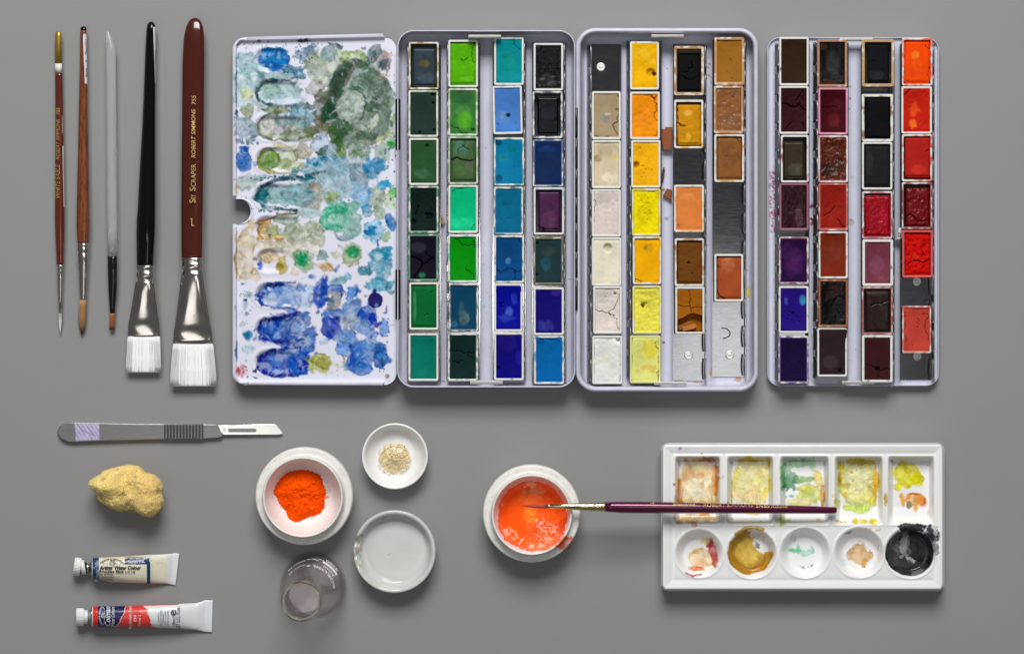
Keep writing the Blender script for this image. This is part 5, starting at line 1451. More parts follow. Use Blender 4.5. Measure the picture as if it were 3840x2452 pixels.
# 5 large brown flat brush
R5 = Rod('y', [(70, .075), (900, .085), (1090, .095), (1270, .065), (1450, .055)])
t = thing('paint_brush', 'largest flat brush, brown lacquered handle with gold lettering and broad white bristles', 'brush', W(725, 750, 0), BR)
hs5 = smooth_st(rows(1, [(38, 1180, 1206, 6), (42, 1166, 1218, 14), (55, 1148, 1232, 24), (80, 1133, 1247, 34), (120, 1117, 1257, 42), (200, 1103, 1265, 48), (400, 1093, 1265, 52), (800, 1090, 1261, 54), (1200, 1086, 1257, 56), (1538, 1083, 1254, 58)]) + rows(2, [(60, 1161, 1341, 64), (250, 1161, 1340, 74), (366, 1163, 1338, 80)]), 120, 2)
R5.part('handle', hs5, M_BROWN, t, n=40, power=2.7)
R5.part('ferrule', rows(2, [(366, 1163, 1340, 82), (374, 1162, 1342, 84), (395, 1164, 1340, 84), (402, 1168, 1336, 80), (408, 1164, 1341, 84), (430, 1163, 1343, 86), (458, 1164, 1344, 86), (466, 1174, 1336, 78), (474, 1176, 1336, 77), (484, 1166, 1345, 84), (520, 1158, 1350, 84), (600, 1149, 1360, 78), (700, 1138, 1373, 68), (800, 1127, 1386, 58), (900, 1113, 1402, 46), (945, 1107, 1411, 40), (956, 1104, 1413, 35), (1040, 1098, 1422, 30), (1077, 1097, 1425, 29)]), M_CHROME, t, n=52, power=2.6)
R5.bristles(rows(2, [(1075, 1098, 1424, 28), (1150, 1090, 1434, 30), (1280, 1080, 1446, 29), (1370, 1076, 1449, 22), (1424, 1078, 1446, 13)]), t, white, 680, .9, 5, .014, power=3.2, ends=.035, var=.025, flat=.15)
zt5 = R5.ztop(hs5)
zt5b = lambda px, py: zt5(px, py) + .016
letters([('S', 1148, 1432, 1196, 1458, 90, 0, 0), ('KY', 1160, 1395, 1196, 1430, 90, 0, 0), ('S', 1150, 1338, 1196, 1366, 90, 0, 0), ('CRAPER', 1161, 1160, 1197, 1334, 90, 0, 0), ('ROBERT SIMMONS', 1163, 738, 1195, 1112, 90, .2, .008), ('755', 1167, 633, 1198, 702, 90, .1, 0)], 1, zt5b, M_GOLDLET, t, eps=.006)
letters([('I', 1247, 42, 1254, 104, 0, 0, 0), ('I', 1254, 97, 1269, 104, 0, 0, 0), ('I', 1241, 42, 1247, 50, 0, 0, 0)], 2, zt5b, M_GOLDLET, t, eps=.006)

# 6 plum brush lying across the pot and the porcelain palette
R6 = Rod('x', [(1960, .262), (2145, .272), (3140, .205)])
t = thing('paint_brush', 'plum handled brush with gold ferrule lying across orange paint pot and porcelain palette', 'brush', W(2550, 1900, .2))
hs6 = []
for x, a, b in ((1345, 664, 763), (1420, 661, 769), (1500, 659, 775), (1700, 659, 778), (2087, 664, 780)):
    hx, ha = C(14, x, a); _, hb_ = C(14, x, b)
    hs6.append((float(hx), float((ha + hb_) / 2), float((hb_ - ha) / 2), float((hb_ - ha) / 2)))
for x, a, b in ((760, 653, 743), (1514, 676, 745)):
    hx, ha = C(15, x, a); _, hb_ = C(15, x, b)
    hs6.append((float(hx), float((ha + hb_) / 2), float((hb_ - ha) / 2), float((hb_ - ha) / 2)))
for x, a, b in ((300, 680, 745), (415, 684, 744), (430, 688, 740), (437, 698, 730)):
    hx, ha = C(16, x, a); _, hb_ = C(16, x, b)
    hs6.append((float(hx), float((ha + hb_) / 2), float((hb_ - ha) / 2), float((hb_ - ha) / 2)))
R6.part('handle', hs6, M_PLUM, t, n=36)


def rows_x(crop, data):
    out = []
    for x, a, b in data:
        hx, ha = C(crop, x, a); _, hb_ = C(crop, x, b)
        out.append((float(hx), float((ha + hb_) / 2), float((hb_ - ha) / 2), float((hb_ - ha) / 2)))
    return out


R6.part('ferrule', rows_x(14, [(757, 684, 727), (765, 683, 728), (775, 685, 727), (780, 682, 729), (1000, 675, 743), (1160, 671, 754), (1172, 673, 752), (1185, 670, 755), (1235, 668, 758), (1245, 671, 755), (1258, 667, 760), (1330, 665, 762), (1346, 665, 762)]), M_GOLD, t, n=36)
R6.bristles(rows_x(14, [(760, 685, 726), (700, 682, 728), (640, 681, 726), (580, 684, 719), (530, 690, 712), (495, 698, 703)])[::1], t, lambda T, A, g: (lin('#c8401a') * (1 - sstep(2025, 2055, T))[:, None] + lin('#7a3428') * sstep(2025, 2055, T)[:, None]) * (.8 + .4 * vnoise(A * 3.3, T * .004, 3))[:, None], 130, .9, 6, .04)
z6 = R6.ztop(hs6)
letters([('4', 1805, 660, 1852, 686, 0, .2, 0), ], 14, z6, M_GOLDLET, t, eps=.003)
letters([('Sienna', 192, 642, 408, 674, 0, .35, .01), ('ROBERT SIMMONS', 484, 650, 936, 682, 0, 0, 0), ('SN85', 965, 660, 1088, 690, 0, 0, .01), ('Round', 1104, 664, 1252, 692, 0, 0, 0)], 15, z6, M_GOLDLET, t, eps=.003)
# ------------------------------------------------------------------ scalpel
t = thing('scalpel', 'steel scalpel with ribbed grip, lilac tape band and bright pointed blade', 'scalpel', W(640, 1620, 0))
hp = [C(11, *q) for q in [(95, 190), (100, 165), (113, 140), (135, 118), (165, 103), (210, 93), (262, 90), (520, 97), (900, 104), (1165, 105), (1555, 108), (1690, 112), (1756, 213), (1738, 238), (1700, 246), (1540, 255), (1000, 262), (520, 275), (280, 287), (210, 285), (165, 272), (132, 250), (108, 222)]]
V, F = slab(hp, .004, .034, 2.2)
mk('handle', V, F, M_STEEL, t, smooth=False)
gx = np.linspace(1170, 1552, 13)
VV, FF, n = [], [], 0
for x in gx:
    for w_, z0, z1, mt in ((7, .034, .0365, 0),):
        P = [C(11, x - w_, 109), C(11, x + w_, 109), C(11, x + w_, 256), C(11, x - w_, 258)]
        v, f = slab(P, z0, z1, .6)
        VV.append(v); FF += [[k + n for k in q] for q in f]; n += len(v)
mk('grip_groove', np.concatenate(VV), FF, M_DARKSTEEL, t, smooth=False)
VV, FF, n = [], [], 0
for x in gx[:-1] + 16:
    P = [C(11, x - 7, 108), C(11, x + 7, 108), C(11, x + 7, 257), C(11, x - 7, 258)]
    v, f = slab(P, .034, .0405, 1.6)
    VV.append(v); FF += [[k + n for k in q] for q in f]; n += len(v)
mk('grip_ridge', np.concatenate(VV), FF, M_STEEL, t, smooth=False)
bp = [C(11, *q) for q in [(1706, 116), (1775, 120), (1860, 121), (1950, 116), (2050, 112), (2150, 109), (2240, 108), (2270, 113), (2292, 123), (2318, 150), (2338, 175), (2356, 199), (2316, 212), (1762, 212), (1735, 185)]]
V, F = slab(bp, .026, .032, .5)
V[:, 2] += np.where(V[:, 2] > 0, (V[:, 0] - V[:, 0].min()) * -.02, 0)
bl = mk('blade', V, F, M_BLADE, t, smooth=False)
sl = rrect(*C(11, 1805, 149), *C(11, 2092, 188), 7, 6, 1, 1)
V, F = slab(sl, .018, .0325, .3)
V[:, 2] += (V[:, 0] - W(*C(11, 1706, 150), .03)[0]) * -.02 * (V[:, 2] > .02)
mk('slot', V, F, M_STEEL, t, bl, smooth=False)
sl2 = rrect(*C(11, 1808, 152), *C(11, 1970, 184), 5, 6, 1, 1)
V, F = slab(sl2, .0322, .0332, .2)
V[:, 2] += (V[:, 0] - W(*C(11, 1706, 150), .03)[0]) * -.02
letters([('10', 1755, 148, 1786, 184, 90, 0, 0)], 11, lambda px, py: np.full(px.shape, .0315), M_DARKSTEEL, t, bl, eps=.001)
# tape
u = np.linspace(0, 1, 60)[None, :]; v = np.linspace(0, 1, 46)[:, None]
X = (262 + 16 * np.clip(v * 2.2, 0, 1)) * (1 - u) + (516 + 2 * v) * u; Y = (89 + 7 * u) + (198 - 18 * u) * v
px, py = C(11, X, Y)
zz = .0352 - .008 * (np.abs(v - .5) * 2) ** 14 + 0 * u
cv = Canvas(px, py, '#c9bfc6')
for k in range(-3, 9):
    x0 = 235 + k * 42
    cv.crop = 11
    cv.stroke([(x0, 80), (x0 + 150, 300)], 24, '#9c93c4', .85, wob=.25, edge=0)
cv.stroke([(262, 92), (300, 115), (350, 170), (400, 195), (440, 210), (480, 228)], 4, '#6b5148', .9)
cv.stroke([(515, 96), (517, 270)], 4, '#7b6254', .8); cv.stroke([(278, 284), (400, 278), (516, 266)], 4, '#8c7466', .7)
cv.stroke([(485, 130), (478, 225), (440, 215)], 3, '#8c7466', .7)
mk('tape', W(px, py, zz), gridf(46, 60), M_TAPE, t, col=cv.c)

# ------------------------------------------------------------------ sponge
op = np.array([(425, 690), (440, 665), (470, 640), (550, 600), (560, 575), (620, 555), (720, 530), (850, 522), (910, 530), (960, 562), (990, 590), (1090, 620), (1140, 670), (1165, 740), (1150, 790), (1158, 830), (1172, 890), (1150, 950), (1100, 990), (1060, 1025), (980, 1020), (930, 985), (800, 975), (690, 960), (600, 910), (500, 850), (490, 790), (440, 740)], float)
oc = np.array([800, 775.])
ang = np.arctan2(-(op[:, 1] - oc[1]), op[:, 0] - oc[0]); rad = np.hypot(*(op - oc).T)
o_ = np.argsort(ang); ang, rad = ang[o_], rad[o_]
NT, NP = 360, 150
th = np.linspace(-math.pi, math.pi, NT, endpoint=False)
rr = np.interp(th, np.concatenate([ang - 2 * math.pi, ang, ang + 2 * math.pi]), np.tile(rad, 3))
for _ in range(2):
    rr = .25 * np.roll(rr, 1) + .5 * rr + .25 * np.roll(rr, -1)
ph = np.linspace(-math.pi / 2 + .01, math.pi / 2 - .01, NP)[:, None]
sx, sy = C(11, oc[0], oc[1])
k_ = (D - .1) / D
rb = rr / CR[11][2] * S * k_
cp = np.cos(ph) ** .75
X = rb * cp * np.cos(th); Y = rb * cp * np.sin(th); Z = .135 + .125 * np.sin(ph) + 0 * X
u_, w_ = X * 8, Y * 8
rid = np.abs(fbm(X * 5 + 3, Y * 5, 4, 4, Z * 5) - .5) * 2
big = fbm(X * 4, Y * 4 + 7, 9, 3, Z * 4) - .5
fine = fbm(X * 30, Y * 30, 14, 4, Z * 30) - .5
micro = vnoise(X * 110, Y * 110, 24, Z * 110) - .5
disp = 1 + .02 * fine + .012 * micro + .05 * (rid - .3)
Xd, Yd = X * disp, Y * disp
Zd = Z + np.sin(ph).clip(0) * (.17 * big + .045 * (rid - .3) + .020 * fine + .008 * micro)
Zd += -.085 * np.exp(-((X - .01) ** 2 / .004 + (Y - .06) ** 2 / .02)) - .05 * np.exp(-((X + .25 - .0) ** 2 / .02 + (Y + .03) ** 2 / .003))
Zd = np.maximum(Zd, .0)
P = np.stack([Xd, Yd, Zd], -1)
cen = W(sx, sy, .10); cen[2] = 0
V, F = rings(P + cen, True, True)
tn = fbm(X * 7, Y * 7, 33, 4, Z * 7); hole = sstep(.62, .75, fbm(X * 26, Y * 26, 41, 3, Z * 26))
c_ = lin('#f4d588')[None, None] * (.85 + .3 * tn)[..., None]
tan = sstep(.5, .66, fbm(X * 5 + 9, Y * 5, 52, 3, Z * 5))[..., None] * .45
c_ = c_ * (1 - tan) + lin('#dfb872') * tan
c_ = c_ * (1 - .35 * hole[..., None])
dirt = np.exp(-(((X - .06) / .09) ** 2 + ((Y + .10) / .07) ** 2))[..., None] * .55
c_ = c_ * (1 - dirt) + lin('#8f7c52') * dirt
g = np.random.default_rng(8)
cs = c_.reshape(-1, 3)
nb = len(V)
pick = g.integers(0, nb, 16000)
base = V[pick]
out = (base - (cen + np.array([0, 0, .1]))); out /= np.linalg.norm(out, axis=1)[:, None] + 1e-9
dr = out * .7 + g.normal(0, .6, base.shape); dr /= np.linalg.norm(dr, axis=1)[:, None]
sd2 = np.cross(dr, g.normal(0, 1, base.shape)); sd2 /= np.linalg.norm(sd2, axis=1)[:, None] + 1e-9
ln = g.uniform(.003, .009, (len(base), 1))
tri = np.stack([base - sd2 * .0014, base + sd2 * .0014, base + dr * ln], 1).reshape(-1, 3)
tri[:, 2] = np.maximum(tri[:, 2], .001)
F = list(F) + (nb + np.arange(len(tri)).reshape(-1, 3)).tolist()
V = np.vstack([V, tri]); cs = np.vstack([cs, np.repeat(cs[pick] * 1.0, 3, 0)])
tag(mk('sponge', V, F, M_SPONGE, col=cs, org=cen), 'crumpled yellow natural sponge lump below the scalpel', 'sponge')

# ------------------------------------------------------------------ paint tubes
def tube_body(crop, top, bot, tz, n_len, n_ring):
    """body between two edge polylines in crop px"""
    top, bot = np.array(top, float), np.array(bot, float)
    s = np.linspace(0, 1, n_len)
    def samp(p):
        d = np.concatenate([[0], np.cumsum(np.hypot(*np.diff(p, axis=0).T))]); d /= d[-1]
        return np.stack([np.interp(s, d, p[:, 0]), np.interp(s, d, p[:, 1])], -1)
    T, Bm = samp(top), samp(bot)
    for _ in range(4):
        for q in (T, Bm):
            q[1:-1] = .25 * q[:-2] + .5 * q[1:-1] + .25 * q[2:]
    hb = np.interp(s, *zip(*tz))
    a = np.linspace(0, 2 * math.pi, n_ring, endpoint=False)
    cu, su = np.cos(a), np.sin(a)
    cu = np.sign(cu) * np.abs(cu) ** .9; su = np.sign(su) * np.abs(su) ** .9
    c = (T + Bm) / 2; h = (T - Bm) / 2
    X = c[:, 0:1] + h[:, 0:1] * cu; Y = c[:, 1:2] + h[:, 1:2] * cu
    px, py = C(crop, X, Y)
    Z = hb[:, None] * (1 + 1e-3) + hb[:, None] * su
    return px, py, Z, c, h, hb


def tube_z(crop, c, h, hb):
    def f(px, py):
        x0, y0, sc = CR[crop]
        x, y = (px - x0) * sc, (py - y0) * sc
        cy = np.interp(x, c[:, 0], c[:, 1]); hw = np.abs(np.interp(x, c[:, 0], h[:, 1])); b = np.interp(x, c[:, 0], hb)
        u = np.clip(np.abs((y - cy) / hw), 0, .985) ** (1 / .9)
        return b + b * (1 - u ** 2) ** .45
    return f


def screw_cap(crop, a, b, hw, hz, root, nrib=36):
    """ribbed cap, axis from a to b"""
    a = np.array(C(crop, *a)); b = np.array(C(crop, *b)); hw = hw / CR[crop][2]
    d = b - a; nrm = np.array([-d[1], d[0]]) / np.linalg.norm(d)
    n = nrib * 4
    t = np.linspace(0, 2 * math.pi, n, endpoint=False)
    rib = 1 - .05 * (np.cos(t * nrib) < 0)
    L = []
    for s, k, rb in ((0, .0, 0), (0, .86, 0), (.04, .96, .6), (.12, 1, 1), (.9, 1, 1), (.97, .97, .6), (1, .88, 0), (1, 0, 0)):
        r = hw * k * (1 - (1 - rib) * rb)
        p = a + d * s + nrm * (r * np.cos(t))[:, None]
        L.append(W(p[:, 0], p[:, 1], hz + r * S * np.sin(t)))
    V, F = rings(L, False, False)
    return fix_normals(mk('cap', V, F, M_PLASTIC, root, smooth=False))


def collar(crop, prof, root, name, mt, parent=None, n=40, hz=.08, skew=0):
    """turned piece: (x, ytop, ybottom) in crop px"""
    L = []
    t = np.linspace(0, 2 * math.pi, n, endpoint=False)
    for x, a, b in prof:
        c, h = (a + b) / 2, (b - a) / 2
        y = c + h * np.cos(t)
        px, py = C(crop, x - skew * (y - c), y)
        L.append(W(px, py, hz + h / CR[crop][2] * S * np.sin(t)))
    V, F = rings(L)
    return fix_normals(mk(name, V, F, mt, root, parent))


# tube 1
t = thing('paint_tube', 'smaller cream labelled tube of prussian blue watercolour with white ribbed cap', 'paint tube', W(470, 2135, 0), 'watercolour paint tubes')
top = [(443, 252), (470, 248), (535, 246), (870, 230), (1200, 207), (1430, 200), (1500, 194), (1545, 186), (1600, 194)]
bot = [(440, 526), (470, 532), (540, 547), (700, 569), (960, 584), (1220, 587), (1430, 590), (1480, 598), (1508, 606), (1552, 612)]
px, py, Z, c, h, hb = tube_body(12, top, bot, [(0, .066), (.03, .068), (.3, .066), (.6, .052), (.85, .024), (.93, .012), (.96, .010), (1, .009)], 300, 150)
cv = Canvas(px, py, '#ded7c0')
x0, y0, sc = CR[12]
X, Y = (cv.x - x0) * sc, (cv.y - y0) * sc
up = (Z.ravel() >= np.repeat(hb, 150) * .98)
def paint(m, c_, a=1.):
    cv.c[m] = cv.c[m] * (1 - a) + lin(c_) * a
paint((X > 1428), '#d9d9da'); paint((X < 452), '#c9cac8')
paint((X > 1165) & (X < 1428) & (Y < 236), '#dadbd6', .8)
paint((X > 450) & (X < 533), '#123a62'); paint((X > 877) & (X < 1175) & (Y > 264 + (1000 - X) * .004) & (Y < 338), '#123a62'); paint((X > 1170) & (X < 1218) & (Y > 248), '#123a62')
cv.crop = 12
cv.blob(1300, 280, 90, 60, '#e6dfcc', .5, edge=.2); cv.blob(1190, 240, 30, 14, '#c5cbd0', .7); cv.blob(470, 380, 10, 12, '#8fa3b5', .7); cv.blob(1360, 318, 70, 8, '#c6bda6', .6, ang=12); cv.blob(900, 520, 150, 36, '#d8cdb2', .5); cv.blob(1240, 430, 12, 120, '#cbbf9f', .35)
V, F = rings(W(px, py, Z), True, True)
V[:, 2] += np.where(np.concatenate([(Z > hb[:, None] * 1.2).ravel()]), .004 * (fbm(px.ravel() * .02, py.ravel() * .02, 6, 3) - .5), 0)
mk('body', V, F, M_TUBE, t, col=cv.c)
zt = tube_z(12, c, h, hb)
ztb = lambda px, py: zt(px, py) + .0045
letters([('Lightfastness I', 890, 232, 1152, 258, 0, 0, .015), ("Artists' Water Colour", 540, 350, 1095, 406, 0, .3, .035), ('Prussian Blue', 540, 412, 862, 450, 0, 0, .03), ('0102 538', 878, 424, 1016, 453, 0, 0, .02), ('Bleu de Prusse', 540, 458, 728, 488, 0, 0, .006), ('Preussischblau', 538, 493, 736, 522, 0, 0, .006), ('Azul de Prusia', 540, 527, 718, 552, 0, 0, .006)], 12, ztb, M_INKBLK, t, eps=.004)
letters([('Series 1 A', 925, 280, 1142, 322, 0, 0, .008)], 12, ztb, M_INKWHT, t, eps=.004)
letters([('Prussian Blue', 488, 285, 526, 560, 90, 0, .01)], 12, ztb, M_INKBLUE, t, eps=.004)


def emblem(crop, cx, cy, r, zf, mt, root, rot=0, sc=1.0):
    """arched maker's lettering over two pen strokes and a small curled beast"""
    arc_letters('WINSOR & NEWTON', crop, cx, cy + 232 * sc, 252 * sc, 90 + 38, 90 - 38, 26 * sc, zf, mt, root, rot=rot, name='lettering') if rot == 0 else None
    VV, FF, n = [], [], 0
    g = np.random.default_rng(2)
    curves = [[(-115, 22), (-60, 26), (-18, 20)], [(110, 22), (60, 26), (20, 20)], [(-30, 28), (-10, 40), (20, 38), (45, 24), (40, 8), (20, 10), (24, 24)], [(-22, -12), (-5, -20), (20, -18), (38, -8), (40, 8)], [(-25, -8), (-28, 10), (-18, 24), (5, 28)], [(-12, -10), (-10, 14)], [(0, -14), (2, 18)], [(12, -14), (14, 16)], [(24, -10), (25, 10)], [(-115, 22), (-128, 8), (-105, 6)], [(110, 22), (128, 8), (105, 6)]]
    for k, cvv in enumerate(curves):
        p = smooth_prof(np.array(cvv, float) * sc, 5)
        d = np.gradient(p, axis=0); d /= np.linalg.norm(d, axis=1)[:, None] + 1e-9
        nn = np.stack([-d[:, 1], d[:, 0]], -1) * (2.6 if k > 1 else 2.0) * sc
        q = np.vstack([p + nn, p - nn])
        x, y = q[:, 0], q[:, 1]
        if rot == 90:
            x, y = y, -x
        a, b = C(crop, cx + x, cy + y)
        m = len(p)
        VV.append(W(a, b, zf(a, b) + .005)); FF += [[n + i, n + i + 1, n + m + i + 1, n + m + i] for i in range(m - 1)]; n += 2 * m
    return mk('emblem', np.concatenate(VV), FF, mt, root, smooth=False)


emblem(12, 705, 300, 0, ztb, M_INKBLK, t)
collar(12, [(352, 306, 452), (372, 318, 440), (395, 330, 436), (405, 322, 446), (425, 290, 482), (440, 258, 522), (446, 252, 527)], t, 'neck', M_NECK, hz=.066)
collar(12, [(345, 312, 462), (350, 306, 466), (366, 306, 462), (372, 312, 452)], t, 'paint_crust', M_BLACK, hz=.066)
collar(12, [(290, 276, 468), (296, 272, 472), (345, 276, 476), (350, 282, 470)], t, 'cap_collar', M_PLASTIC, hz=.066, skew=-.17)
screw_cap(12, (199, 360), (294, 374), 121, .066, t)

# tube 2
t = thing('paint_tube', 'longer navy, red and white tube of cadmium red watercolour below the cream tube', 'paint tube', W(545, 2310, 0), 'watercolour paint tubes')
top = [(443, 897), (470, 892), (900, 885), (1390, 868), (1600, 858), (1820, 848), (1890, 832), (1945, 810), (2045, 815)]
bot = [(443, 1166), (470, 1170), (740, 1171), (1300, 1178), (1600, 1187), (1820, 1206), (1890, 1220), (1932, 1230), (2037, 1237)]
px, py, Z, c, h, hb = tube_body(12, top, bot, [(0, .068), (.03, .070), (.4, .066), (.7, .050), (.88, .024), (.94, .012), (.97, .010), (1, .009)], 330, 150)
cv = Canvas(px, py, '#d9dadb')
X, Y = (cv.x - x0) * sc, (cv.y - y0) * sc
jag = lambda p, a, f, sd: np.interp(Y, *zip(*p)) + a * (2 * np.abs(vnoise(Y * f, Y * 0, sd) - .5)) + 5 * (vnoise(Y * .12, Y * 0, sd + 1) - .5)
b2 = jag([(880, 1112), (930, 1170), (1000, 1180), (1060, 1212), (1110, 1215), (1160, 1235), (1172, 1290), (1180, 1310)], 26, .035, 3)
paint((X > 500) & (X < b2), '#d63a30')
paint((X > 500) & (X < b2) & (vnoise(X * .2, Y * .2, 8) > .6), '#df5048', .5)
b1 = jag([(885, 880), (900, 885), (960, 855), (1000, 850), (1040, 825), (1100, 800), (1130, 770), (1171, 735)], 22, .04, 5)
paint((X > 500) & (X < b1 + 7), '#e2dfe0'); paint((X > 512) & (X < b1), '#1b1d50'); paint((X > 455) & (X < 517), '#dd2a1a'); paint(X < 455, '#d4d4d4')
paint((X > 1125) & (X < 1595) & (Y < np.interp(X, [1125, 1330, 1390, 1595], [884, 882, 880, 872])), '#d8301f')
paint(X > 1822, '#d6d9dc')
V, F = rings(W(px, py, Z), True, True)
V[:, 2] += np.where((Z > hb[:, None] * 1.2).ravel(), .004 * (fbm(px.ravel() * .02, py.ravel() * .02, 16, 3) - .5), 0)
mk('body', V, F, M_TUBE, t, col=cv.c)
zt2 = tube_z(12, c, h, hb)
zt2b = lambda px, py: zt2(px, py) + .0045
letters([('Cotman', 612, 893, 686, 1155, 90, .3, .015), ('Water Colours', 694, 895, 742, 1164, 90, .3, .006), ('Cadmium Red', 928, 893, 966, 1186, 90, 0, .008), ('094', 996, 1010, 1034, 1097, 90, 0, .008), ('Series 2', 1060, 1008, 1088, 1148, 90, 0, 0), ('A', 1060, 948, 1088, 975, 90, 0, 0)], 12, zt2b, M_INKWHT, t, eps=.004)
letters([('AQUARELLE', 1316, 978, 1338, 1105, 90), ('ROUGE DE CADMIUM', 1347, 935, 1370, 1148, 90), ('KADMIUMROT', 1380, 968, 1400, 1118, 90), ('ROJO DE CADMIO', 1411, 948, 1432, 1136, 90), ('ROSSO DI CADMIO', 1441, 948, 1462, 1140, 90), ('8ml', 1506, 1038, 1550, 1136, 90, 0, .004), ('e', 1490, 938, 1560, 1014, 90, 0, .01), ('.27 U.S. fl.oz.', 1562, 893, 1613, 1190, 90, 0, .004)], 12, zt2b, M_INKNAVY, t, eps=.004)
emblem(12, 583, 1020, 0, zt2b, M_INKWHT, t, rot=90, sc=.9)
arc_letters('WINSOR & NEWTON', 12, 583 + 182, 1020, 212, 90 + 33, 90 - 33, 24, zt2b, M_INKWHT, t, rot=90)
collar(12, [(374, 968, 1100), (385, 962, 1105), (398, 958, 1108), (415, 930, 1138), (434, 904, 1160), (446, 896, 1167)], t, 'neck', M_NECK, hz=.069)
collar(12, [(330, 946, 1124), (334, 941, 1128), (380, 943, 1126), (386, 948, 1120)], t, 'cap_collar', M_PLASTIC, hz=.069)
screw_cap(12, (228, 1035), (338, 1035), 119, .069, t)

# ------------------------------------------------------------------ pots and dishes
def turned(name, crop, cx, cy, zref, prof, mt, label, cat, colfn=None, n=128, deform=None, group=None):
    """prof in photo px radius at height zref and z in units; colfn(x, y in photo px, r, ang)"""
    a, b = C(crop, cx, cy)
    cen = W(a, b, zref); cen[2] = 0
    k = (D - zref) / D * S
    p = smooth_prof([(r * k, z) for r, z in prof], 5)
    L = lathe(p, n)
    if deform is not None:
        L = deform(L, k)
    kk = (D - L[..., 2]) / D * S
    PX = (L[..., 0] + cen[0]) / kk + CX; PY = -(L[..., 1] + cen[1]) / kk + CY
    cl = None
    if colfn is not None:
        cl = colfn(PX, PY, L)
    V, F = rings(L + cen, True, True)
    o = mk(name, V, F, mt, col=cl, org=cen)
    return tag(o, label, cat, group), cen, k


JAR = [(0, .004), (120, .004), (150, .006), (168, .03), (180, .08), (184, .13), (183.5, .165), (181, .178), (177, .183), (168, .183), (161, .182), (157, .184), (153.5, .19), (151.5, .20), (151, .235), (149.5, .246), (146.5, .25), (143.5, .247), (141.5, .24), (138, .21), (128, .15), (112, .10), (92, .078), (60, .07), (0, .068)]


def jarcol(seed):
    def f(PX, PY, L):
        r = np.hypot(L[..., 0], L[..., 1])
        z = L[..., 2]
        base = np.broadcast_to(lin('#e8e6e1'), PX.shape + (3,)).copy()
        rim = sstep(.17, .19, z)
        out = (r > 0.235)
        sp = sstep(.66, .76, fbm(PX * .25, PY * .25, seed, 3)) * out * .35
        base = base * (1 - sp[..., None]) + lin('#8d8373') * sp[..., None]
        dust = (.5 * fbm(PX * .03, PY * .03, seed + 2, 3) * out)[..., None] * .5
        base = base * (1 - dust) + lin('#c9c4b6') * dust
        inn = ((r < .236) & (z < .252))[..., None]
        base = np.where(inn, lin('#eceae6'), base)
        return base.reshape(-1, 3)
    return f


jar1, j1, k1 = turned('porcelain_pot', 13, 403, 550, .18, JAR, M_STONEWARE, 'white stepped porcelain pot holding a heap of dry orange powder', 'pot', jarcol(3), group='stepped porcelain pots')


def jar2col(PX, PY, L):
    c = jarcol(8)(PX, PY, L)
    cv = Canvas(PX, PY, '#ffffff'); cv.c = c
    cv.crop = 14
    cv.blob(935, 1090, 75, 85, '#d8552e', .75, ang=40, wob=.45, tex=.9, edge=0); cv.blob(905, 1060, 20, 60, '#e05a2c', .7, ang=40, wob=.4)
    # paint washed up the inside wall
    r = np.hypot(L[..., 0], L[..., 1]).ravel(); z = L[..., 2].ravel()
    m = (r < .225) & (z < .235)
    a = (.35 * sstep(.75, .5, fbm(PX * .03, PY * .03, 4, 3).ravel() + (z - .12) * 2.5))[:, None] * m[:, None]
    cv.c = cv.c * (1 - a) + lin('#ee7a50') * a
    return cv.c


jar2, j2, k2 = turned('porcelain_pot', 14, 587, 785, .18, JAR, M_STONEWARE, 'white stepped porcelain pot full of wet orange paint under the plum brush', 'pot', jar2col, group='stepped porcelain pots')


def jar_inner(r_bu, k):
    p = np.array([(r * k, z) for r, z in JAR[-8:]])[::-1]
    return np.interp(r_bu, p[:, 0], p[:, 1])


# orange powder heap with crumbs
hp = np.array([(195, 525), (210, 480), (250, 420), (300, 385), (360, 372), (430, 375), (490, 400), (520, 430), (530, 470), (550, 515), (540, 570), (535, 640), (500, 675), (440, 690), (410, 705), (350, 728), (320, 720), (285, 690), (270, 650), (235, 610), (215, 560)], float)
hc = np.array([375., 550.])
an = np.arctan2(-(hp[:, 1] - hc[1]), hp[:, 0] - hc[0]); ra = np.hypot(*(hp - hc).T)
o_ = np.argsort(an); an, ra = an[o_], ra[o_]
NT, NR = 260, 90
th = np.linspace(-math.pi, math.pi, NT, endpoint=False)
R0 = np.interp(th, np.concatenate([an - 2 * math.pi, an, an + 2 * math.pi]), np.tile(ra, 3)) / CR[13][2]
R0 = R0 + 5 * (fbm(np.cos(th) * 6, np.sin(th) * 6, 3, 4) - .5) + 5 * (vnoise(np.cos(th) * 30, np.sin(th) * 30, 6) - .5)
q = np.linspace(0.004, 1, NR)[:, None]
zr = .12
ca, cb = C(13, *hc)
cen = W(ca, cb, zr)
X = cen[0] + q * R0 * np.cos(th) * S * (D - zr) / D; Y = cen[1] + q * R0 * np.sin(th) * S * (D - zr) / D
rj = np.hypot(X - j1[0], Y - j1[1])
bed = jar_inner(rj, k1)
n1 = fbm(X * 9, Y * 9, 21, 4); n2 = fbm(X * 34, Y * 34, 22, 3); n3 = vnoise(X * 85, Y * 85, 23)
hgt = .075 * (1 - q ** 2.2) * (.55 + .9 * n1) + .02 * (n2 - .3) * (1 - q ** 6) + .004 * (n3 - .4) * (1 - q ** 8)
Zp = bed + .001 + np.maximum(hgt, 0)
V, F = rings(np.stack([X, Y, Zp], -1), True, False)
cl = lin('#fb5208')[None] * (.80 + .4 * n2.ravel())[:, None]
VV, FF, CC, n = [V], [list(f) for f in F], [cl], len(V)


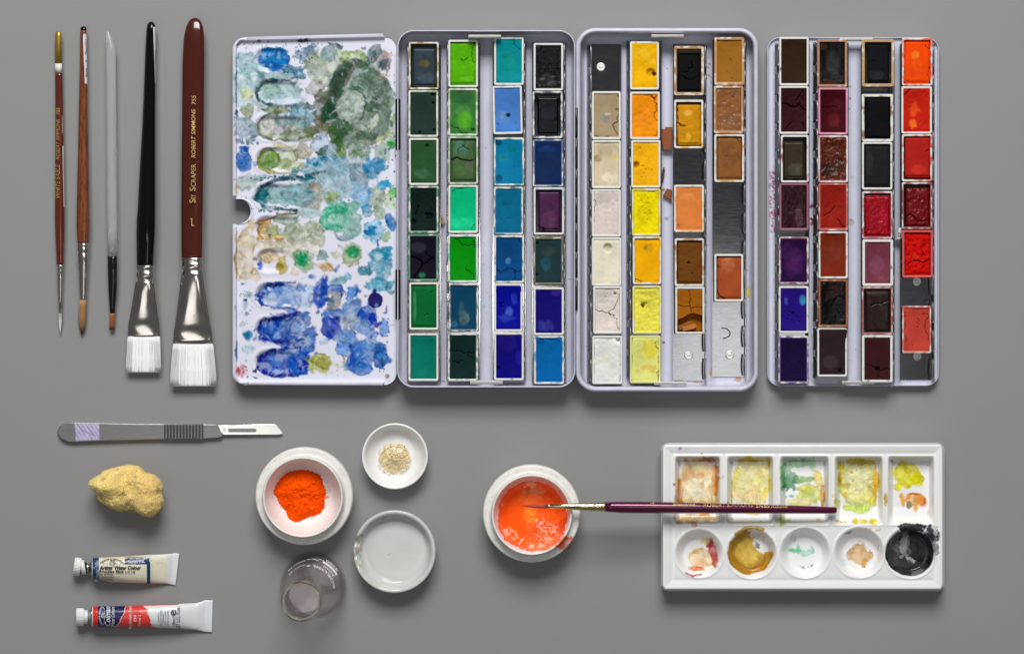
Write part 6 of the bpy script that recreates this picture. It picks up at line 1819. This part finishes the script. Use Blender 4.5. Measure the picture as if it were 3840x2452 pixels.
def lump(cen, r, sd, nlat=6, nlon=9):
    a = np.linspace(0, math.pi, nlat)[:, None]; b = np.linspace(0, 2 * math.pi, nlon, endpoint=False)
    P = np.stack([np.sin(a) * np.cos(b), np.sin(a) * np.sin(b), np.cos(a) + 0 * b], -1)
    P = P * (r * (.75 + .5 * vnoise(P[..., 0] * 2 + sd, P[..., 1] * 2, 5, P[..., 2] * 2)))[..., None]
    return rings(P[::-1] + cen, False, False)


g = np.random.default_rng(11)
lumps = [(468, 455, 16), (372, 463, 11), (385, 535, 14), (417, 520, 9), (450, 632, 24), (525, 575, 14), (520, 600, 12), (370, 670, 12), (490, 560, 11), (330, 520, 9), (505, 415, 9), (420, 600, 8), (300, 600, 8)]
for _ in range(900):
    a = g.uniform(-math.pi, math.pi); rr_ = np.interp(a, th, R0) * CR[13][2] * math.sqrt(g.uniform(.02, 1.0))
    lumps.append((hc[0] + rr_ * math.cos(a), hc[1] - rr_ * math.sin(a), g.uniform(1.2, 4)))
for _ in range(60):
    lumps.append((g.normal(560, 9), g.normal(530, 30), g.uniform(.8, 2.2)))
for _ in range(40):
    a = g.uniform(-math.pi, math.pi); rr_ = np.interp(a, th, R0) * CR[13][2] * g.uniform(1.0, 1.07)
    lumps.append((hc[0] + rr_ * math.cos(a), hc[1] - rr_ * math.sin(a), g.uniform(1, 2.6)))
for x, y, r in lumps:
    a, b = C(13, x, y); p = W(a, b, zr)
    r = r / CR[13][2] * S
    rj_ = math.hypot(p[0] - j1[0], p[1] - j1[1])
    d_ = math.hypot(p[0] - cen[0], p[1] - cen[1]); qq = d_ / (np.interp(math.atan2(p[1] - cen[1], p[0] - cen[0]), th, R0) * S)
    p[2] = float(jar_inner(rj_, k1)) + (.075 * (1 - min(1, qq) ** 2.2) * (.55 + .9 * float(fbm(p[0] * 9, p[1] * 9, 21, 4)))) + r * .25
    v, f = lump(p, r, x)
    VV.append(v); FF += [[k + n for k in q_] for q_ in f]; n += len(v)
    CC.append(np.broadcast_to(lin('#fc560c') * g.uniform(.85, 1.15), (len(v), 3)))
tag(mk('pigment_powder', np.concatenate(VV), FF, M_POWDER, col=np.concatenate(CC), smooth=True), 'lumpy heap of dry bright orange pigment powder in the left pot', 'pigment')

# wet orange paint in the second pot
NT, NR = 300, 110
th = np.linspace(-math.pi, math.pi, NT, endpoint=False)
R0 = 127 + 14 * (fbm(np.cos(th) * 2 + 5, np.sin(th) * 2, 3, 4) - .5) + 8 * (vnoise(np.cos(th) * 14, np.sin(th) * 14, 6) - .5)
q = np.linspace(0.003, 1, NR)[:, None]
zr = .09
ca, cb = C(14, 592, 800); pc = W(ca, cb, zr)
X = pc[0] + q * R0 * np.cos(th) * S; Y = pc[1] + q * R0 * np.sin(th) * S
rj = np.hypot(X - j2[0], Y - j2[1])
Zp = np.maximum(jar_inner(rj, k2) + .0012, .080)
kk = (D - Zp) / D * S
PX, PY = X / kk + CX, -Y / kk + CY
cv = Canvas(PX, PY, '#fd5c0c')
cv.crop = 14
cv.blob(600, 600, 110, 110, '#fb8a50', .4, wob=.4, edge=0, soft=.4); cv.blob(545, 570, 90, 70, '#fb6a12', .7, edge=.1, soft=.4); cv.blob(640, 560, 70, 50, '#f8a070', .4, wob=.6)
cv.blob(575, 800, 80, 120, '#fd7a20', .7, wob=.4, edge=0, soft=.6); cv.blob(570, 765, 50, 42, '#fc9430', .6, wob=.5, edge=.1, soft=.5); cv.blob(590, 850, 50, 34, '#fc9030', .6, wob=.5, edge=.1, soft=.5)
cv.blob(680, 885, 28, 16, '#f2c7b4', .9, ang=-30, wob=.5); cv.blob(655, 915, 16, 10, '#f2c7b4', .9, wob=.5); cv.blob(640, 850, 10, 14, '#f5c9a8', .8)
xx, yy_ = cv.x, cv.y
x0_, y0_, s_ = CR[14]
u, v = (xx - x0_) * s_ - 592, (yy_ - y0_) * s_ - 800
rr_ = np.hypot(u, v) / 348
band = sstep(.62, .88, rr_) * sstep(1.05, .9, rr_)
lac = sstep(.53, .60, fbm(xx * .07, yy_ * .07, 61, 4)) * band * sstep(.46, .52, fbm(xx * .016, yy_ * .016, 62, 2) + .08 * (v > 100))
low = sstep(.50, .57, fbm(xx * .16, yy_ * .16, 63, 3)) * np.exp(-(((u - 140) / 110) ** 2 + ((v - 180) / 110) ** 2)) * 1.3
f = np.clip(lac + low, 0, .92)[:, None]
cv.c = cv.c * (1 - f) + lin('#f3c2a4') * f
thin = (sstep(.8, 1.0, rr_) * .35 * fbm(xx * .05, yy_ * .05, 64, 3))[:, None]
cv.c = cv.c * (1 - thin) + lin('#f5a888') * thin
V, F = rings(np.stack([X, Y, Zp], -1), True, False)
tag(mk('wet_paint', V, F, M_WETPAINT, col=cv.c), 'drying pool of orange paint with pale speckled edges in the right pot', 'paint')

# small dish with crystals
SD = [(0, .003), (60, .003), (88, .004), (100, .02), (114, .06), (122, .095), (124, .108), (122.5, .116), (118.5, .118), (114.5, .113), (110, .10), (98, .065), (82, .042), (62, .033), (0, .031)]
plain = lambda c: (lambda PX, PY, L: (np.broadcast_to(lin(c), PX.shape + (3,)) * (1 - .05 * fbm(PX * .03, PY * .03, 3, 3))[..., None]).reshape(-1, 3))
sd_, sdc, ks = turned('porcelain_dish', 13, 1028, 275, .11, SD, M_CERAMIC, 'smallest round white dish, with a pinch of gum crystals', 'dish', plain('#ececea'))
g = np.random.default_rng(3)
qa = np.linspace(0, 2 * math.pi, 60, endpoint=False); qr = np.linspace(.02, 1, 14)[:, None]
rg = (98 + 16 * (fbm(np.cos(qa) * 3, np.sin(qa) * 3, 5, 3) - .5) * 2) / CR[13][2] * S
A, Bq = C(13, 1024, 292); p0 = W(A, Bq, .05)
MX, MY = p0[0] + qr * rg * np.cos(qa), p0[1] + qr * rg * np.sin(qa)
MZ = .0335 + .026 * (1 - qr ** 2) * (.7 + .6 * fbm(MX * 30, MY * 30, 6, 3))
v, f = rings(np.stack([MX, MY, MZ], -1), True, False)
VV, FF, CC, n = [v], [list(q_) for q_ in f], [np.broadcast_to(lin('#e3d3a8'), (len(v), 3)) * (.85 + .3 * fbm(MX * 60, MY * 60, 9, 2).reshape(-1, 1))], len(v)
for i in range(2000):
    a = g.uniform(0, 2 * math.pi); rr_ = abs(g.normal(0, 52)) if i < 1100 else g.uniform(0, 1) ** .6 * 110
    x, y = 1024 + rr_ * 1.02 * math.cos(a), 292 + rr_ * math.sin(a) * .98
    if rr_ > 122:
        continue
    A, Bq = C(13, x, y); p = W(A, Bq, .06)
    pile = .035 * math.exp(-(rr_ / 65) ** 2)
    p[2] = .036 + g.uniform(.2, 1) * pile + .004 + max(0, rr_ - 85) * .0006
    e = g.uniform(1.2, 3.2) * S * (1.5 if g.random() < .06 else 1)
    M = g.normal(0, 1, (3, 3)); M, _ = np.linalg.qr(M)
    sc3 = np.array([e * g.uniform(1, 2.2), e * g.uniform(.5, 1), e * .35])
    v = np.array([[1, 0, 0], [0, 1, 0], [-1, 0.2, 0], [0, -1, 0], [0, 0, 1], [.1, 0, -1]]) * sc3
    VV.append(v @ M.T + p)
    FF += [[k + n for k in q_] for q_ in ([0, 1, 4], [1, 2, 4], [2, 3, 4], [3, 0, 4], [1, 0, 5], [2, 1, 5], [3, 2, 5], [0, 3, 5])]
    n += 6
    cl = lin('#efdcae') * g.uniform(.85, 1.15) if g.random() > .12 else lin('#f4f0e6')
    CC.append(np.broadcast_to(cl, (6, 3)))
tag(mk('gum_crystals', np.concatenate(VV), FF, M_CRYSTAL, col=np.clip(np.concatenate(CC), 0, 1), smooth=False), 'small heap of pale golden gum crystals in the smallest dish', 'crystals')

# larger empty dish with a chipped rim
LD = [(0, .003), (110, .003), (138, .005), (148, .03), (154, .08), (155.5, .12), (155, .138), (152, .146), (147, .147), (142, .143), (137.5, .132), (135, .115), (131, .095), (124, .078), (110, .07), (60, .068), (0, .068)]


def chipdef(L, k):
    a = np.arctan2(L[..., 1], L[..., 0]); r = np.hypot(L[..., 0], L[..., 1])
    m = np.exp(-((np.abs(a) - math.pi) * 1.0 / .34) ** 4) * np.where(np.abs(a) > 2, 1, 0)
    m = m * sstep(.10, .14, L[..., 2]) * sstep(122 * k, 140 * k, r)
    nz = fbm(L[..., 0] * 20, L[..., 1] * 20, 4, 3)
    L = L.copy()
    L[..., 2] -= m * (.045 + .05 * (nz - .4))
    return L


def ldcol(PX, PY, L):
    c = plain('#c9c9c6')(PX, PY, L)
    cv = Canvas(PX, PY, '#ffffff'); cv.c = c
    cv.crop = 13
    cv.blob(768, 930, 32, 120, '#c9c6bb', .8, wob=.3); cv.blob(765, 1010, 22, 40, '#9aa184', .6, wob=.5); cv.blob(783, 960, 14, 20, '#a9b6c4', .7); cv.blob(770, 930, 14, 14, '#7f8c74', .5, wob=.6); cv.blob(800, 818, 14, 6, '#7a5f40', .8, ang=20, wob=.5); cv.blob(952, 695, 20, 9, '#7cc0a2', .75, ang=-20, wob=.5); cv.blob(1115, 695, 16, 6, '#d8cab0', .6)
    cv.dots(900, 860, 1080, 1060, 7, 1.5, 2.6, '#7a7d80', .9, seed=3); cv.blob(840, 1140, 50, 12, '#d6cab4', .5, ang=40)
    return cv.c


turned('porcelain_dish', 13, 1024, 930, .14, LD, M_CERAMIC, 'empty white porcelain dish with a chipped stained left rim', 'dish', ldcol, n=180, deform=chipdef)

# ------------------------------------------------------------------ glass flask
FL = [(0, .005), (.165, .002), (.19, .006), (.203, .02), (.2065, .042), (.202, .075), (.19, .115), (.165, .2), (.14, .29), (.122, .36), (.111, .42), (.1065, .47), (.1055, .52), (.106, .61), (.107, .635), (.1085, .655), (.1075, .660), (.103, .660), (.0995, .655), (.0965, .635), (.0955, .61), (.0955, .52), (.0965, .47), (.101, .42), (.112, .36), (.13, .29), (.155, .2), (.18, .115), (.191, .075), (.1945, .045), (.190, .026), (.175, .016), (.15, .013), (0, .015)]
fx, fy = W(*C(13, 466, 1163), .04)[:2]
fc = np.array([fx, fy, 0.])
fl = thing('flask', 'small conical glass laboratory flask with white printing and open neck', 'flask', fc)
L = lathe(smooth_prof(FL, 4), 128)
V, F = rings(L + fc, True, True)
fix_normals(mk('glass', V, F, M_GLASS, fl))
lipt = np.linspace(0, 2 * math.pi, 20, endpoint=False)
L = lathe([(.1125 + .0112 * math.cos(q_), .667 + .0135 * math.sin(q_)) for q_ in lipt], 128)
L = np.concatenate([L, L[:1]])
V, F = rings(L + fc, False, False)
fix_normals(mk('lip', V, F, M_LIP, fl))
WL = [(0, .0142), (.15, .0122), (.1762, .0152), (.1912, .0255), (.1957, .045), (.1922, .075), (.183, .11), (.1815, .1125), (.17, .112), (.1, .1115), (0, .1115)]
V, F = rings(lathe(WL, 128) + fc, False, False)
wo = tag(fix_normals(mk('rinse_water', V, F, M_WATER, org=fc)), 'faintly pink water lying in the bottom of the glass flask', 'water')
po = np.array(FL[3:16])


def cone_text(items, root):
    VV, FF, n = [], [], 0
    for s, a0, a1, z0, z1 in items:
        v, f = glyphs(s)
        a = np.radians(a0 + (a1 - a0) * v[:, 0]); z = z0 + (z1 - z0) * v[:, 1]
        r = np.interp(z, po[:, 1], po[:, 0]) + .0016
        VV.append(np.stack([r * np.cos(a), r * np.sin(a), z], -1) + fc); FF += [[k + n for k in q_] for q_ in f]; n += len(v)
    # patch and graduation lines
    for a0, a1, z0, z1 in ((28, 66, .145, .172), (100, 128, .168, .172), (100, 128, .232, .236)):
        m = 16
        a = np.radians(np.linspace(a0, a1, m))
        for z in (z0, z1):
            r = np.interp(z, po[:, 1], po[:, 0]) + .0016
            VV.append(np.stack([r * np.cos(a), r * np.sin(a), np.full(m, z)], -1) + fc)
        FF += [[n + i, n + i + 1, n + m + i + 1, n + m + i] for i in range(m - 1)]; n += 2 * m
    return mk('printing', np.concatenate(VV), FF, M_PRINT, root, smooth=False)


cone_text([('BOROSIL', 6, 84, .235, .268), ('®', 88, 97, .235, .268), ('25ml', 28, 60, .19, .22), ('4980', 32, 62, .108, .136), ('APPROX VOL', 74, 98, .15, .165), ('10', 132, 142, .158, .182), ('25', 132, 144, .222, .246)], fl)

# ------------------------------------------------------------------ porcelain palette
QX0, QY0, QX1, QY1 = 2479., 1661., 3541., 2215.
yy = np.linspace(QY0, QY1, 300)
xl, xr = corner_edges(QX0, QY0, QX1, QY1, 27, yy)
SQ = [(2538, 2694), (2734, 2893), (2934, 3101), (3138, 3303), (3337, 3495)]
RW = [(2622, 2074, 84), (2819, 2074, 88), (3019, 2072, 88), (3222, 2071, 88), (3413, 2071, 90)]
QT = .15


def pal_z(px, py):
    l_ = np.interp(py, yy, xl); r_ = np.interp(py, yy, xr)
    d = np.minimum(np.minimum(px - l_, r_ - px), np.minimum(py - QY0, QY1 - py))
    z = QT + .0 * d
    z = z - .055 * sstep(9, 0, d) ** 1.5 - .05 * sstep(2.5, 0, d)
    # raised outer lip, then a soft step down to the inner plateau
    z = z + .005 * sstep(44, 18, d) + .003 * np.exp(-((d - 13) / 6.) ** 2)
    z = z - .003 * np.exp(-((d - 40) / 9.) ** 2)
    for x0, x1 in SQ:
        q = np.minimum(px - x0, x1 - px)
        top, bot = py - 1718, 1958 - py
        w_ = sstep(-9, 13, q) * sstep(-9, 12, top) * sstep(-12, 24, bot)
        dep = .08 * np.interp(py, [1716, 1730, 1900, 1958], [.95, 1, .9, .55])
        z = z - dep * w_
        z = z + .003 * np.exp(-((np.minimum(np.minimum(q, top), bot) + 10) / 5.) ** 2)
    for cx, cy, R in RW:
        rr_ = np.hypot(px - cx, py - cy)
        z = z - .082 * sstep(R + 7, R - 28, rr_) + .003 * np.exp(-((rr_ - R - 9) / 4.) ** 2)
    return z


V, F, PX, PY, ring = sheet(xl, xr, yy, 540, pal_z, .0)
cv = Canvas(PX, PY, '#ebebea')
cv.softmul = 2.0
cv.wash = .4
B, K = cv.blob, cv.stroke
cv.crop = 15
B(430, 500, 190, 250, '#e6cd96', .85, wob=.12, edge=.4); B(420, 500, 140, 110, '#efe3ba', .8, wob=.3); B(460, 330, 110, 70, '#e6cf8a', .65); B(330, 360, 55, 90, '#d9a758', .65, wob=.4); B(520, 245, 95, 20, '#9d5a22', .8, wob=.6); B(550, 272, 40, 14, '#aa5f2a', .8, wob=.5); B(330, 268, 28, 22, '#b9773a', .7, wob=.5); B(590, 420, 32, 150, '#d6903f', .75, wob=.5); B(265, 560, 30, 130, '#cf9042', .75, wob=.4); B(560, 520, 40, 60, '#e0a85c', .6, wob=.5); B(540, 330, 60, 60, '#e9be90', .6); B(470, 490, 22, 28, '#d3a063', .7); B(440, 400, 60, 24, '#c97f33', .55, wob=.7); B(320, 430, 20, 60, '#d0924a', .6, wob=.6); B(232, 640, 10, 60, '#8a6a34', .7, wob=.5)
B(430, 790, 210, 34, '#d4ae68', .65, wob=.5); B(490, 755, 50, 24, '#e09c36', .8, wob=.4); B(400, 838, 24, 22, '#c08c54', .75, edge=.6); B(270, 820, 34, 18, '#c59a5c', .7, edge=.6); B(214, 480, 9, 15, '#b4622a', .9); B(620, 350, 10, 26, '#c77a34', .8, wob=.5); B(660, 410, 10, 14, '#e2b98a', .7); B(470, 195, 12, 6, '#d08a3a', .8); B(620, 420, 16, 16, '#c8782f', .7, wob=.5); B(268, 150, 16, 12, '#b9add0', .8, ang=-30); B(330, 158, 24, 5, '#b9b4cc', .7)
B(925, 440, 180, 210, '#e6dd86', .82, wob=.14, edge=.4); B(880, 580, 145, 75, '#e8d292', .8); B(885, 265, 90, 28, '#cfae1e', .85, wob=.4); B(1075, 290, 28, 55, '#d6bb24', .75, wob=.4); B(1050, 570, 22, 75, '#e8cc00', .92, wob=.4); B(790, 385, 32, 42, '#dac520', .7, wob=.5); B(1000, 390, 32, 32, '#d6b84a', .65); B(880, 430, 40, 50, '#deca6a', .6); B(775, 465, 26, 10, '#d4bc2c', .8); B(735, 803, 22, 16, '#a2902c', .85); B(705, 645, 12, 20, '#b39a3a', .85); B(1090, 470, 14, 60, '#dcc637', .7, wob=.5); B(960, 520, 70, 16, '#dcc45a', .5, ang=40); B(745, 620, 8, 60, '#c3a94e', .6, wob=.5); B(1005, 815, 6, 8, '#b07a3a', .8); B(940, 748, 60, 8, '#e0cf30', .7); B(840, 330, 40, 60, '#eae3a4', .5)
B(1350, 285, 140, 40, '#a2d6a2', .8, wob=.4); B(1270, 435, 72, 85, '#3c8a5a', .9, wob=.45); B(1330, 440, 26, 28, '#22754a', .9, wob=.4); B(1215, 430, 16, 140, '#6fb877', .7, wob=.5); B(1420, 430, 90, 28, '#70a62e', .75, wob=.6); B(1490, 300, 24, 70, '#9fd98a', .7, wob=.5); B(1250, 330, 30, 60, '#9ccfa4', .6, wob=.5); B(1310, 640, 60, 40, '#ece0a0', .7); K([(1380, 580), (1440, 600), (1500, 640)], 14, '#b2b026', .75); B(1290, 578, 18, 16, '#66bd9a', .9, wob=.2); B(1245, 590, 16, 12, '#a8d8c6', .7); B(1200, 815, 42, 48, '#c2ca52', .88, wob=.3); B(1265, 803, 22, 12, '#b2b848', .85); B(1190, 400, 10, 160, '#a8cf5c', .5, wob=.5); B(1343, 523, 8, 9, '#b58a2c', .9); B(1235, 500, 26, 24, '#2f7d50', .7, wob=.6)
B(1350, 650, 60, 30, '#eadfa0', .6); B(1540, 800, 20, 10, '#d8b834', .8)
# round wells
B(470, 1155, 112, 100, '#eed8b0', .85, wob=.18, edge=.5); B(575, 1110, 38, 125, '#bd4a44', .88, ang=-12, wob=.22, edge=.3); B(530, 1020, 28, 42, '#a83836', .85, ang=-20, wob=.3); B(430, 1250, 75, 20, '#d3763f', .8, ang=12, wob=.4); B(490, 1000, 40, 30, '#e8d9a4', .75, wob=.3); B(430, 1090, 30, 24, '#ddb457', .6, wob=.5); K([(325, 1285), (390, 1313), (462, 1305)], 18, '#ae2f2a', .9, wob=.4); B(450, 1190, 50, 40, '#e9b98c', .55)
B(1325, 1085, 62, 22, '#79c69a', .88, wob=.4); B(1345, 1060, 14, 42, '#6abf92', .88, wob=.3); B(1420, 1100, 70, 30, '#aad6c6', .8, wob=.4, edge=.5); B(1480, 1075, 12, 40, '#a2d3c9', .8, wob=.4); B(1320, 970, 10, 34, '#8f938f', .7, ang=15, wob=.5); B(1290, 960, 8, 40, '#a6a79f', .6, ang=20, wob=.5)
cv.dots(1360, 1210, 1500, 1270, 10, 3, 8, '#74736c', .8, seed=51); B(346, 964, 4, 4, '#3a3a3a', .9); B(797, 1306, 5, 5, '#2a2a2a', .95)
cv.crop = 16
B(180, 560, 115, 95, '#d5d664', .85, wob=.2, edge=.4); B(110, 640, 110, 40, '#ebe29c', .75); B(270, 430, 38, 82, '#ecd05c', .8, ang=-12, wob=.2); B(302, 590, 20, 110, '#d2922a', .85, wob=.3); B(170, 560, 60, 40, '#c7cb3c', .55); B(130, 545, 90, 12, '#b4b826', .6, ang=28)
B(640, 470, 182, 225, '#e8e48c', .85, wob=.10, edge=.5); B(640, 440, 115, 130, '#ede9ba', .6, wob=.3); B(640, 275, 170, 28, '#dabe2c', .8, wob=.4); B(795, 440, 24, 165, '#d8a61e', .8, wob=.4); B(465, 420, 20, 66, '#c3a01e', .85, wob=.4); B(470, 310, 34, 50, '#dccb3c', .75); B(620, 695, 125, 48, '#cfe076', .85, wob=.2, edge=.4); B(760, 640, 34, 50, '#dbd452', .75, wob=.4); B(440, 650, 32, 48, '#d2d97c', .85, wob=.3); B(520, 490, 40, 24, '#dcb73a', .65, edge=.7); B(510, 570, 24, 16, '#dcb73a', .65); B(565, 372, 18, 16, '#d9b544', .75); B(715, 440, 12, 12, '#d8a93a', .8); B(735, 505, 10, 10, '#d8a93a', .8); B(680, 700, 30, 26, '#b6d356', .75); B(615, 340, 5, 5, '#5c4a2a', .9); B(753, 512, 4, 4, '#2a2a2a', .95); B(580, 440, 14, 14, '#e0c04a', .7); B(620, 525, 16, 12, '#e0c65a', .7); B(410, 580, 26, 14, '#e0d17a', .7)
B(444, 818, 14, 12, '#d4b02a', .85); B(477, 823, 12, 9, '#dcb43c', .85); B(514, 822, 14, 10, '#dcb43c', .85); B(608, 815, 30, 26, '#dccb2c', .92, wob=.2, edge=.5); B(678, 812, 36, 20, '#e4d24a', .88, wob=.3); B(765, 815, 36, 26, '#e4d43e', .9, wob=.3, edge=.5); B(888, 605, 18, 46, '#d39e1e', .92, wob=.25); B(880, 650, 8, 30, '#d8ac3c', .8)
B(1085, 390, 135, 105, '#e8e02c', .92, wob=.22, edge=.35); B(1185, 440, 52, 58, '#ebe20c', .85, wob=.3); B(1040, 290, 44, 22, '#dec012', .85, wob=.3); B(990, 500, 36, 34, '#e8e240', .9, wob=.3); B(1060, 340, 16, 50, '#d9c014', .7); B(1010, 400, 60, 50, '#eee878', .5)
B(1150, 615, 80, 62, '#f0b862', .82, wob=.3, edge=.5); B(1225, 630, 24, 50, '#e5760a', .92, wob=.35); B(1150, 566, 64, 12, '#dc7414', .85, wob=.4); B(1190, 610, 26, 36, '#e8902c', .8, wob=.4); B(1090, 595, 26, 16, '#e88a20', .8, wob=.4); B(1035, 620, 18, 70, '#ecac44', .92, ang=-12, wob=.2); B(1097, 668, 28, 40, '#a2977a', .92, ang=20, wob=.2); B(1160, 690, 20, 30, '#eeb35c', .8); B(935, 262, 10, 12, '#c06a44', .8); B(1272, 308, 6, 10, '#b07a6a', .8); B(1270, 740, 10, 50, '#dfc3ae', .6, wob=.4); B(930, 720, 10, 50, '#e2d3a4', .6, wob=.4)
B(640, 1120, 115, 80, '#e1bb8c', .78, wob=.28, edge=.5); B(685, 1195, 26, 44, '#dba96c', .8, wob=.3); B(672, 1035, 14, 36, '#dfb888', .75, wob=.4); B(735, 1135, 18, 18, '#d8a264', .75); B(640, 998, 24, 10, '#e6cfae', .7); B(548, 922, 30, 9, '#2f86b4', .9, ang=-20, wob=.4); B(490, 1190, 40, 26, '#c2dfe6', .6); B(805, 895, 26, 10, '#d9b78a', .8, ang=-20); B(735, 888, 20, 9, '#dcc3a0', .75); B(700, 880, 14, 9, '#d0a98a', .75); B(812, 1055, 4, 28, '#a08a68', .8); B(750, 1190, 40, 16, '#c6dbe8', .5)
smear(cv, PX.shape, amp=2.6, L=3.0, seed=31, cell=1.9, keep=.3, dry=.45)
cv.wash = .25
cv.softmul = 1.0
cv.crop = 15
B(912, 1105, 206, 196, '#a5761a', .96, wob=.05, edge=.35, tex=.25); B(905, 1080, 138, 138, '#cfa83e', .95, wob=.12, edge=.45); B(905, 1120, 70, 70, '#dcba58', .6, tex=.5); K([(735, 1010), (722, 1110), (780, 1232), (900, 1282), (1030, 1235), (1085, 1150)], 26, '#b57f0e', .85, wob=.3)
cv.crop = 15
B(1060, 1010, 125, 100, '#ebebea', 1, wob=.14, edge=0, tex=0); B(965, 930, 62, 36, '#ebebea', .95, wob=.3, edge=0, tex=0); B(1110, 1000, 60, 90, '#ebebea', 1, wob=.1, edge=0, tex=0); K([(780, 930), (860, 880), (950, 868), (1028, 892)], 34, '#c59e44', .9, wob=.35); K([(880, 900), (800, 950), (745, 1010)], 30, '#9a6d16', .9, wob=.3); B(975, 1035, 26, 26, '#857f6c', .85, wob=.4); K([(1050, 1105), (1108, 1100), (1060, 1200)], 22, '#b98517', .9, wob=.3)
cv.crop = 16
B(1102, 1105, 222, 212, '#17171a', 1, wob=.03, edge=0, tex=.04); B(1130, 868, 140, 42, '#2e2f31', .92, wob=.5, freq=.03, tex=.5); B(1040, 862, 40, 26, '#2a2a2c', .9, wob=.5); B(1290, 945, 70, 70, '#45464a', .88, wob=.45, tex=.5); B(1310, 960, 50, 40, '#26272a', .8, wob=.5); B(1345, 1060, 30, 60, '#5a5b5e', .6, wob=.8, freq=.06); B(1340, 900, 20, 40, '#a9aaac', .6, wob=.7); B(1190, 848, 34, 10, '#26272a', .9, wob=.7)
cv.crop = 16
B(1055, 1010, 45, 110, '#7d7d7f', .85, ang=10, wob=.22, tex=.35); B(1040, 1090, 66, 58, '#8d8d8f', .7, wob=.3); B(1110, 1168, 46, 22, '#b9b9b9', .8, ang=25, wob=.4, streak=.4); B(960, 1130, 64, 100, '#47474b', .75, wob=.3); B(960, 1010, 40, 60, '#57575a', .6, wob=.4); B(1160, 1050, 80, 110, '#2b2b2e', .5); B(1060, 1200, 70, 40, '#3c3c40', .7)
n = PX.size
cl = np.vstack([cv.c, np.broadcast_to(lin('#ebebea'), (len(V) - n, 3))])
pc_ = W((QX0 + QX1) / 2, (QY0 + QY1) / 2, .0)
tag(mk('porcelain_palette', V, F, M_CERAMIC, col=cl, org=pc_), 'white porcelain slab palette with five square and five round stained wells', 'palette')
